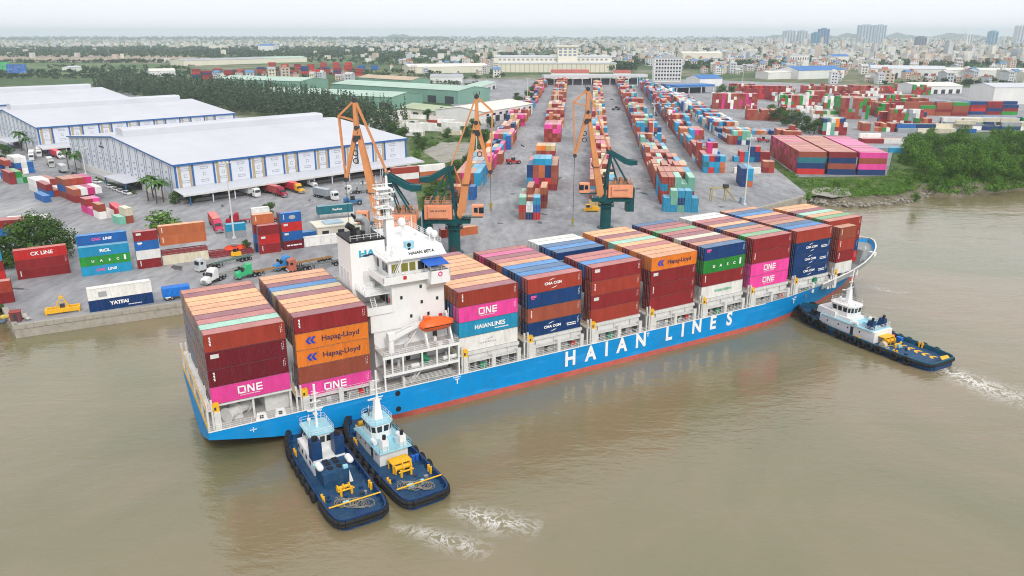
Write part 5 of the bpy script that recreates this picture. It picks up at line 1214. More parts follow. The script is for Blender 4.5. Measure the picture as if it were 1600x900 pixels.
    for y_ in (-1.0, 1.0): b.taper((2.0, y_ * 1.4, 11.0), (6.6, y_ * .55, 36.6), .95, 2.3, .6, 1.1, up=(1, 0, 0)); b.tube((2.0, y_ * 1.4 - .4, 11.0), (2.0, y_ * 1.4 + .4, 11.0), .6, n=10)
    for f_ in (.15, .35, .55, .75, .92): p = Vector((2, 0, 11)).lerp(Vector((6.6, 0, 36.6)), f_); b.box(p.x - .5, p.x + .5, -1.4 + f_ * .7, 1.4 - f_ * .7, p.z - .25, p.z + .25)
    bo_ = b.build('boom', M['craneor'], c)
    b = MB(); p = Vector((3.6, 0, 20)); b.box(p.x - .9, p.x + 1.4, -2.0, 2.0, p.z, p.z + .1); b.rail([(p.x + 1.4, -2, p.z), (p.x + 1.4, 2, p.z)], 1, 1, .03, 2); b.build('boom_platform', M['dark'], bo_)
    b = MB()
    for q in (31.5, 33.5): b.torus((7.6, 0, q - 3.2), (0, 1, 0), .65, .14, 12, 5)
    b.box(6.4, 7.4, -.9, .9, 35.4, 37.4); b.tube((6.8, -1.3, 37), (6.8, 1.3, 37), .55, n=12); b.build('boom_sheave', M['dark'], bo_)
    # fly jib: tail, knee and tip
    b = MB()
    for y_ in (-.75, .75):
        b.taper((7.0, y_, 43.8), (6.9, y_, 36.8), .45, .7, .5, 1.2, up=(1, 0, 0)); b.taper((6.9, y_, 36.8), (10.4, y_ * .45, 23.6), .5, 1.2, .4, .7, up=(1, 0, 0))
        b.bar((7.0, y_, 43.8), (11.3, y_, 39.9), .42); b.bar((11.3, y_, 39.9), (10.6, y_ * .45, 23.8), .36); b.bar((11.3, y_, 39.9), (6.9, y_, 38.6), .26)
    b.bar((11.3, -.75, 39.9), (11.3, .75, 39.9), .25); b.build('fly_jib', M['craneor'], c)
    b = MB(); b.tube((7.0, -1.0, 43.9), (7.0, 1.0, 43.9), .65, n=12); b.tube((10.5, -.7, 23.4), (10.5, .7, 23.4), .6, n=12); b.build('jib_sheave', M['dark'], c)
    b = MB()
    for q_ in range(7): z = 16 + q_ * 2.8; x = 2.0 + (z - 11) * .18; b.bar((x + .4, -.9, z), (x + .9, .9, z + 2.6), .16); b.bar((x + .4, .9, z), (x + .9, -.9, z + 2.6), .16)
    b.build('boom_bracing', M['craneor'], c)
    b = MB(); b.box(-.4, 1.6, -1.2, 1.2, 14.6, 16.4); b.tube((.6, -1.5, 17.4), (.6, 1.5, 17.4), .7, n=12); b.box(5.8, 7.6, -1.3, 1.3, 34.2, 35.0); b.tube((7.2, -1.2, 34.0), (7.2, 1.2, 34.0), .75, n=12); b.box(-2.2, -.6, -1.4, 1.4, 18.4, 19.0); b.build('luffing_gear', M['dark'], c)
    b = MB(); b.rail([(-7.9, -2.8, 14.75), (-.4, -2.8, 14.75)], 1.0, 1.2, .03, 2); b.rail([(-7.9, 2.8, 14.75), (-.4, 2.8, 14.75)], 1.0, 1.2, .03, 2); b.rail([(-7.9, -2.8, 14.75), (-7.9, 2.8, 14.75)], 1.0, 1.2, .03, 2); b.build('roof_railing', M['housor'], c)
    b = MB(); b.rail([(6.2, -1.1, 44.3), (7.8, -1.1, 44.3), (7.8, 1.1, 44.3)], .9, .8, .03, 2); b.build('jib_railing', M['dark'], c)
    b = MB()
    for y_ in (-.6, .6): b.bar((6.6, y_, 43.2), (-.6, y_, 24.6), .28, .4)
    b.build('tie_rod', M['craneor'], c)
    b = MB()
    for y_ in (-.35, .35): b.tube((10.6, y_, 23.4), (10.6, y_, 14.5 if s_ > 0 else 3.0), .045, n=5)
    b.build('hoist_rope', M['dark'], c)
    zb = 14.5 if s_ > 0 else 3.0
    b = MB(); b.box(10.2, 11.0, -.5, .5, zb - 1.2, zb); b.tube((10.6, 0, zb - 1.9), (10.6, 0, zb - 1.2), .18, n=8); b.torus((10.6, 0, zb - 2.2), (0, 1, 0), .3, .1, 12, 5); b.build('hook_block', mat('hook', (.35, .28, .05), .6, .3, 2), c)
crane('orange and teal quay crane in the middle, boom raised, by the concrete apron', 30.4, 244.0, math.pi)
crane('orange and teal quay crane with its boom to the right, beside the ship bridge', -16.6, 214.0, 0)
crane('orange and teal quay crane leftmost, behind the white funnel of the ship', -33.4, 202.0, math.pi)
# ================================================================== the three white warehouses
WX, WY, WANG, WL, WW, WE, WP = -125.06 * KQ, 283.31 * KQ, R(45.3), 107.75 * KQ, 119.45 * KQ, 14.4, 19.7
wd1 = Vector((math.cos(WANG), math.sin(WANG), 0)); wd2 = Vector((-wd1.y, wd1.x, 0))
M['gline'] = mat('wall_line', (.26, .29, .35), .6, .1, .5)
M['bay'] = mat('loading_bay', (.05, .055, .07), .8, .2, .2)
_pan = {}
def warehouse(off, label, front=True, gable=True):
    o = empty('warehouse', Vector((WX, WY, GZ)) + wd2 * off, WANG); tag(o, label, 'warehouse', 'white warehouses')
    b = MB()
    b.add([(0, 0, 0), (WL, 0, 0), (WL, 0, WE), (0, 0, WE)], [(0, 1, 2, 3)]); b.add([(0, WW, 0), (WL, WW, 0), (WL, WW, WE), (0, WW, WE)], [(3, 2, 1, 0)])
    for x, f in ((0, (4, 3, 2, 1, 0)), (WL, (0, 1, 2, 3, 4))): b.add([(x, 0, 0), (x, WW, 0), (x, WW, WE), (x, WW / 2, WP), (x, 0, WE)], [f])
    b.build('wall', M['cladding'], o)
    r = MB()
    for y0, y1 in ((-.7, WW / 2), (WW + .7, WW / 2)):
        z0 = WE - .7 * (WP - WE) / (WW / 2)
        r.hexa([(-.6, y0, z0 + .02), (WL + .6, y0, z0 + .02), (WL + .6, y1, WP + .02), (-.6, y1, WP + .02)], [(-.6, y0, z0 + .30), (WL + .6, y0, z0 + .30), (WL + .6, y1, WP + .30), (-.6, y1, WP + .30)])
    rf = r.build('roof', M['roofw'], o)
    v = MB(); v.prismx([(WW / 2 - 4.2, WP - .2), (WW / 2 - 4.2, WP + 2.6), (WW / 2 - 3.2, WP + 3.3), (WW / 2 + 3.2, WP + 3.3), (WW / 2 + 4.2, WP + 2.6), (WW / 2 + 4.2, WP - .2)], 3, WL - 9); v.build('ridge_vent', M['roofw'], rf)
    t = MB(); t.box(-.64, WL + .64, -.80, -.68, WE - .55, WE + .22); t.build('eave_trim', M['trimblue'], o)
    t = MB()
    for y0, y1, z0, z1 in ((-.7, WW / 2, WE, WP), (WW / 2, WW + .7, WP, WE)): t.bar((-.66, y0, z0 - .1), (-.66, y1, z1 - .1), .14, .5); t.bar((WL + .66, y0, z0 - .1), (WL + .66, y1, z1 - .1), .14, .5)
    t.build('verge_trim', M['trimblue'], o)
    if front:
        if 'p' not in _pan:
            q = MB(); q.box(0, 8.0, -.06, .0, 0, 8.2); _pan['wide'] = q.mesh('wall_panel', [M['cladding']])
            q = MB(); q.box(0, 5.6, -.06, .0, 0, 8.2); _pan['nar'] = q.mesh('wall_panel', [M['cladding']])
            q = MB(); q.box(0, 1.1, -.12, -.0, 0, 8.3); _pan['tan'] = q.mesh('tan_strip', [M['tanp']])
            q = MB(); q.box(0, .75, -.22, .0, 0, 8.6); _pan['blue'] = q.mesh('pilaster', [M['trimblue']])
            q = MB()
            for a in ((0, .12, 0, .9), (2.88, 3.0, 0, .9), (.12, 2.88, 0, .12), (.12, 2.88, .78, .9)): q.box(a[0], a[1], -.14, -.06, a[2], a[3])
            _pan['win'] = q.mesh('window_frame', [M['gline']])
            q = MB(); q.box(0, 1.2, -.13, -.06, 0, 1.2); q.mi = 1; q.box(.15, 1.05, -.15, -.12, .15, 1.05); _pan['sq'] = q.mesh('vent_window', [M['gline'], M['cladding']])
            _pan['p'] = 1
        x = .4; k = 0; z = WE - 8.9
        while x < WL - 5:
            inst('pilaster', _pan['blue'], o, (x - .4, -.01, z)); x += .55
            if k % 2 == 0:
                inst('wall_panel', _pan['nar'], o, (x, -.01, z + .1)); inst('tan_strip', _pan['tan'], o, (x + .35, -.03, z)); inst('tan_strip', _pan['tan'], o, (x + 4.7, -.03, z))
                inst('vent_window', _pan['sq'], o, (x + 2.5, -.02, z + 3.6))
                for zz in (1.6, 6.2): inst('window_frame', _pan['win'], o, (x + 1.6, -.02, z + zz))
                x += 6.1
            else:
                inst('wall_panel', _pan['wide'], o, (x, -.01, z + .1)); inst('vent_window', _pan['sq'], o, (x + 3.4, -.02, z + 3.7))
                for zz in (1.3, 6.3): inst('window_frame', _pan['win'], o, (x + 2.5, -.02, z + zz))
                x += 8.0
            k += 1
        inst('pilaster', _pan['blue'], o, (WL - .8, -.01, z))
        c = MB(); c.hexa([(-1.5, -9.5, 4.1), (WL + 3, -9.5, 4.1), (WL + 3, 0, 5.2), (-1.5, 0, 5.2)], [(-1.5, -9.5, 4.35), (WL + 3, -9.5, 4.35), (WL + 3, 0, 5.45), (-1.5, 0, 5.45)]); cp = c.build('canopy', M['roofw'], o)
        c = MB(); c.box(-1.6, WL + 3.1, -9.65, -9.5, 3.7, 4.4); c.build('canopy_fascia', M['ltgrey'], cp)
        for i in range(13): p = MB(); p.box(1 + i * 8.9, 1.35 + i * 8.9, -8.9, -8.5, 0, 4.1); p.build('canopy_post', M['trimblue'] if i == 0 else M['cladding'], cp)
        for i in range(11):
            d = MB(); d.box(3 + i * 9.6, 9.5 + i * 9.6, -.12, -.02, 1.1, 4.3); d.build('loading_door', M['bay'], o)
        c = MB(); c.box(0, WL, -3.2, -.0, 0, 1.1); c.build('loading_dock', M['concrete'], o)
    if gable:
        for i in range(15):
            y = 3 + i * 8.1; zt = WE + (WP - WE) * (1 - abs(y - WW / 2) / (WW / 2)) - .9
            st = MB(); st.box(-.14, -.01, y, y + .34, 3.2, zt); st.box(-.14, -.01, y + 2.0, y + 2.34, 3.2, zt - .1)
            for zz in (5.0, 7.6, 10.2): st.box(-.09, -.01, y + .18, y + 2.0, zz, zz + .14)
            st.build('wall_strip', M['gline'], o)
            for zz in (5.6, 8.0, 10.6):
                wn_ = MB(); wn_.box(-.10, -.01, y + 4.2, y + 5.6, zz, zz + (.5 if zz != 8.0 else .9)); wn_.build('window', M['gline'], o)
        bs = MB(); bs.box(-.25, -.02, .5, WW - .5, 0, 3.0); bs.build('plinth', M['ltgrey'], o)
        for yy in (44, ):
            c = MB(); c.hexa([(-8, yy - 12, 4.0), (0, yy - 12, 4.4), (0, yy + 12, 4.4), (-8, yy + 12, 4.0)], [(-8, yy - 12, 4.3), (0, yy - 12, 4.7), (0, yy + 12, 4.7), (-8, yy + 12, 4.3)]); cp = c.build('entrance_canopy', M['roofw'], o)
            c = MB(); c.box(-7.6, -7.2, yy - 11.6, yy - 11.2, 0, 4); c.box(-7.6, -7.2, yy + 11.2, yy + 11.6, 0, 4); c.build('canopy_post', M['trimblue'], cp)
            d = MB(); d.box(-.32, -.24, yy - 9, yy + 9, .1, 3.6); d.build('entrance', M['bay'], o)
        lg = MB(); lg.box(-.12, -.02, 77.6, 78.2, 15.2, 16.4); lg.box(-.12, -.02, 76.9, 77.5, 14.9, 15.5)
        for kk in range(7): lg.box(-.12, -.02, 74.6 + kk * .9, 75.3 + kk * .9, 13.4, 14.2)
        lg.build('wall_sign', M['txtn'], o)
    return o
warehouse(0, 'nearest white warehouse with long blue trimmed front and loading canopy')
warehouse(175, 'second white warehouse, behind the nearest one, with blue trimmed front')
warehouse(348, 'third white warehouse, farthest, only its roof showing at the left edge', False, False)
# ================================================================== sheds and blocks
def shed(name, label, pl_, pr_, depth, h, hr, wall, roof, group=None, z=GZ, doors=0, windows=0, cat='shed'):
    """long gabled shed whose near wall runs between two pixels of the ground"""
    a = G(*pl_); b_ = G(*pr_); d = b_ - a; Ls = d.length; rz = math.atan2(d.y, d.x)
    o = empty(name, a, rz); tag(o, label, cat, group)
    m = MB(); m.box(0, Ls, 0, depth, 0, h)
    for x in (0, Ls): m.add([(x, 0, h), (x, depth, h), (x, depth / 2, hr)], [(0, 1, 2)])
    m.build('wall', wall, o)
    r = MB()
    for y0, y1 in ((-.5, depth / 2), (depth + .5, depth / 2)): r.hexa([(-.5, y0, h + .02), (Ls + .5, y0, h + .02), (Ls + .5, y1, hr + .02), (-.5, y1, hr + .02)], [(-.5, y0, h + .3), (Ls + .5, y0, h + .3), (Ls + .5, y1, hr + .3), (-.5, y1, hr + .3)])
    r.build('roof', roof, o)
    for i in range(doors):
        w_ = Ls / doors; q = MB(); q.box(i * w_ + w_ * .25, i * w_ + w_ * .75, -.1, -.01, 0, h * .55); q.build('door', M['bay'], o)
    for i in range(windows):
        w_ = Ls / windows; q = MB(); q.box(i * w_ + w_ * .3, i * w_ + w_ * .7, -.1, -.01, h * .6, h * .8); q.build('window', M['glass'], o)
    return o
M['gwall'] = mat('green_wall', (.20, .36, .29), .7, .1, .08, streak=.3); M['groof'] = mat('green_roof', (.42, .56, .47), .6, .10, .03, dirt=((.36, .42, .36), .4))
M['oroof'] = mat('olive_roof', (.40, .46, .30), .7, .1, .05); M['croof'] = mat('cream_roof', (.72, .70, .63), .7, .08, .05); M['cwall'] = mat('cream_wall', (.74, .70, .58), .7, .06, .05, streak=.2)
M['rroof'] = mat('red_roof', (.40, .10, .08), .7, .15, .1); M['broof'] = mat('blue_roof', (.04, .18, .46), .6, .12, .06); M['wwall'] = mat('white_wall', (.74, .74, .72), .7, .07, .1, streak=.3)
M['troof'] = mat('tan_roof', (.52, .40, .28), .7, .1, .05); M['grroof'] = mat('grey_roof', (.40, .41, .42), .7, .12, .06)
shed('green_shed', 'pale green shed behind the conifer wood, nearest of the green sheds', (402, 160), (612, 171), 48, 10, 13, M['gwall'], M['groof'], 'green sheds', doors=9)
shed('green_shed', 'long pale green shed with tall right end, behind the nearest green shed', (520, 149), (716, 163), 46, 12, 15, M['gwall'], M['groof'], 'green sheds', doors=8)
shed('green_shed', 'pale green shed at far left of the green sheds', (340, 138), (470, 143), 50, 11, 14, M['gwall'], M['groof'], 'green sheds')
shed('green_shed', 'green shed with tan roof between the long green sheds', (560, 137), (642, 143), 30, 12, 15, M['gwall'], M['troof'], 'green sheds')
o = shed('office_hut', 'low olive roofed hut in front of the green sheds', (626, 178), (692, 186), 26, 5, 8, M['cwall'], M['oroof'], doors=4, cat='hut')
shed('loading_shed', 'white shed with row of doors left of the container rows', (757, 193), (832, 178), 42, 8, 11, M['wwall'], M['croof'], doors=6, windows=8)
shed('loading_shed', 'pale green roofed narrow shed beside the yard road', (735, 152), (775, 138), 22, 7, 9, M['wwall'], M['groof'], doors=5)
def canopy(name, label, pl_, pr_, depth, h, th, roof, cat='canopy', posts=8, group=None):
    a = G(*pl_); b_ = G(*pr_); d = b_ - a; Ls = d.length; rz = math.atan2(d.y, d.x); o = empty(name, a, rz); tag(o, label, cat, group)
    m = MB(); m.box(-1, Ls + 1, -1, depth + 1, h, h + th); m.build('roof', roof, o)
    for i in range(posts):
        for y in (0, depth): p = MB(); x = i * Ls / (posts - 1); p.box(x - .4, x + .4, y - .4, y + .4, 0, h); p.build('post', M['ltgrey'], o)
    m = MB(); m.box(4, Ls - 4, depth * .45, depth * .6, 0, h * .8); m.build('canopy_shade_block', M['bay'], o)  # dark block put in as the shade beneath the canopy roof
    return o
canopy('gate_canopy', 'long white flat gate canopy at the far end of the yard', (851, 133.5), (1010, 132), 14, 9, 3.6, M['roofw'], posts=12)
shed('gate_house', 'red roofed low building behind the gate canopy', (862, 127), (920, 127), 22, 11, 15, M['cwall'], M['rroof'])
shed('gate_house', 'smaller red roofed building behind the right half of the gate canopy', (960, 127), (985, 127), 18, 11, 14.5, M['cwall'], M['rroof'])
canopy('fuel_canopy', 'blue edged flat canopy right of the white office block', (1057, 147), (1114, 145), 20, 7, 2.2, M['broof'], posts=4)
shed('blue_shed', 'blue roofed shed beyond the blue canopy', (1093, 135), (1128, 134), 30, 9, 13, M['wwall'], M['broof'])
# cream factory with a tower
fo = empty('cream_factory', G(779, 113), 0); tag(fo, 'wide cream factory with stepped roof and a block tower', 'factory')
m = MB(); m.box(0, 200, 0, 60, 0, 14); m.box(-8, 196, 30, 90, 14, 24); m.build('wall', M['cwall'], fo)
m = MB(); m.box(-1, 201, -1, 30, 14.02, 15.4); m.box(-9, 197, 29, 91, 24.02, 25.6); m.build('roof', M['roofw'], fo)
m = MB(); m.box(102, 136, 24, 60, 14, 41); m.box(100, 138, 22, 62, 41, 43); tw = m.build('tower', M['cwall'], fo)
for i in range(4):
    for j in range(3): q = MB(); q.box(104 + i * 8.2, 109 + i * 8.2, 23.8, 24.0, 26 + j * 5.0, 29.2 + j * 5.0); q.build('window', M['gline'], tw)
for i in range(24): q = MB(); q.box(4 + i * 8, 4.8 + i * 8, -.3, 0, 0, 14); q.build('pilaster', M['tanp'], fo)
for i in range(24): q = MB(); q.box(i * 8, 4.4 + i * 8, 29.7, 29.98, 18.5, 21.5); q.build('window', M['gline'], fo)
# white office block
of = empty('office_block', G(1021, 128), R(-2)); tag(of, 'white six storey office block with rows of dark windows', 'office')
m = MB(); m.box(0, 37, 0, 16, 0, 31); m.build('wall', M['wwall'], of)
m = MB(); m.box(-.6, 37.6, -.6, 16.6, 31, 32); m.box(12, 24, 4, 12, 32, 35); m.build('roof', M['grroof'], of)
for j in range(6):
    for i in range(9): q = MB(); q.box(2 + i * 3.9, 4.6 + i * 3.9, -.12, -.02, 3.2 + j * 4.7, 5.6 + j * 4.7); q.build('window', M['glass'], of)
    q = MB(); q.box(-.2, 37.2, -.3, 0, 2.0 + j * 4.7, 2.5 + j * 4.7); q.build('floor_band', M['grroof'], of)
# other far blocks
shed('cream_shed', 'long cream shed beyond the wood right of the office block', (1066, 96), (1128, 96), 50, 18, 22, M['cwall'], M['croof'])
shed('white_shed', 'long white shed in front of the city on the right', (1359, 121), (1476, 123), 45, 13, 17, M['wwall'], M['roofw'], doors=10)
shed('white_shed', 'far white shed ending at the right edge', (1476, 119), (1640, 121), 40, 9, 12, M['wwall'], M['croof'])
shed('blue_shed', 'bright blue roofed shed right of the yard', (1247, 124), (1318, 122), 46, 12, 17, M['wwall'], M['broof'])
shed('blue_shed', 'smaller bright blue roofed shed nearer the city', (1300, 98), (1326, 98), 40, 14, 18, M['wwall'], M['broof'])
shed('white_shed', 'white shed with pale roof behind the truck park on the right', (1432, 147), (1502, 146), 40, 8, 11, M['wwall'], M['croof'], doors=6)
shed('white_hall', 'tall white hall at the right edge beside the containers', (1550, 163), (1625, 163), 40, 15, 18, M['wwall'], M['roofw'])
shed('white_block', 'white gridded block right of the far wood', (1233, 104), (1263, 104), 20, 22, 23, M['wwall'], M['grroof'], windows=8, cat='block')
shed('white_shed', 'white flat shed left of the blue roof', (1200, 124), (1245, 123), 30, 9, 11, M['wwall'], M['croof'])
shed('cream_shed', 'low cream hall in the middle distance left of the factory', (640, 115), (765, 113), 60, 10, 14, M['cwall'], M['croof'])
shed('white_shed', 'white hall with cream end left of the factory', (780, 108), (812, 108), 40, 16, 18, M['cwall'], M['croof'])
shed('white_shed', 'grey and white shed in front of the cream hall', (672, 130), (722, 130), 36, 8, 11, M['wwall'], M['grroof'])
shed('grey_shed', 'long grey roofed shed at left in the middle distance', (288, 103), (420, 99), 60, 10, 13, M['cwall'], M['grroof'])
shed('grey_shed', 'green grey long shed behind the red container field', (398, 99), (480, 97), 50, 10, 13, M['cwall'], M['groof'])
shed('white_shed', 'small white hall behind the conifer wood', (235, 121), (275, 120), 26, 9, 12, M['wwall'], M['croof'])
shed('cream_block', 'cream low block in the far fields', (327, 79), (352, 79), 40, 16, 18, M['cwall'], M['croof'], cat='block')
shed('white_shed', 'tiny white hall in the green field at left', (112, 112), (128, 111), 18, 7, 9, M['wwall'], M['roofw'])
shed('blue_shed', 'blue roofed hall among houses at left', (404, 81), (428, 81), 70, 22, 28, M['wwall'], M['broof'])
# billboards at the far left
for px, label, col_ in (((12, 118), 'wide blue billboard at the left edge', (.03, .14, .48)), ((-12, 113), 'green billboard cut by the left edge', (.05, .45, .15))):
    p = G(*px); bo_ = empty('billboard', p, R(-8)); tag(bo_, label, 'billboard'); m = MB(); m.box(0, 34, 0, 1, 4, 17); m.build('board', mat('billboard', col_, .5, .35, .12, dirt=((.55, .62, .75), .8)), bo_)
    m = MB(); [m.box(x, x + .8, .2, .8, 0, 4) for x in (5, 28)]; m.build('post', M['dark'], bo_)
# ------------------------------------------------------------------ towers of the far city
def tower(label, u0, u1, vtop, D, colr, strips=6, dep=40, rows=14):
    x0 = (u0 - 800) * D / FPX; x1 = (u1 - 800) * D / FPX
    # height from the top pixel: z = cam - tan(angle) * D
    b_ = (450 - vtop) / FPX; dz_ = (-_s + b_ * _c) / (_c + b_ * _s); h = CAM_Z + dz_ * D - GZ
    o = empty('tower_block', (x0, D, GZ), 0); tag(o, label, 'tower', 'far tower blocks'); W_ = x1 - x0
    m = MB(); m.box(0, W_, 0, dep, 0, h); m.box(W_ * .3, W_ * .7, dep * .2, dep * .8, h, h + 5); m.build('wall', mat('tower', colr, .6, .05, .02), o)
    for i in range(strips):
        q = MB(); w_ = W_ / strips; q.box(i * w_ + w_ * .28, i * w_ + w_ * .72, -.6, -.05, 6, h - 4); q.build('window_strip', mat('tower_glass', [c * .45 for c in colr], .3, .1, .05), o)
    return o
tower('tall pale tower block, left of the twin far towers', 1315, 1338, 39, 5200, (.42, .50, .60), 5)
tower('tall pale tower block, right of the twin far towers', 1340, 1355, 39, 5300, (.45, .53, .62), 4)
tower('dark blue glass tower on the skyline', 1257, 1271, 45, 4600, (.12, .24, .40), 3)
tower('low blue glass tower before the dark blue one', 1248, 1257, 51, 4500, (.10, .28, .42), 2)
tower('wide pale tower at the left of the skyline towers', 1204, 1221, 48, 5600, (.45, .52, .60), 4)
tower('second wide pale tower left of the blue glass tower', 1226, 1239, 48, 5600, (.47, .53, .60), 3)
tower('tall pale tower block near the right edge of the skyline', 1550, 1578, 40, 4800, (.55, .60, .66), 6)
tower('slim blue tower between the right skyline towers', 1512, 1522, 49, 4200, (.20, .36, .50), 2)
tower('near grey tower block at the right edge', 1557, 1610, 77, 2050, (.42, .46, .52), 6, 30)
tower('dark slab on the skyline right of the twin towers', 1405, 1417, 58, 3600, (.20, .22, .30), 3)
tower('white slab on the skyline', 1472, 1485, 53, 4800, (.62, .66, .70), 3)
# ================================================================== containers standing on the quay and the yard
def stack(px, head, Ln, items, where, h=2.6, door=True, back=0.0, along=0.0, z=GZ, group='containers on the quay'):
    """items from the ground up: (colour, texts); px is the near left bottom corner"""
    p = G(*px, z); a = R(head); d = Vector((math.cos(a), math.sin(a), 0)); n = Vector((-d.y, d.x, 0))
    p = p + n * back + d * along; zz = z + .012; N = len(items)
    for i, it in enumerate(items):
        cn_, tx = it if isinstance(it, tuple) else (it, ())
        if cn_ is not None:
            hh = h; lv = 'only tier' if N == 1 else ('bottom' if i == 0 else ('top' if i == N - 1 else ORD[i] + ' tier'))
            container((p.x, p.y, zz), a, Ln, hh, cn_, f'{cn_} container, {lv}, {where}', group, door, texts=tx)
        zz += h + .012
stack((29, 437.6), 31.9, 12.19, [('maroon', [CODE]), ('maroon', [MARK]), ('red', [T('CK LINE', 1.35, 'txtw', .52, .5, 1.05, .035)])], 'of the red lettered stack in front of the trees')
CNC = [T('CNC', .95, 'txtp', .38, .5, 1.1, .04, 1, .2), T('LINE', .95, 'txtw', .60, .5, 1.1, .04, 1, .2)]
stack((129, 432.6), 29.6, 12.19, [('sky blue', CNC), ('green', [UASC]), ('sky blue', [T('RCL', 1.05, 'txtw', .52, .5, 1.4, .05)])], 'of the front column of the blue and green lettered stack')
stack((129, 432.6), 29.6, 12.19, [('navy', ()), ('sky blue', ()), ('blue', ()), ('blue', CNC)], 'of the taller column behind the blue and green stack', back=2.7)
stack((216.5, 421), 30, 6.06, [('maroon', [CODE]), ('white', ()), ('blue', [STRIPE('txtw')]), ('maroon', [PLATE])], 'of the short column right of the blue and green stack')
stack((255.5, 414.5), 30, 12.19, [('cream', ()), (None, ()), ('rust orange', [CODE]), ('rust orange', [CODE])], 'of the two orange containers above flat racks', h=2.75)
frm = MB()
for k in range(3):
    z = k * .42
    for y in (0, 2.2): frm.box(0, 12.19, y, y + .22, z, z + .25)
    for i in range(9): frm.box(i * 1.48, i * 1.48 + .2, .22, 2.2, z + .05, z + .2)
FLATR = frm.mesh('flat_rack', [mat('rack_red', (.28, .04, .05), .7, .2, 1, dirt=((.2, .15, .12), .5))])
def rack(px, head, z, label, along=0, back=0):
    p = G(*px); a = R(head); d = Vector((math.cos(a), math.sin(a), 0)); o = inst('flat_rack', FLATR, None, p + d * along + Vector((-d.y, d.x, 0)) * back + Vector((0, 0, z)), a); tag(o, label, 'flat rack', 'folded flat racks on the quay')
rack((255.5, 414.5), 30, 2.78, 'maroon folded flat racks under the two orange containers')
rack((330, 404), 30, .01, 'maroon folded flat racks on the ground behind the grey truck'); rack((330, 404), 30, .01, 'second row of maroon flat racks under the orange machine', 0, 3.0)
YT = [T('YATFAI', 1.15, 'txtw', .47, .55, 1.05, .06), LINE]
stack((141, 488.5), 30.5, 13.7, [('navy', YT), ('white', [lambda o, Ln, h: MB().box(2.3, 4.0, -.01, .004, .6, 1.9).build('grey_patch', M['grroof'], o) and None])], 'of the navy and white pair at the quay edge', h=2.75)
stack((-72, 486), 31, 12.19, [('maroon', ()), ('brick red', ())], 'of the low pair at the left edge by the quay', h=2.75)
stack((-78, 466), 31, 12.19, [('magenta', ()), ('red', ()), ('maroon', ()), ('sky blue', ())], 'of the four high stack cut by the left edge')
stack((407, 397.5), 30, 6.06, [('maroon', [CODE]), ('red', [PLATE]), ('maroon', ())], 'of the three high short column behind the blue truck', h=2.8)
stack((407, 397.5), 30, 6.06, [('navy', ()), ('blue', ()), ('maroon', ()), ('rust orange', [CODE])], 'of the column behind the three high short one', h=2.8, back=2.7, along=-.6)
stack((443.5, 391.5), 30, 6.06, [('dark maroon', [WORDS]), ('blue', [PLATE]), ('red', [PLATE]), ('blue', [CODE, EMBLEM])], 'of the blue topped four high short column', h=2.8)
stack((443.5, 391.5), 30, 6.06, [('maroon', ()), ('maroon', ()), ('brick red', ()), ('maroon', ())], 'of the column hidden behind the blue topped one', h=2.7, back=2.7)
stack((476, 386), 27, 12.19, [('white', ())], 'with rusty sides beside the site offices', h=2.7)
stack((471, 375), 27, 12.19, [('blue', ())], 'low behind the rusty white one', h=2.3)
stack((497, 336), 26, 12.19, [('teal', [T('PanCon', .95, 'txtw', .55, .5, 1.1, .04)])], 'standing on the low wall near the warehouse trucks', h=2.75, z=GZ + 3.2)
stack((500, 341), 26, 12.19, [('white', ())], 'under the teal one near the warehouse trucks', h=2.9)
stack((395, 350), 30, 6.06, [('pink', ()), ('white', ())], 'beside the small tree in the truck park')
stack((355, 373), 28, 6.06, [('grey', ()), ('sky blue', ())], 'beside the red tractor in the truck park', h=2.2)
# --- boxes of the yard: collected first, then split into single things and the far mass
YB = []      # (corner, heading, L, h, colour, label)
def block(px, head, nx, ny, tiers, Ln, where, pal, h=2.6, seed=1, gap=.08, front=None, origin=None):
    """nx across, ny deep; px is the near left bottom corner; tiers = (min, max)"""
    r = random.Random(seed); p = G(*px) if origin is None else origin; a = R(head)
    d = Vector((math.cos(a), math.sin(a), 0)); n = Vector((-d.y, d.x, 0)); H = {}
    base = r.randint(*tiers)
    for j in range(ny):
        if r.random() < .5: base = r.randint(*tiers)
        for i in range(nx): H[i, j] = max(0, min(tiers[1], base + r.choice((0, 0, 0, -1, 1 if r.random() < .3 else 0))))
    if front:
        for i in range(nx): H[i, 0] = len(front[i])
    for j in range(ny):
        for i in range(nx):
            run = r.choice(pal) if r.random() < .65 or i == 0 else run
            for t in range(H[i, j]):
                if r.random() < .5: run = r.choice(pal)
                ex = t == H[i, j] - 1 or j == 0 or H[i, j - 1] <= t or i in (0, nx - 1) or H[i - 1, j] <= t or H[i + 1, j] <= t
                if not ex: continue
                c = front[i][t] if (front and j == 0) else run
                q = p + d * (i * (CW + gap)) + n * (j * (Ln + .35)) + Vector((0, 0, .012 + t * (h + .012)))
                YB.append((q, a, Ln, h, c, f'{c} container, {ORD[t]} tier, {ORD[min(i, 9)]} across, {ORD[min(j, 9)]} deep, {where}'))
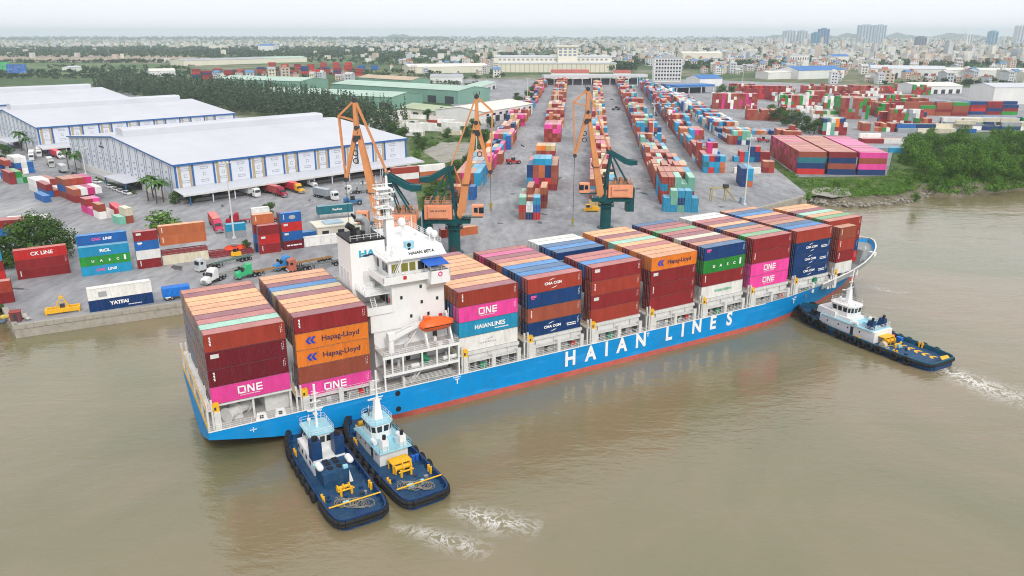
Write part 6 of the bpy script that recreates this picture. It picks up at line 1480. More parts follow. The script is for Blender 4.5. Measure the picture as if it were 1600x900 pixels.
# blocks point away from the camera, so local x is across and y runs deep: containers are placed with their long axis along y
P1 = ['maroon', 'brick red', 'brown', 'rust orange', 'maroon', 'sky blue', 'blue', 'brown', 'tan', 'pink', 'mint', 'dark maroon', 'navy', 'brick red', 'brown']
PB = ['sky blue', 'sky blue', 'blue', 'navy', 'maroon', 'brown', 'brick red', 'sky blue', 'rust orange', 'maroon', 'white']
PR = ['maroon', 'brick red', 'brown', 'brick red', 'rust orange', 'maroon', 'dark maroon', 'brown', 'green', 'white', 'grey']
PW = ['white', 'cream', 'white', 'brown', 'maroon']
PG = ['maroon', 'maroon', 'green', 'brick red', 'green', 'brown', 'white', 'red']
def row(left_px, right_px, widths, where, pal, seed, tiers=(2, 4), front=None, Ln=6.06, maxbays=200, gaps=()):
    """a row of bays between a near and a far pixel of its left edge"""
    a0 = G(*left_px); a1 = G(*right_px); d = (a1 - a0).normalized(); head = math.degrees(math.atan2(d.y, d.x)) - 90; tot = (a1 - a0).length; s_ = 0; r = random.Random(seed); k = 0
    while s_ < tot and k < maxbays:
        big = r.random() < .72; Lc = 12.19 if (big and k > 0) else Ln; nb = r.choice((1, 1, 2))
        wd = r.choice(widths)
        if any(g0 < s_ < g1 for g0, g1 in gaps): s_ += 8; continue
        o_ = a0 + d * s_
        block((0, 0), head, wd if not (front and k == 0) else len(front), nb if k else 1, tiers, Lc, where + (f', group {k + 1}' if k else ', quay end'), pal, seed=seed * 100 + k, front=front if k == 0 else None, origin=o_)
        s_ += nb * (Lc + .35) + r.choice((.5, .5, 1.0, 3.0)); k += 1
row((703, 312), (842, 131), [4, 5, 4], 'leftmost yard row', ['rust orange', 'brown', 'brown', 'blue', 'brick red', 'navy', 'magenta', 'tan', 'brown', 'maroon', 'sky blue', 'tan', 'orange', 'maroon', 'grey', 'rust orange', 'pink'], 11, (2, 3), front=[['brown', 'brown'], ['brown', 'rust orange'], ['sky blue', 'brown', 'rust orange'], ['blue', 'blue']])
block((823, 297), -5, 5, 2, (4, 5), 12.19, 'tall block of the second yard row', ['brown', 'maroon', 'rust orange'], seed=201, front=[['sky blue', 'sky blue', 'navy', 'navy'], ['maroon', 'magenta', 'brown', 'brown', 'sky blue'], ['red', 'maroon', 'rust orange', 'rust orange', 'sky blue'], ['maroon', 'red', 'navy', 'navy', 'sky blue'], ['maroon', 'brown', 'brown', 'brown']])
block((812, 325), -5, 4, 1, (2, 3), 12.19, 'middle group of the second yard row', ['brown'], seed=202, front=[['blue', 'mint'], ['maroon', 'maroon', 'brown'], ['orange', 'rust orange'], ['brown', 'maroon', 'rust orange']])
block((850, 222), -5, 4, 2, (4, 4), 12.19, 'pink topped block of the second yard row', ['maroon', 'brown'], seed=203, front=[['brown', 'maroon', 'maroon', 'pink'], ['maroon', 'brown', 'maroon', 'pink'], ['brown', 'maroon', 'pink', 'brown'], ['maroon', 'brown', 'pink', 'pink']])
row((852, 200), (872, 131), [4, 5], 'far second yard row', ['brown', 'rust orange', 'maroon', 'sky blue', 'brick red', 'tan', 'maroon', 'brown'], 17, (2, 4))
block((838, 243), -5, 4, 1, (2, 3), 12.19, 'orange group of the second yard row', ['orange'], seed=204, front=[['brown', 'orange'], ['maroon', 'orange'], ['brown', 'tan'], ['maroon', 'tan']])
row((810.5, 343), (813, 330), [3], 'second yard row', ['brown', 'rust orange', 'maroon', 'sky blue', 'brick red', 'navy', 'maroon', 'tan', 'maroon', 'brown', 'brick red', 'orange', 'magenta', 'brown', 'grey'], 12, (2, 4), front=[['brown', 'red', 'mint'], ['navy', 'white'], ['red', 'blue', 'sky blue']])
row((920, 322), (927, 132), [4, 3, 4], 'third yard row', ['tan', 'tan', 'cream', 'brick red', 'magenta', 'maroon', 'brown', 'sky blue', 'brown', 'maroon', 'rust orange'], 13, (2, 3), front=[['tan', 'brick red'], ['tan', 'tan', 'cream'], ['brown', 'tan', 'white']])
row((1036, 331), (961, 132), [5, 5, 6], 'fourth yard row', ['brown', 'brick red', 'maroon', 'sky blue', 'rust orange', 'brown', 'navy', 'mint', 'brown', 'sky blue', 'brick red', 'maroon', 'brown', 'brick red'], 14, (2, 4), front=[['sky blue', 'sky blue'], ['sky blue', 'mint', 'mint'], ['mint', 'navy', 'sky blue'], ['sky blue', 'sky blue', 'sky blue'], ['sky blue', 'sky blue']])
row((1098, 270), (998, 136), [4, 5, 4], 'fifth yard row', PB + ['brown', 'magenta', 'brick red', 'brown'], 15, (2, 4), front=[['sky blue', 'teal', 'sky blue'], ['red', 'sky blue', 'red'], ['sky blue', 'sky blue', 'navy'], ['rust orange', 'rust orange', 'sky blue']])
row((1138, 226), (1020, 140), [5, 6, 6], 'sixth yard row', PB + ['white', 'white', 'cream', 'white'], 16, (2, 3), front=[['brown', 'brown'], ['maroon', 'brick red', 'mint'], ['navy', 'teal', 'rust orange'], ['white', 'mint', 'mint'], ['navy', 'mint', 'mint']])
block((1147, 253), -6, 7, 1, (1, 3), 6.06, 'low blue and red cluster', ['sky blue', 'red', 'navy', 'sky blue', 'maroon', 'sky blue'], seed=31, front=[['sky blue'], ['red', 'red'], ['sky blue', 'sky blue'], ['sky blue', 'navy', 'navy'], ['navy', 'navy', 'red'], ['maroon', 'maroon'], ['maroon', 'maroon']])
block((1156.5, 292), -7, 2, 1, (1, 3), 12.19, 'lone navy and blue block by the lamp post', ['navy', 'sky blue'], seed=32, front=[['navy', 'navy', 'navy'], ['rust orange', 'sky blue', 'sky blue']])
block((1192, 270), -7, 2, 1, (1, 2), 6.06, 'behind the lone navy block', ['brown'], seed=33, front=[['maroon', 'brown'], ['brick red', 'brown']])
block((1113, 170), -6, 15, 2, (4, 5), 6.06, 'pink and maroon wall block', ['maroon', 'magenta', 'maroon', 'brick red', 'brown', 'maroon', 'brown', 'white'], seed=34)
block((1022, 166), -7, 6, 8, (2, 4), 6.06, 'pink and blue block left of the wall block', ['magenta', 'maroon', 'sky blue', 'maroon', 'blue', 'brick red', 'brick red'], seed=35)
block((1167, 188), -8, 12, 2, (3, 5), 6.06, 'brown block beside the trees', ['brown', 'brick red', 'brown', 'maroon'], seed=36)
block((1088, 190), -8, 6, 3, (2, 2), 6.06, 'pale low block', ['white', 'cream'], seed=37)
block((1216, 226), -9, 5, 3, (3, 4), 6.06, 'tall brown block beside the trees', ['brown', 'maroon', 'brown', 'brick red'], seed=38)
block((1155, 210), -8, 14, 2, (1, 2), 6.06, 'loose low boxes before the brown block', PB, seed=39)
for k, (u, v, nx, ny, tr, pal, s_) in enumerate([(1221, 168, 12, 3, (4, 6), PG, 41), (1161, 155, 16, 2, (4, 5), ['maroon', 'brick red', 'red', 'maroon'], 42), (1206, 158, 8, 2, (3, 4), PR, 43), (1262, 160, 7, 2, (3, 4), PG, 44), (1287, 170, 9, 2, (3, 5), ['white', 'maroon', 'brown', 'green', 'white'], 45), (1313, 186, 8, 4, (4, 6), ['brown', 'maroon', 'green', 'brown', 'grey'], 46), (1284, 211, 6, 2, (2, 4), ['mint', 'white', 'orange', 'navy', 'maroon'], 47),
        (1292, 146, 14, 3, (2, 3), ['brown', 'brick red', 'brown', 'white'], 48), (1340, 150, 10, 2, (2, 3), ['brown', 'white', 'brick red'], 49), (1255, 146, 9, 3, (2, 4), PG, 50), (1205, 146, 10, 2, (2, 3), ['white', 'cream', 'green', 'brown'], 51), (1245, 176, 8, 1, (1, 2), ['white', 'rust orange', 'white'], 52), (1344, 162, 7, 1, (1, 2), ['white', 'cream'], 53), (1140, 142, 12, 2, (2, 3), PR, 54), (1347, 205, 10, 2, (2, 3), PR, 55), (1270, 184, 9, 2, (1, 2), ['white', 'cream', 'green', 'brown'], 56)]):
    block((u, v), -9, nx, ny, tr, 6.06, f'right hand yard, block {ORD[k % 10]} of {"near" if k < 10 else "far"} blocks', pal, seed=s_)
rf_ = random.Random(77)
for k in range(20):
    u, v = rf_.uniform(1265, 1455), rf_.uniform(142, 205)
    if v > 176 and u < 1330: v -= 26
    block((u, v), -9, rf_.choice((5, 7, 9)), rf_.choice((1, 2)), (2, 4), 6.06, f'right hand yard, infill block {ORD[k % 10]}, {"left" if k < 10 else "right"} set', rf_.choice((PG, PR, ['white', 'cream', 'brown', 'maroon'], ['brown', 'brick red', 'maroon', 'brown'])), seed=300 + k)
# rows that show their long sides
def sideblock(px, head, nx, ny, tiers, where, pal, Ln=12.19, h=2.6, seed=1, front=None, gap=.35):
    r = random.Random(seed); p = G(*px); a = R(head); d = Vector((math.cos(a), math.sin(a), 0)); n = Vector((-d.y, d.x, 0))
    for i in range(nx):
        for j in range(ny):
            H = r.randint(*tiers) if not (front and j == 0) else len(front[i])
            for t in range(H):
                if not (t >= H - 1 or j == 0 or i in (0,)): continue
                c = front[i][t] if front and j == 0 else r.choice(pal[i] if isinstance(pal[0], list) else pal); tx = ()
                if isinstance(c, tuple): c, tx = c
                q = p + d * (i * (Ln + gap)) + n * (j * (CW + .1)) + Vector((0, 0, .012 + t * (h + .012)))
                YB.append((q, a, Ln, h, c, f'{c} container, {ORD[t]} tier, {ORD[min(i, 9)]} along, {ORD[min(j, 9)]} deep, {where}', True, tx))
sideblock((1245, 272), -6, 3, 24, (4, 4), 'big block by the river bank', [['maroon', 'brown', 'maroon', 'magenta', 'brick red'], ['brown', 'maroon', 'brick red', 'brown'], ['pink', 'pink', 'magenta', 'maroon']], gap=1.3, seed=60, front=[[('red', [T('K LINE', 1.1, 'txtw', .5, .5, 1.2, .04)]), 'navy', 'teal', 'brown'], ['navy', 'brown', 'navy', 'maroon'], ['navy', ('pink', [ONE]), 'brown', ('pink', [ONE])]])
sideblock((1147, 271), -3, 1, 1, (1, 1), 'behind the lone navy block', ['white'], seed=61)
sideblock((1347, 224), -4, 2, 3, (1, 2), 'behind the big river block', ['maroon', 'white', 'brown', 'maroon'], seed=62)
sideblock((1376, 192), -4, 5, 3, (3, 3), 'right yard, orange and red wall', ['blue', 'orange', 'maroon', 'red', 'navy', 'rust orange'], Ln=6.06, seed=63)
sideblock((1360, 180), -4, 6, 2, (3, 4), 'right yard, brown and green wall', ['brown', 'maroon', 'white', 'green', 'brown'], Ln=12.19, seed=68)
sideblock((1454, 180), -4, 2, 3, (3, 4), 'right yard, left of red wall', ['maroon', 'mint', 'red', 'navy'], seed=69)
sideblock((1490, 179), -3, 4, 3, (4, 4), 'red and navy wall at right', ['maroon', 'navy', 'maroon', 'blue', 'maroon'], seed=64, front=[['navy', 'maroon', 'maroon', 'blue'], ['navy', 'red', 'maroon', 'navy'], ['maroon', 'navy', 'maroon', 'maroon'], ['green', 'maroon', 'navy']])
sideblock((1474, 203), -4, 5, 4, (1, 3), 'white rows beside the mangroves', ['white', 'cream', 'grey', 'white', 'navy'], seed=65)
sideblock((1403, 207), -4, 4, 3, (1, 3), 'white and navy rows behind the trees', ['white', 'navy', 'grey', 'blue', 'green', 'cream'], seed=66)
sideblock((1540, 195), -4, 5, 3, (1, 2), 'navy rows at the right edge', ['navy', 'blue', 'navy', 'green'], seed=70)
sideblock((1352, 238), -4, 2, 2, (1, 1), 'by the mangrove edge', ['grey', 'sky blue', 'white'], seed=67)
for k, (u, v) in enumerate([(575, 205), (600, 199), (632, 212), (655, 204), (690, 210), (615, 190), (668, 193), (702, 196), (640, 197), (585, 190)]):
    sideblock((u, v), -20, 2 if k % 2 else 1, 2, (1, 3), f'white store yard, spot {ORD[k]}', ['white', 'white', 'cream', 'white', 'brick red' if k > 5 else 'white', 'sky blue' if k == 4 else 'white'], seed=80 + k)
for k in range(16):       # the distant red stacks left of centre
    sideblock((300 + k * 17, 122 - k * .55 + 4 * (k % 2)), -3, 1, 2, (3, 5), f'distant red stacks, {ORD[k % 10]} column', ['maroon', 'red', 'maroon', 'navy', 'brick red'], seed=100 + k)
for k in range(9): sideblock((420 + k * 20, 109), -3, 1, 2, (3, 5), f'far red stacks behind, {ORD[k]} column', ['maroon', 'red', 'brick red'] if k < 7 else ['blue'], seed=130 + k)
# stacks of the truck park on the left, long axis parallel to the gable wall
hd = math.degrees(WANG) - 90
LP = ['maroon', 'brick red', 'white', 'blue', 'magenta', 'brown', 'navy', 'pink', 'white', 'maroon', 'brown']
sideblock((92, 306), hd, 2, 4, (2, 3), 'near cluster of the left park', LP, Ln=10.0, seed=151)
sideblock((128, 330), hd, 3, 2, (1, 2), 'pink cluster of the left park', ['pink', 'maroon', 'navy', 'white', 'brown', 'magenta'], Ln=6.06, seed=152)
sideblock((46, 296), hd, 2, 3, (1, 2), 'middle cluster of the left park', ['white', 'brick red', 'red', 'white', 'maroon', 'blue'], seed=153)
sideblock((55, 310), hd, 1, 1, (1, 1), 'alone before the left park clusters', ['blue'], seed=154)
sideblock((5, 283), hd, 1, 3, (1, 2), 'green and white cluster at left', ['green', 'mint', 'white', 'maroon'], seed=155)
sideblock((15, 268), hd, 1, 3, (2, 3), 'white and red cluster at left', ['white', 'maroon', 'blue'], seed=156)
sideblock((-30, 270), hd, 2, 3, (1, 3), 'at the far left of the park', LP, seed=157)
sideblock((12, 352), 20, 1, 1, (1, 1), 'alone behind the round tree', ['white'], seed=158)
sideblock((-25, 372), 20, 1, 3, (1, 2), 'in blue rows left of the round tree', ['blue', 'navy', 'maroon'], seed=159)
sideblock((176, 347), hd, 1, 2, (1, 2), 'beside the red trailer', ['cream', 'brown', 'mint'], Ln=6.06, seed=160)
sideblock((614, 292), 30, 2, 4, (1, 3), 'orange pile beside the warehouse end', ['rust orange', 'brick red', 'red', 'rust orange', 'white'], seed=161)
sideblock((690, 372), 25, 2, 1, (1, 1), 'low on the apron behind the crane', ['brick red', 'rust orange'], Ln=6.06, seed=162)
# nearest boxes become single things, the rest one mass
def dist(q): return (q[0] - Vector((0, 0, CAM_Z))).length
def seen(q):
    p = q[0]; yc = _c * p.y - _s * (p.z - CAM_Z); u = 800 + FPX * p.x / yc
    return -30 < u < 1630
YB = [q for q in YB if seen(q)]; YB.sort(key=dist)
single = max(60, 345 - NCONT)
cnt = {}
for q in YB[:single]:
    p, a, Ln, h, c, lab = q[:6]; side = len(q) > 6
    if side: container((p.x, p.y, p.z), a, Ln, h, c, lab, 'containers in the yard', True, ribs=False, texts=q[7])
    else: container((p.x + CW * math.cos(a), p.y + CW * math.sin(a), p.z), a + math.pi / 2, Ln, h, c, lab, 'containers in the yard', True, ribs=False)
def boxmass(name, items, label=None):
    """all boxes as one mesh with a colour per face (yard roofs paler: fading plus painted sky glare)"""
    N = len(items); V = np.zeros((N, 8, 3)); C = np.zeros((N, 6, 4, 4), dtype=np.float32); C[..., 3] = 1
    for k, (p, a, lx, ly, h, c0, c1) in enumerate(items):
        ca, sa = math.cos(a), math.sin(a); i = 0
        for z in (0, h):
            for x, y in ((0, 0), (lx, 0), (lx, ly), (0, ly)): V[k, i] = (p[0] + x * ca - y * sa, p[1] + x * sa + y * ca, p[2] + z); i += 1
        C[k, :, :, :3] = c0; C[k, 1, :, :3] = c1
    F = np.array([(3, 2, 1, 0), (4, 5, 6, 7), (0, 1, 5, 4), (1, 2, 6, 5), (2, 3, 7, 6), (3, 0, 4, 7)])
    faces = (np.arange(N)[:, None, None] * 8 + F[None]).reshape(-1, 4)
    me = bpy.data.meshes.new(name); me.vertices.add(N * 8); me.vertices.foreach_set('co', V.ravel())
    me.loops.add(len(faces) * 4); me.loops.foreach_set('vertex_index', faces.ravel()); me.polygons.add(len(faces))
    me.polygons.foreach_set('loop_start', np.arange(len(faces)) * 4); me.polygons.foreach_set('loop_total', np.full(len(faces), 4)); me.polygons.foreach_set('use_smooth', np.zeros(len(faces), dtype=bool)); me.update(calc_edges=True)
    ca_ = me.color_attributes.new('Col', 'FLOAT_COLOR', 'CORNER'); ca_.data.foreach_set('color', C.reshape(-1)); me.validate()
    return me
items = []
for q in YB[single:]:
    p, a, Ln, h, c = q[:5]; side = len(q) > 6; f = random.uniform(.85, 1.15); c0, c1 = PAL[c]
    items.append((p, a, Ln if side else CW, CW if side else Ln, h, [min(.95, x * f) for x in c0], [min(.95, x * f) for x in c1]))
me = boxmass('yard_containers', items); me.materials.append(M['vcol'])
o = bpy.data.objects.new('yard_containers', me); link(o); tag(o, 'mass of coloured containers stacked in the far yard', kind='stuff')
# ================================================================== trucks and yard vehicles
def wheelmesh(r, w_):
    b = MB(); b.tube((0, -w_ / 2, 0), (0, w_ / 2, 0), r, n=14); b.mi = 1; b.tube((0, -w_ / 2 - .01, 0), (0, w_ / 2 + .01, 0), r * .5, n=10); return b.mesh('wheel', [M['rubber'], M['steel']])
WH = wheelmesh(.52, .55); WH1 = wheelmesh(.52, .32); WHC = wheelmesh(.32, .22)
def tractor(t, x, style, col):
    """tractor unit whose rear end is at local x; faces +x"""
    if style == 'bonnet':
        b = MB(); b.prismy([(x + 2.4, .95), (x + 4.9, .95), (x + 4.9, 2.0), (x + 4.6, 2.0), (x + 4.1, 3.0), (x + 3.6, 3.65), (x + 2.4, 3.75)], -1.2, 1.2); cab = b.build('cab', M['obj'], t, color=col)
        b = MB(); b.prismy([(x + 4.9, .8), (x + 6.7, .75), (x + 6.75, 1.35), (x + 6.4, 1.75), (x + 4.9, 2.0)], -1.0, 1.0)
        for s_ in (-1, 1): b.prismy([(x + 5.3, .6), (x + 6.6, .6), (x + 6.55, 1.25), (x + 5.5, 1.3)], s_ * 1.1 - .18, s_ * 1.1 + .18)
        b.build('bonnet', M['obj'], t, color=col)
        b = MB(); b.box(x + 6.7, x + 6.9, -1.2, 1.2, .4, .8); b.box(x + 6.72, x + 6.78, -.6, .6, .85, 1.4); b.build('bumper', M['steel'], t)
        b = MB(); b.hexa([(x + 4.92, -1.0, 2.08), (x + 4.92, 1.0, 2.08), (x + 4.86, 1.0, 2.08), (x + 4.86, -1.0, 2.08)], [(x + 4.42, -.95, 2.85), (x + 4.42, .95, 2.85), (x + 4.3, .95, 2.85), (x + 4.3, -.95, 2.85)])
        b.build('windscreen', M['glass'], cab)
        fx = x + 5.9
    else:
        b = MB(); b.prismy([(x + 4.2, .55), (x + 6.3, .55), (x + 6.35, 1.9), (x + 6.1, 3.3), (x + 5.4, 3.6), (x + 4.2, 3.6)], -1.22, 1.22); cab = b.build('cab', M['obj'], t, color=col)
        b = MB(); b.hexa([(x + 6.36, -1.08, 1.95), (x + 6.36, 1.08, 1.95), (x + 6.30, 1.08, 1.95), (x + 6.30, -1.08, 1.95)], [(x + 6.20, -1.05, 2.95), (x + 6.20, 1.05, 2.95), (x + 6.1, 1.05, 2.95), (x + 6.1, -1.05, 2.95)]); b.build('windscreen', M['glass'], cab)
        b = MB(); b.box(x + 6.3, x + 6.45, -1.2, 1.2, .35, .85); b.build('bumper', M['ltgrey'], t); fx = x + 5.3
    b = MB()
    for s_ in (-1, 1): b.box(fx - 1.2 if style == 'bonnet' else fx - .3, fx - .5 if style == 'bonnet' else fx + .5, s_ * 1.2 - .03, s_ * 1.2 + .03, 2.1, 2.85)
    b.build('side_window', M['glass'], cab)
    b = MB(); b.box(x, x + 4.4, -.45, .45, .7, .95); b.tube((x + .9, 0, .95), (x + .9, 0, 1.2), .55, n=12); b.box(x + 2.6, x + 3.8, -1.2, -.6, .5, 1.1); b.box(x + 2.6, x + 3.8, .6, 1.2, .5, 1.1); b.build('chassis', M['dark'], t)
    for xx, me in ((x + .55, WH), (x + 1.85, WH), (fx, WH1)):
        for s_ in (-1, 1): inst('wheel', me, t, (xx, s_ * .98, .52))
def trailer(t, x0, x1, kind, col):
    b = MB()
    if kind == 'skeletal':
        for y in (-.5, .5): b.box(x0, x1, y - .1, y + .1, 1.05, 1.35)
        for i in range(6): xx = x0 + .1 + i * (x1 - x0 - .4) / 5; b.box(xx, xx + .25, -1.2, 1.2, 1.1, 1.32)
        b.build('trailer_frame', M['obj'], t, color=col)
        lg = MB(); lg.box(x1 - 2.6, x1 - 2.4, -.7, -.5, .1, 1.1); lg.box(x1 - 2.6, x1 - 2.4, .5, .7, .1, 1.1); lg.build('landing_leg', M['dark'], t)
    else:
        b.box(x0, x1, -.5, .5, .9, 1.15); b.build('trailer_frame', M['dark'], t)
        c = MB(); c.box(x0, x1, -1.22, 1.22, 1.15, 3.85)
        for i in range(int((x1 - x0) / .6)):
            for s_ in (-1, 1): c.box(x0 + .2 + i * .6, x0 + .32 + i * .6, s_ * 1.22 - .03, s_ * 1.22 + .03, 1.3, 3.75)
        c.build('trailer_box', M['box'], t, color=col)
        d = MB(); d.box(x0, x1, -1.2, 1.2, 3.85, 3.90); d.build('trailer_roof', M['roofp'], t, color=[min(.9, x * 1.3 + .12) for x in col])
    for i in range(3):
        for s_ in (-1, 1): inst('wheel', WH, t, (x0 + .9 + i * 1.3, s_ * .98, .52))
def truck(px, head, label, style, col, kind='skeletal', tcol=(.2, .2, .2), bend=0, length=12.2, z=GZ):
    """px: ground under the front bumper; head: degrees the truck faces"""
    p = G(*px); a = R(head); d = Vector((math.cos(a), math.sin(a), 0)); tot = 7.0
    o = empty('truck', Vector((p.x, p.y, z + .012)) - d * tot, a); tag(o, label, 'truck', 'trucks')
    tractor(o, 0, style, col)
    if kind: trailer(o, -length + 1.8, 1.6, kind, tcol)
    return o
truck((305, 426), -128, 'light grey cab-over truck with an empty skeletal trailer on the quay', 'cabover', (.55, .57, .58), tcol=(.12, .20, .17))
truck((318, 447), -110, 'white bonneted truck with an empty trailer beside the blue tarpaulin trailer', 'bonnet', (.80, .80, .78), tcol=(.35, .35, .34))
truck((366, 437), -142, 'green bonneted truck with a rusty empty trailer on the quay', 'bonnet', (.05, .48, .20), tcol=(.36, .20, .07))
truck((427, 424), -142, 'blue bonneted truck with a rusty empty trailer on the quay', 'bonnet', (.04, .26, .62), tcol=(.36, .20, .07))
truck((446, 426), -148, 'faded red cab-over truck with a grey trailer beside the blue truck', 'cabover', (.50, .14, .09), tcol=(.16, .18, .17))
truck((352, 350), -165, 'dark red bonneted tractor without trailer in the truck park', 'bonnet', (.42, .02, .04), kind='skeletal', tcol=(.5, .12, .15))
truck((344, 365), -62, 'crimson bonneted truck with a red box trailer behind the orange containers', 'bonnet', (.60, .03, .12), 'box', (.50, .10, .09))
wa = math.degrees(WANG) - 90
truck((405, 309), wa + 4, 'white box truck at the loading dock, leftmost of the docked trucks', 'cabover', (.75, .75, .74), 'box', (.72, .72, .70))
truck((447, 309), wa, 'dark red truck with red box trailer at the loading dock', 'bonnet', (.34, .02, .05), 'box', (.42, .08, .08))
truck((474, 303), wa, 'yellow truck with red box trailer at the loading dock', 'bonnet', (.85, .42, .03), 'box', (.60, .04, .05))
truck((494, 293), wa + 4, 'white truck with grey box trailer at the loading dock, rightmost of the row', 'bonnet', (.75, .76, .76), 'box', (.30, .32, .34))
truck((528, 314), -40, 'white cabbed grey lorry standing in the dock yard', 'cabover', (.75, .76, .76), 'box', (.30, .33, .36), length=9)
truck((538, 304), -150, 'white cabbed lorry with a long grey trailer in the dock yard', 'cabover', (.72, .72, .70), 'box', (.34, .36, .36), length=9)
truck((98, 249), wa, 'white truck with a red box trailer at the second warehouse', 'bonnet', (.78, .78, .77), 'box', (.55, .05, .08))
truck((50, 252), -60, 'white box truck on the road left of the warehouses', 'cabover', (.75, .75, .74), 'box', (.55, .56, .56))
truck((62, 246), -60, 'second white box truck on the road left of the warehouses', 'cabover', (.75, .75, .74), 'box', (.62, .62, .60))
truck((82, 262), -55, 'grey box truck parked before the palms', 'cabover', (.5, .5, .48), 'box', (.45, .45, .42), length=8)
def lonetrailer(px, head, label, col, z0=1.15, hh=2.7, Ln=12):
    p = G(*px); o = empty('trailer', Vector((p.x, p.y, GZ + .012)), R(head)); tag(o, label, 'trailer'); trailer(o, 0, Ln, 'box', col); return o
lonetrailer((190, 342), wa + 180 - 8, 'red trailer with open rear doors in the left park', (.52, .05, .07))
lonetrailer((96, 268), -50, 'grey box trailer parked by the palms at left', (.45, .46, .46), Ln=8)
# blue tarpaulin trailer on the quay
p = G(255, 469); o = empty('covered_trailer', Vector((p.x, p.y, GZ + .012)), R(29)); tag(o, 'trailer under a bright blue tarpaulin at the quay edge', 'trailer')
b = MB(); r_ = random.Random(3); n = 14; rg = []
for i in range(n + 1):
    x = i * 6.2 / n; wv = .06 * math.sin(i * 2.1); rg.append([(x, -1.32, .9), (x, -1.36 - wv, 1.7), (x, -1.30 + wv, 3.05 + wv), (x, -1.16, 3.2 - wv), (x, 0, 3.25 - wv), (x, 1.2, 3.15), (x, 1.3, .9)])
b.loft(rg, smooth=False); b.build('tarpaulin', mat('tarpaulin_blue', (.01, .17, .62), .45, .12, 1.2), o)
b = MB(); b.box(.1, 6.1, -1.1, 1.1, .75, .95); b.build('trailer_frame', M['dark'], o)
for x in (.9, 2.0, 5.2):
    for s_ in (-1, 1): inst('wheel', WH, o, (x, s_ * .95, .52))
b = MB(); b.box(.5, 1.7, -1.34, -1.24, .7, 1.0); b.build('white_board', M['white'], o)
# yellow spreader on the quay edge
p = G(71, 494); o = empty('container_spreader', Vector((p.x, p.y, GZ + .01)), R(27)); tag(o, 'yellow crane spreader resting on the quay', 'spreader')
b = MB(); b.box(0, 7.2, 0, .5, .35, 1.25); b.box(0, 7.2, 2.0, 2.5, .35, 1.25); b.box(0, .5, .5, 2.0, .45, 1.15); b.box(6.7, 7.2, .5, 2.0, .45, 1.15); b.box(2.4, 4.8, .5, 2.0, .6, 1.2)
for x in (.1, 6.8):
    for y in (.05, 2.1): b.box(x, x + .3, y, y + .3, 0, .36)
b.build('frame', M['yellow'], o)
b = MB()
for y in (.5, 2.0):
    b.bar((2.2, y, 1.2), (3.3, 1.25, 3.6), .16); b.bar((5.0, y, 1.2), (3.9, 1.25, 3.6), .16)
b.box(3.2, 4.0, .95, 1.55, 3.4, 3.8); b.tube((3.6, 1.25, 3.8), (3.6, 1.25, 4.4), .14, n=8); b.bar((2.9, 1.25, 2.4), (4.3, 1.25, 2.4), .14); b.build('hanger', M['yellow'], o)
b = MB(); b.box(3.1, 4.1, .9, 1.6, 1.2, 2.0); b.build('motor', M['dark'], o)
# maroon quay hut and clutter
p = G(17, 505); o = empty('quay_hut', Vector((p.x, p.y, GZ + .01)), R(24)); tag(o, 'small maroon metal hut at the left end of the quay', 'hut')
b = MB(); b.box(0, 2.0, 0, 2.0, 0, 2.3); b.build('wall', mat('hut_maroon', (.20, .05, .06), .7, .2, 1), o); b = MB(); b.box(-.15, 2.15, -.15, 2.15, 2.3, 2.42); b.build('roof', mat('hut_roof', (.32, .06, .05), .7, .2, 1), o); b = MB(); b.box(.6, 1.4, -.04, -.005, .1, 1.9); b.build('door', M['dark'], o)
for k, (u, v, c, s_) in enumerate([(8, 499, (.6, .45, .1), 1.1), (5, 506, (.10, .13, .17), 1.0), (38, 497, (.55, .5, .42), 1.0), (44, 500, (.5, .48, .44), .8), (30, 495, (.5, .4, .2), .9)]):
    p = G(u, v); o = MB(); r_ = random.Random(k)
    o.ball((0, 0, s_ * .5), s_ * .8, 8, 5, (1.3, .9, .62)); o.bar((-s_, -.3, .2), (s_, .4, .9), .2); o.bar((-.4, s_ * .7, .3), (.5, -s_ * .6, 1.0), .16)
    q = o.build('scrap_heap', M['obj'], None, (p.x, p.y, GZ + .05), k, color=c); tag(q, ['yellow scrap heap by the quay hut', 'dark bundle left of the quay hut', 'pale scrap heap right of the hut', 'second pale scrap heap right of the hut', 'brown scrap behind the hut'][k], 'scrap heap')
# red inflatable shaped machine hood and yellow digger body on the racks
p = G(352, 396); o = empty('orange_machine', Vector((p.x, p.y, GZ + .5)), R(25)); tag(o, 'orange red hull shaped machine part lying on the flat racks', 'machine')
b = MB(); b.loft([[(x, -w_, .5), (x, -w_ * .8, 0.75), (x, 0, 1.0 + hh), (x, w_ * .8, .75), (x, w_, .5), (x, w_ * .6, .05), (x, -w_ * .6, .05)] for x, w_, hh in ((0, .3, .4), (.8, .9, .8), (2.4, 1.2, .9), (4.2, 1.2, .8), (5.4, .9, .7), (6.0, .3, .3))]); b.build('shell', mat('shell_red', (.75, .07, .02), .4, .1, 1), o)
b = MB(); b.box(2.0, 3.6, -.6, .6, 1.6, 2.2); b.build('housing', M['steel'], o)
p = G(362, 402); o = empty('yellow_machine', Vector((p.x, p.y, GZ + .012)), R(25)); tag(o, 'yellow and black engine block in front of the orange machine', 'machine'); b = MB(); b.box(0, 2.8, 0, 1.6, .2, 1.1); b.box(.2, 2.4, .2, 1.4, 1.1, 1.4); b.build('body', M['yellow'], o); b = MB(); b.box(.6, 1.6, .3, 1.2, 1.4, 2.2); b.tube((2.0, .8, 1.4), (2.0, .8, 2.4), .2, n=8); b.build('engine', M['black'], o)
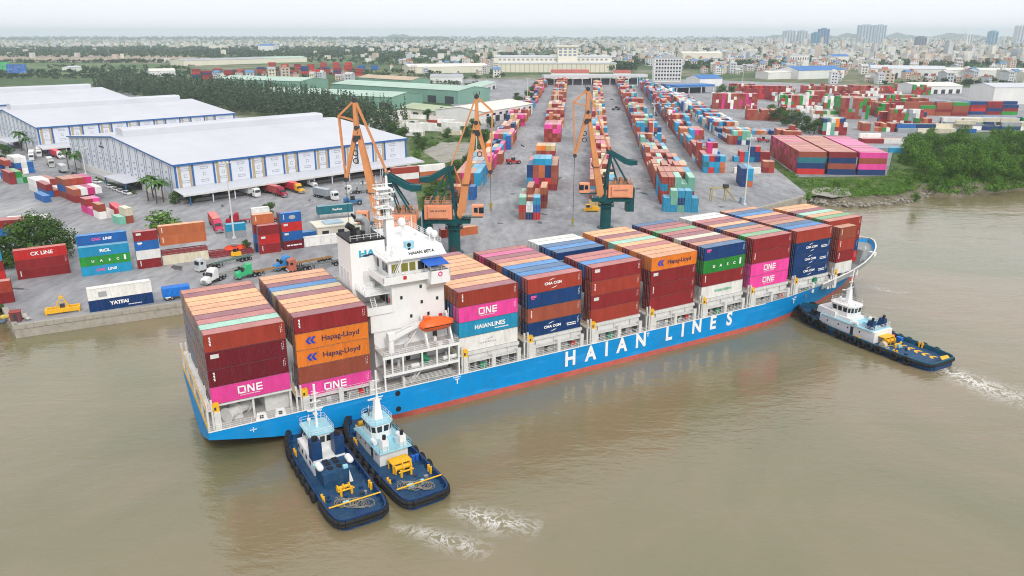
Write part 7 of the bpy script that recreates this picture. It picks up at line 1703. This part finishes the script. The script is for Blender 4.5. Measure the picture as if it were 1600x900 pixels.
# parked cars by the hedge
def car(px, head, col, label):
    p = G(*px); o = empty('parked_car', Vector((p.x, p.y, GZ + .012)), R(head)); tag(o, label, 'car', 'cars parked by the hedge')
    b = MB(); b.prismy([(-2.2, .3), (2.2, .3), (2.25, .7), (1.3, .95), (.6, 1.0), (-2.1, 1.0), (-2.25, .75)], -.88, .88); b.build('body', M['obj'], o, color=col)
    b = MB(); b.hexa([(-1.9, -.82, 1.0), (1.1, -.82, 1.0), (1.1, .82, 1.0), (-1.9, .82, 1.0)], [(-1.3, -.65, 1.48), (.3, -.65, 1.48), (.3, .65, 1.48), (-1.3, .65, 1.48)]); b.build('cabin', M['glass'], o)
    b = MB(); b.box(-1.25, .25, -.62, .62, 1.485, 1.52); b.build('roof', M['obj'], o, color=col)
    for x in (-1.4, 1.4):
        for s_ in (-1, 1): inst('wheel', WHC, o, (x, s_ * .8, .32))
for k, (u, v, c) in enumerate([(152, 286, .78), (172, 294, .78), (182, 298, .8), (190, 301, .76), (199, 304, .8), (131, 279, .06), (118, 274, .06)]):
    car((u, v), -38 if k else -25, (c, c, c), (f'white car, {ORD[k]} from the left beside the hedge' if k < 5 else f'black car, {ORD[k - 5]} from the hedge end under the lamp post'))
# hedge along the gable
b = MB(); A_ = G(146, 277); B_ = G(212, 304); n = 18
M['hedge'] = leafmat('leaf_hedge', (.03, .07, .015), (.12, .20, .05), 1.0)
# lamp posts
def lamppost(px, h, label, heads=4):
    p = G(*px); o = empty('lamp_post', p, R(20)); tag(o, label, 'lamp post', 'yard lamp posts'); b = MB(); b.tube((0, 0, 0), (0, 0, h), .30, .14, 8); b.box(-.6, .6, -.6, .6, 0, .5); b.build('pole', M['ltgrey'], o)
    b = MB(); b.bar((-1.8, 0, h), (1.8, 0, h), .15); b.bar((0, -1.3, h - .6), (0, 1.3, h - .6), .15); b.build('crossarm', M['ltgrey'], o)
    for k in range(heads):
        x = -1.7 + k * 3.4 / (heads - 1); q = MB(); q.box(x - .32, x + .32, -.55, .0, h - .1, h + .4); q.build('floodlight', M['ltgrey'], o)
lamppost((366, 372), 24, 'tall grey lamp post beside the truck park')
lamppost((134, 272), 12, 'slim lamp post beside the palms', 2)
lamppost((1163, 320), 25, 'tall grey lamp post at the right end of the apron')
lamppost((745, 243), 22, 'tall grey lamp post behind the second crane', 3)
lamppost((824, 160), 22, 'lamp post left of the loading shed', 3); lamppost((1019, 232), 25, 'lamp post in the fourth yard row', 3); lamppost((1233, 186), 22, 'lamp post with flat heads beside the trees at right', 3)
lamppost((872, 170), 22, 'lamp post far along the second row', 3); lamppost((1160, 130), 24, 'far lamp post right of the office block', 3)
# reach stackers
def stacker(px, head, label, col, boom=1.0):
    p = G(*px); o = empty('reach_stacker', Vector((p.x, p.y, GZ + .012)), R(head)); tag(o, label, 'reach stacker', 'reach stackers in the yard')
    b = MB(); b.box(-3.6, 3.2, -1.3, 1.3, .8, 1.7); b.box(-3.8, -1.8, -1.5, 1.5, 1.0, 2.5); b.build('body', M['obj'], o, color=col)
    b = MB(); b.box(-1.2, .5, -.7, .7, 1.7, 3.3); b.build('cab', M['glass'], o)
    b = MB(); b.bar((-2.8, 0, 3.0), (3.6 * boom, 0, 3 + 6.5 * boom), .6, .7); b.build('boom', M['obj'], o, color=(.35, .36, .36))
    b = MB(); b.bar((3.6 * boom + .6, -3, 2.4 + 6.5 * boom), (3.6 * boom + .6, 3, 2.4 + 6.5 * boom), .5, .5); b.bar((3.6 * boom, 0, 3 + 6.5 * boom), (3.6 * boom + .6, 0, 2.4 + 6.5 * boom), .5); b.build('spreader', M['dark'], o)
    wm = wheelmesh(.85, .7)
    for x in (-2.4, 2.2):
        for s_ in (-1, 1): inst('wheel', wm, o, (x, s_ * 1.35, .85))
stacker((803, 256), 20, 'red reach stacker in the aisle left of the second row', (.45, .04, .05)); stacker((962, 172), 200, 'grey reach stacker in the aisle right of the middle crane', (.20, .21, .22)); stacker((1023, 181), 80, 'small grey handler between the fourth and fifth rows', (.2, .22, .2), .5)
stacker((1193, 222), -10, 'red reach stacker holding its boom low before the brown block', (.50, .04, .05), .7); stacker((553, 319), 10, 'blue reach stacker in the dock yard', (.04, .16, .35), .9)
# yellow apron machine by the middle crane and yellow frame on the right apron
p = G(913, 331); o = empty('straddle_frame', Vector((p.x, p.y, GZ + .012)), 0); tag(o, 'yellow machine frame standing left of the middle crane foot', 'machine'); b = MB(); b.box(0, 5.5, 0, 2, .4, 1.0); b.box(.5, 2.2, .2, 1.8, 1.0, 2.6); b.box(2.8, 5.2, .3, 1.7, 1.0, 1.9); [b.box(x, x + .5, y, y + .5, 0, .4) for x in (.1, 4.9) for y in (0, 1.5)]; b.build('body', M['yellow'], o); b = MB(); b.box(.7, 2.0, .1, .25, 1.6, 2.4); b.build('window', M['glass'], o)
p = G(1112, 315); o = empty('spreader_stand', Vector((p.x, p.y, GZ + .012)), R(5)); tag(o, 'tall yellow grey portal frame on the right apron', 'frame'); b = MB()
for x in (0, 5.6): b.bar((x, 0, 0), (x, 0, 5), .35); b.bar((x, 2.2, 0), (x, 2.2, 5), .35)
b.bar((-1, 1.1, 5), (8, 1.1, 5), .5); b.bar((0, 0, 5), (0, 2.2, 5), .3); b.bar((5.6, 0, 5), (9.5, 0, .2), .25); b.bar((5.6, 2.2, 5), (9.5, 2.2, .2), .25)
for k in range(5): f_ = k / 5; b.bar((5.6 + 3.9 * f_, 0, 5 - 4.8 * f_), (5.6 + 3.9 * f_, 2.2, 5 - 4.8 * f_), .14)
b.build('frame', mat('frame_yellow', (.42, .36, .18), .7, .2, 1), o)
b = MB(); b.box(4.6, 6.4, .2, 2.0, 5.2, 6.5); b.build('hoist', M['dark'], o)
p = G(1158, 318); o = empty('power_cabinet', Vector((p.x, p.y, GZ + .012)), R(10)); tag(o, 'blue grey power cabinet at the foot of the right lamp post', 'cabinet'); b = MB(); b.box(0, 2, 0, 1.6, .2, 2.3); b.build('body', mat('cabinet', (.25, .34, .42), .6, .15, 1), o); b = MB(); b.box(-.2, 2.2, -.2, 1.8, 0, .2); b.build('plinth', M['concrete'], o)
# tank containers in the leftmost row
for k, (u, v, zz) in enumerate([(776, 222, 0), (783, 222, 0), (790, 222, 0), (776, 222, 2.7), (783, 222, 2.7), (790, 222, 2.7), (779, 213, 0), (787, 213, 0), (779, 213, 2.7), (787, 213, 2.7)]):
    p = G(u, v); o = empty('tank_container', Vector((p.x, p.y, GZ + .012 + zz)), R(90)); tag(o, f'white tank container, {["left", "middle", "right"][k % 3] if k < 6 else ["left", "right"][k % 2]} one, {"bottom" if zz == 0 else "top"} of the {"front" if k < 6 else "rear"} tank stack', 'tank container', 'tank containers in the leftmost yard row')
    b = MB(); b.tube((.3, 0, 1.3), (5.8, 0, 1.3), 1.12, n=16); b.build('tank', M['white'], o); b = MB()
    for x in (0, 5.9):
        for y in (-1.15, 1.05): b.box(x, x + .12, y, y + .12, 0, 2.6)
        b.box(x, x + .12, -1.15, 1.17, 0, .12); b.box(x, x + .12, -1.15, 1.17, 2.48, 2.6)
    for y in (-1.15, 1.05): b.box(0, 6, y, y + .12, 0, .12)
    b.build('frame', M['brownf'] if 'brownf' in M else M['dark'], o)
# white low wall building near the teal container
o = empty('site_office', G(497, 374), R(27)); tag(o, 'cream single storey site office with flat grey roof below the teal container', 'hut'); b = MB(); b.box(0, 17, 0, 9, 0, 3.6); b.build('wall', M['cwall'], o); b = MB(); b.box(-.3, 17.3, -.3, 9.3, 3.6, 3.9); b.build('roof', M['cwall'], o); b = MB(); b.box(3, 9, 2, 7, 3.92, 4.3); b.build('roof_tank', mat('pale_blue', (.40, .52, .62), .6), o)
for k in range(3): q = MB(); q.box(1.5 + k * 5, 3.6 + k * 5, -.08, -.01, 1.2, 2.5); q.build('window', M['glass'], o)
# ================================================================== trees and plants
def leafcards(lobes, n, size, seed, flat=.0, up=.25):
    """n leaf clump faces spread through the outer volume of ellipsoid lobes (cx,cy,cz,rx,ry,rz)"""
    r = np.random.default_rng(seed); L_ = np.array(lobes, float); vol = (L_[:, 3] * L_[:, 4] * L_[:, 5]) ** (2 / 3); idx = r.choice(len(L_), n, p=vol / vol.sum())
    d = r.normal(size=(n, 3)); d /= np.linalg.norm(d, axis=1)[:, None]; rad = r.uniform(.25, 1, n) ** .45 * r.uniform(.82, 1.12, n)
    c = L_[idx, :3] + d * rad[:, None] * L_[idx, 3:6]
    nn = d + r.normal(size=(n, 3)) * .55; nn[:, 2] += up; nn /= np.linalg.norm(nn, axis=1)[:, None]
    t = np.cross(nn, r.normal(size=(n, 3))); t /= np.linalg.norm(t, axis=1)[:, None]; b_ = np.cross(nn, t)
    s1 = size * r.uniform(.6, 1.35, n)[:, None]; s2 = size * r.uniform(.35, .8, n)[:, None]
    V = np.stack([c - t * s1 * .5, c + b_ * s2 * .5 + t * s1 * .05, c + t * s1 * .5 - nn * s1 * .12, c - b_ * s2 * .5 + t * s1 * .05], 1)
    return V
def quadmesh(name, V, m):
    n = len(V); me = bpy.data.meshes.new(name); me.vertices.add(n * 4); me.vertices.foreach_set('co', V.reshape(-1)); me.loops.add(n * 4); me.loops.foreach_set('vertex_index', np.arange(n * 4))
    me.polygons.add(n); me.polygons.foreach_set('loop_start', np.arange(n) * 4); me.polygons.foreach_set('loop_total', np.full(n, 4)); me.update(calc_edges=True); me.materials.append(m); return me
def make_tree(seed, h, w_, m, n=1400, size=.75, low=.12, lobes=14):
    r = random.Random(seed); lb_ = []
    for k in range(lobes):
        a = r.uniform(0, 6.28); t = r.random(); rr_ = w_ * .5 * (1 - .55 * abs(t - .42) * 1.5) * r.uniform(.25, .85); z = h * (low + (1 - low - .1) * t)
        s_ = w_ * r.uniform(.15, .27); lb_.append((rr_ * math.cos(a), rr_ * math.sin(a), z, s_, s_, s_ * r.uniform(.6, .9)))
    crown = quadmesh('crown', leafcards(lb_, n, size, seed), m)
    t = MB(); t.tube((0, 0, -.3), (0, 0, h * .45), w_ * .035 + .06, w_ * .02 + .03, 7)
    for k in range(6): q = lb_[k]; t.tube((0, 0, h * r.uniform(.15, .42)), (q[0] * .8, q[1] * .8, q[2]), w_ * .018 + .02, .03, 5)
    return crown, t.mesh('trunk', [M['wood']])
def plant(name, kit, px, scale, label, cat='tree', group=None, rz=None, z=GZ, zs=1.0):
    p = G(*px, z); o = empty(name, p, random.uniform(0, 6.28) if rz is None else rz); tag(o, label, cat, group); sc_ = (scale, scale, scale * zs)
    inst('crown', kit[0], o, scale=sc_); inst('trunk', kit[1], o, scale=sc_); return o
MG = [make_tree(20 + k, 9.5, 10, M['mang'], 1900, .62, .02, 18) for k in range(5)]
BT = [make_tree(40 + k, 8, 8.5, M['leaf'], 2600, .52, .14, 18) for k in range(4)]
BS = [make_tree(60 + k, 3.2, 4.5, M['bush'], 700, .42, .05, 9) for k in range(4)]
# mangroves on the right
r_ = random.Random(5); spots = []
tries = 0
while len(spots) < 96 and tries < 9000:
    tries += 1; u = r_.uniform(1418, 1640); v = r_.uniform(222, 306)
    lim = 305 if u > 1452 else 285
    if u > 1520: lim = 303 - (u - 1520) * .11
    if v > lim or v < 226 - (u - 1418) * .02: continue
    if u < 1440 and v > 262: continue
    p = G(u, v)
    if all((p - q[0]).length > 4.2 for q in spots): spots.append((p, u, v))
spots.sort(key=lambda q: -q[2])
for k, (p, u, v) in enumerate(spots):
    front = 'at the water edge' if v > 280 else ('in the middle of the thicket' if v > 250 else 'at the back of the thicket')
    side_ = 'beside the stony bank' if u < 1480 else ('halfway to the right edge' if u < 1550 else 'near the right edge')
    plant('mangrove_tree', MG[k % 5], (u, v), r_.uniform(.85, 1.25) * (.6 if v > 292 else 1), f'dense green mangrove {front}, {side_}', 'tree', f'mangroves {front}, {side_}', z=GZ - .8 if v < 285 else WZ + .3)
# shrubs of the bank: low mass
def shrubmass(name, px_poly, n, hh, m, seed, size=.42, label=None, k=55):
    r = random.Random(seed); us = [q[0] for q in px_poly]; vs2 = [q[1] for q in px_poly]; V = []
    def inside(u, v):
        c = False; j = len(px_poly) - 1
        for i in range(len(px_poly)):
            (xi, yi), (xj, yj) = px_poly[i], px_poly[j]
            if (yi > v) != (yj > v) and u < (xj - xi) * (v - yi) / (yj - yi) + xi: c = not c
            j = i
        return c
    c = 0
    while c < n:
        u = r.uniform(min(us), max(us)); v = r.uniform(min(vs2), max(vs2))
        if not inside(u, v): continue
        p = G(u, v); s_ = r.uniform(.45, 1.0) * hh; lb_ = [(p.x + r.uniform(-1, 1) * s_, p.y + r.uniform(-1, 1) * s_, p.z + s_ * r.uniform(.2, .5), s_ * r.uniform(.6, 1.1), s_ * r.uniform(.6, 1.1), s_ * r.uniform(.4, .7)) for _ in range(3)]
        V.append(leafcards(lb_, k, size, seed * 1000 + c)); c += 1
    o = bpy.data.objects.new(name, quadmesh(name, np.concatenate(V), m)); link(o); tag(o, label, kind='stuff'); return o
shrubmass('bank_undergrowth', [(1262, 300), (1330, 309), (1400, 305), (1434, 297), (1440, 268), (1392, 262), (1388, 277), (1330, 282), (1262, 282), (1225, 262), (1215, 262)], 260, 1.9, M['bush'], 71, .5, 'bright green scrub on the river bank')
shrubmass('lot_undergrowth', [(642, 236), (662, 222), (700, 205), (760, 205), (786, 212), (755, 240), (730, 292), (692, 335), (662, 326), (672, 280), (735, 250), (735, 225), (690, 222), (655, 240)], 330, 1.9, M['leaf'], 72, .55, 'green scrub in the empty lot beside the first yard row')
shrubmass('hedge_leaves', [(146, 275), (150, 279), (210, 305), (214, 301)], 120, .75, M['hedge'], 73, .3, 'clipped hedge along the parked cars', 40)
shrubmass('mangrove_undergrowth', [(1446, 296), (1470, 303), (1520, 303), (1640, 290), (1640, 222), (1430, 224), (1425, 262), (1445, 275)], 330, 2.6, M['mang'], 74, .8, 'tangled green undergrowth beneath the mangroves', 45)
# single bushes and trees
for k, (u, v, s_, lab) in enumerate([(38, 408, 1.45, 'dark round tree behind the red lettered stack'), (92, 404, 1.45, 'broad dark tree between the red and blue lettered stacks'), (8, 420, 1.2, 'dark tree at the left edge by the red containers'), (66, 392, 1.45, 'dark tree crown behind the red lettered stack, farther back'),
        (262, 362, 1.15, 'flat round tree in the truck park behind the orange containers'), (420, 340, .7, 'small tree beside the pale containers in the truck park'), (386, 392, .42, 'small leafy tree behind the orange machine'), (498, 362, .42, 'leafy shrub on the site office terrace'), (516, 360, .4, 'second leafy shrub on the site office terrace'),
        (10, 245, .9, 'round tree at the left edge by the road'), (2, 262, .8, 'round tree at the left edge nearer the containers'), (275, 318, .6, 'leafy shrub at the warehouse corner'), (300, 316, .5, 'shrub right of the palms at the warehouse corner')]):
    plant('broadleaf_tree', BS[1] if 'flat round' in lab else BT[k % 4], (u, v), 3.2 if 'flat round' in lab else s_, lab, zs=.62 if 'flat round' in lab else 1.0)
for k, (u, v, s_, lab) in enumerate([(630, 222, 1.2, 'bushy tree at the right end of the nearest warehouse'), (642, 210, 1.1, 'second bushy tree at the warehouse end'), (615, 212, 1.0, 'tree behind the warehouse roof end'), (652, 226, .9, 'low tree beside the empty lot'), (668, 186, 1.0, 'tree with bare top by the olive hut'), (690, 183, 1.0, 'dark tree right of the olive hut'), (712, 180, .9, 'tree by the yard road'), (676, 228, .55, 'bush before the brown container'),
        (662, 232, .8, 'bushy tree left of the gravel lot'), (650, 250, .7, 'bush by the blue lean-to roof'), (700, 216, .8, 'bushy tree behind the gravel lot'), (728, 214, .8, 'tree at the back of the gravel lot'), (690, 300, .7, 'bush between the first and second cranes'), (672, 318, .8, 'bush behind the leftmost crane house'), (712, 272, .8, 'bush beside the first yard row'), (730, 262, .75, 'second bush beside the first yard row'), (742, 205, 1.1, 'dark tree behind the second crane'), (757, 222, 1.0, 'tree beside the first yard row'), (766, 200, .9, 'tree between the lot and the tanks'), (812, 168, 1.2, 'tree beside the loading shed'), (826, 158, 1.3, 'row tree beside the yard, nearest'), (832, 150, 1.3, 'row tree beside the yard, second'), (838, 142, 1.3, 'row tree beside the yard, farthest'), (808, 158, 1.0, 'round tree left of the loading shed'),
        (1215, 190, 1.4, 'dark tree between the brown blocks'), (1228, 196, 1.4, 'large dark tree right of the brown block'), (1245, 200, 1.5, 'large dark tree left of the big river block'), (1258, 206, 1.3, 'dark tree behind the big river block'), (1272, 210, 1.3, 'dark tree at the end of the tree group'), (1205, 182, 1.2, 'dark tree at the left end of the group'), (1127, 152, 1.6, 'tree by the blue canopy'), (1142, 152, 1.4, 'tree right of the blue canopy'), (1260, 312, .45, 'bush at the end of the quay wall'), (1430, 314, .5, 'bush on the stones at the bank tip'), (1348, 292, .6, 'bush on the green bank'), (1308, 292, .6, 'bush on the grass before the containers'), (1420, 290, .6, 'bush beside the mangroves')]):
    plant('broadleaf_tree', BT[(k + 1) % 4] if s_ > .7 else BS[k % 4], (u, v), s_ * (1 if s_ > .7 else 2.0), lab)
# palms
def palmkit(seed):
    r = random.Random(seed); V = []
    for k in range(17):
        a = k * 6.283 / 17 + r.uniform(-.15, .15); el_ = r.uniform(-.1, .9); Lf = r.uniform(2.6, 3.4); pts = []
        for i in range(7): t = i / 6; pts.append(Vector((math.cos(a) * Lf * t * math.cos(el_ * .6), math.sin(a) * Lf * t * math.cos(el_ * .6), 6.2 + Lf * (math.sin(el_) * t - .75 * t * t))))
        sd = Vector((-math.sin(a), math.cos(a), 0))
        for i in range(6):
            w0 = .55 * (1 - abs(i / 6 - .4)); w1 = .55 * (1 - abs((i + 1) / 6 - .4)) if i < 5 else .05; dn = Vector((0, 0, -.25))
            V.append([pts[i], pts[i + 1], pts[i + 1] + sd * w1 + dn * w1, pts[i] + sd * w0 + dn * w0]); V.append([pts[i], pts[i] - sd * w0 + dn * w0, pts[i + 1] - sd * w1 + dn * w1, pts[i + 1]])
    cr_ = quadmesh('crown', np.array([[tuple(p) for p in q] for q in V]), M['palm']); t = MB(); t.tube((0, 0, 0), (.15, 0, 3.2), .22, .17, 7); t.tube((.15, 0, 3.2), (0, 0, 6.3), .17, .13, 7); return cr_, t.mesh('trunk', [M['wood']])
PK = [palmkit(1), palmkit(2)]
for k, (u, v, s_) in enumerate([(232, 314, 1.35), (245, 318, 1.3), (256, 316, 1.3), (240, 309, 1.3), (108, 264, 1.3), (120, 268, 1.2), (128, 264, 1.3), (34, 236, 1.6), (44, 240, 1.3)]):
    plant('palm_tree', PK[k % 2], (u, v), s_, (f'palm tree, {ORD[k]} of the clump at the corner of the nearest warehouse' if k < 4 else (f'palm tree, {ORD[k - 4]} of the clump before the long gable wall' if k < 7 else f'palm tree, {["left", "right"][k - 7]} of the pair by the second warehouse')), 'palm', 'palms by the warehouses')
# stones along the bank
r_ = random.Random(9); SK = []
for k in range(4):
    b = MB(); b.ball((0, 0, 0), .6, 6, 4, (1.2, .9, .7)); me = b.mesh('stone', [M['gravel']])
    for v_ in me.vertices: v_.co *= r_.uniform(.75, 1.25)
    for p_ in me.polygons: p_.use_smooth = False
    SK.append(me)
bo_ = bpy.data.objects['river_bank']
for k in range(210):
    i = r_.randint(0, 5); t = r_.random(); p = edge[i].lerp(edge[i + 1], t) + off[i] * r_.uniform(-2.5, 2.6); o = inst('stone', SK[k % 4], bo_, (p.x, p.y, r_.uniform(WZ + .1, WZ + 1.4)), r_.uniform(0, 6), r_.uniform(.5, 1.25))
# the conifer wood behind the warehouses: one mass
r = np.random.default_rng(3); V = []; c = 0
poly = [tuple(G(u, v)[:2]) for u, v in [(140, 138), (300, 140), (420, 150), (545, 174), (640, 196), (610, 212), (500, 194), (380, 180), (230, 156)]]
def inpoly(x, y, P):
    s_ = False; j = len(P) - 1
    for i in range(len(P)):
        if (P[i][1] > y) != (P[j][1] > y) and x < (P[j][0] - P[i][0]) * (y - P[i][1]) / (P[j][1] - P[i][1]) + P[i][0]: s_ = not s_
        j = i
    return s_
xs = [p[0] for p in poly]; ys = [p[1] for p in poly]
while c < 1300:
    x = r.uniform(min(xs), max(xs)); y = r.uniform(min(ys), max(ys))
    if not inpoly(x, y, poly): continue
    h = r.uniform(13, 20); lb_ = [(x + r.normal() * .5, y + r.normal() * .5, GZ + h * f_, 2.6 * (1.15 - f_), 2.6 * (1.15 - f_), h * .16) for f_ in (.25, .45, .65, .82, .95)]
    V.append(leafcards(lb_, 70, 1.7, 900 + c, up=.1)); c += 1
o = bpy.data.objects.new('conifer_wood', quadmesh('conifer_wood', np.concatenate(V), M['pine'])); link(o); tag(o, 'dark conifer wood behind the white warehouses', kind='stuff')
# ================================================================== the far city, woods and fields
r = np.random.default_rng(11)
WALLC = [(.70, .68, .64), (.74, .73, .71), (.62, .60, .58), (.72, .64, .52), (.60, .50, .42), (.66, .68, .70), (.55, .58, .62), (.72, .70, .60), (.66, .52, .44)]
ROOFC = [(.50, .48, .46), (.40, .15, .10), (.46, .22, .16), (.60, .60, .60), (.10, .22, .42), (.48, .30, .24), (.66, .64, .60), (.36, .36, .38), (.55, .25, .18), (.30, .42, .46)]
def dens(u, v):
    """how built-up the photograph is at that place"""
    if u < 560: 
        if 62 < v < 76: return .30
        return .05 if v < 62 else .03
    if u < 860: return .75 if 68 < v < 84 else (.35 if v < 68 else .15)
    if u < 1000: return .8 if v < 90 else .3
    return 1.0 if v < 104 else .55
def cityspots(n, vlo, vhi, seed):
    rr = np.random.default_rng(seed); out_ = []
    while len(out_) < n:
        u = rr.uniform(-20, 1620); v = vlo + (vhi - vlo) * rr.random() ** 1.6
        if rr.random() > dens(u, v): continue
        out_.append((u, v, rr))
    return out_
# nearest houses: single things
def housekit(k):
    rr = random.Random(200 + k); b = MB(); w_, d, h = rr.uniform(6, 11), rr.uniform(9, 15), rr.choice((6.5, 9.5, 9.5, 12.5))
    b.box(-w_ / 2, w_ / 2, 0, d, 0, h)
    b.mi = 1
    if k % 2: b.prismx([(-.5, h), (d / 2, h + 2.6), (d + .5, h)], -w_ / 2 - .4, w_ / 2 + .4)
    else: b.box(-w_ / 2 - .2, w_ / 2 + .2, -.2, d + .2, h, h + .6); b.box(-w_ / 4, w_ / 4, d * .5, d * .8, h + .6, h + 3)
    b.mi = 2
    nf = int(h // 3.1)
    for j in range(nf):
        for i in range(2): x = -w_ / 2 + w_ * (.2 + .4 * i); b.box(x, x + w_ * .2, -.08, -.01, j * 3.1 + 1.0, j * 3.1 + 2.4)
    return b
RM = [mat(f'house_roof_{k}', c, .7, .15, .2) for k, c in enumerate([(.42, .16, .11), (.52, .50, .48), (.48, .24, .17), (.12, .24, .42), (.60, .60, .58), (.38, .38, .40)])]
HK = [housekit(k).mesh('town_house', [M['obj'], RM[k % 6], M['glass']]) for k in range(12)]
zones = [(1005, 1400, 100, 117, 60), (1260, 1610, 100, 132, 70), (600, 780, 100, 122, 26), (820, 1000, 99, 109, 20), (1110, 1240, 108, 121, 22), (330, 560, 122, 131, 14), (980, 1240, 90, 100, 60)]
WN = ['pale', 'white', 'light grey', 'buff', 'brown', 'cool white', 'grey blue', 'cream', 'salmon']; RN = ['red', 'grey', 'rust', 'blue', 'pale', 'dark grey']
hk = 0; names_z = ['right of the office block', 'behind the right yard', 'by the cream hall', 'behind the cream factory', 'left of the blue shed', 'beside the distant red stacks', 'beyond the far wood']
for zi, (u0, u1, v0, v1, n) in enumerate(zones):
    for k in range(n):
        u = r.uniform(u0, u1); v = r.uniform(v0, v1); p = G(u, v); wi = int(r.integers(len(WALLC))); o = inst('town_house', HK[hk % 12], None, p, r.uniform(-.5, .5), r.uniform(.9, 1.35), WALLC[wi])
        lab = f'{WN[wi]} house with {RN[hk % 12 % 6]} {"pitched" if hk % 2 else "flat"} roof, {"left" if u < (u0 + u1) / 2 else "right"} side, {names_z[zi]}'
        tag(o, lab, 'house', lab); hk += 1
items = []
for n, v0, v1, seed in ((4600, 59.5, 74, 1), (2100, 70, 98, 2)):
    for u, v, rr in cityspots(n, v0, v1, seed):
        p = G(u, v); big = rr.random() < .06; w_ = rr.uniform(7, 15) * (2.5 if big else 1); d = rr.uniform(9, 16); h = rr.choice((5, 7, 9, 12, 14, 17)) * (1.0 if not big else rr.uniform(.6, 1.6))
        if u > 1150 and rr.random() < .06: h *= rr.uniform(1.6, 2.8)
        c0 = np.array(WALLC[int(rr.integers(len(WALLC)))]) * rr.uniform(.8, 1.1); c1 = np.array(ROOFC[int(rr.integers(len(ROOFC)))]) * rr.uniform(.8, 1.15)
        items.append(((p.x, p.y, GZ), rr.uniform(-.6, .6), w_, d, h, np.clip(c0, 0, .9), np.clip(c1, 0, .9)))
me = boxmass('distant_city', items); me.materials.append(M['city']); o = bpy.data.objects.new('distant_city', me); link(o); tag(o, 'distant city of many small pale houses reaching to the horizon', kind='stuff')
# far tree cover: leaf clumps in belts
M['farleaf'] = leafmat('leaf_far', (.016, .045, .014), (.06, .11, .035), .02)
def treebelt(name, n, fn, hh, seed, label, per=16, size=.85):
    rr = np.random.default_rng(seed); V = []; c = 0
    while c < n:
        u, v = fn(rr)
        if v < 58.8: continue
        p = G(u, v); s_ = rr.uniform(.6, 1.25) * hh * (1 + max(0, p.y - 1500) / 3500)
        lb_ = [(p.x + rr.normal() * s_ * .5, p.y + rr.normal() * s_ * .4, GZ + s_ * rr.uniform(.4, .7), s_ * .55, s_ * .5, s_ * .42) for _ in range(3)]
        V.append(leafcards(lb_, per, s_ * size, seed * 7000 + c, up=.4)); c += 1
    o = bpy.data.objects.new(name, quadmesh(name, np.concatenate(V), M['farleaf'])); link(o); tag(o, label, kind='stuff')
treebelt('distant_trees', 2400, lambda q: (q.uniform(-20, 700), q.choice([q.uniform(59, 63), q.uniform(76, 87), q.uniform(74, 90)])), 7, 21, 'tree cover over the far plain on the left')
treebelt('distant_trees', 3000, lambda q: (q.uniform(560, 1620), 59 + 44 * q.random() ** 1.3), 6.5, 22, 'trees scattered among the far city houses')
treebelt('belt_trees', 260, lambda q: (q.uniform(1060, 1235), q.uniform(101, 108)), 9, 23, 'dark tree belt right of the office block', 30, .55)
treebelt('belt_trees', 420, lambda q: (q.uniform(-20, 300), q.choice([q.uniform(96, 99), q.uniform(104, 122), q.uniform(112, 124)])), 6, 24, 'trees and scrub of the left fields', 26, .6)
treebelt('belt_trees', 240, lambda q: (q.uniform(300, 800), q.choice([q.uniform(93, 98), q.uniform(88, 93), q.uniform(110, 124)])), 6.5, 25, 'trees between fields and sheds in the middle distance', 26, .6)
treebelt('belt_trees', 200, lambda q: (q.uniform(780, 1010), q.choice([q.uniform(88, 93), q.uniform(94, 104)])), 8, 26, 'trees behind the cream factory', 26, .6)
treebelt('belt_trees', 130, lambda q: (q.uniform(1380, 1610), q.choice([q.uniform(124, 134), q.uniform(98, 106)])), 6, 27, 'trees around the right hand sheds', 26, .6)
treebelt('belt_trees', 40, lambda q: (q.uniform(950, 982), q.uniform(108, 113)), 13, 28, 'large dark tree group beside the cream factory', 60, .4)
treebelt('belt_trees', 60, lambda q: (q.uniform(600, 745), q.uniform(120, 134)), 5, 29, 'street trees in front of the green sheds', 50, .45)
# ================================================================== haze
hz = MB(); hz.box(-15600, 15600, -700, 16200, -5.0, 150)
mh = bpy.data.materials.new('haze_air'); mh.use_nodes = True; n = mh.node_tree; n.nodes.clear(); oo = n.nodes.new('ShaderNodeOutputMaterial'); pv = n.nodes.new('ShaderNodeVolumePrincipled')
pv.inputs['Color'].default_value = (.80, .91, 1.0, 1); pv.inputs['Density'].default_value = HAZE; pv.inputs['Anisotropy'].default_value = .2
n.links.new(pv.outputs['Volume'], oo.inputs['Volume'])
o = hz.build('haze', mh); tag(o, 'thin pale haze over the river and city', kind='stuff')

for o in bpy.data.objects:
    if o.parent and o.name.split('.')[0] in ('number_marking', 'owner_code', 'small_print', 'faded_words', 'faded_mark', 'coaming_stay', 'frame_mark', 'deck_locker'): o['kind'] = 'stuff'
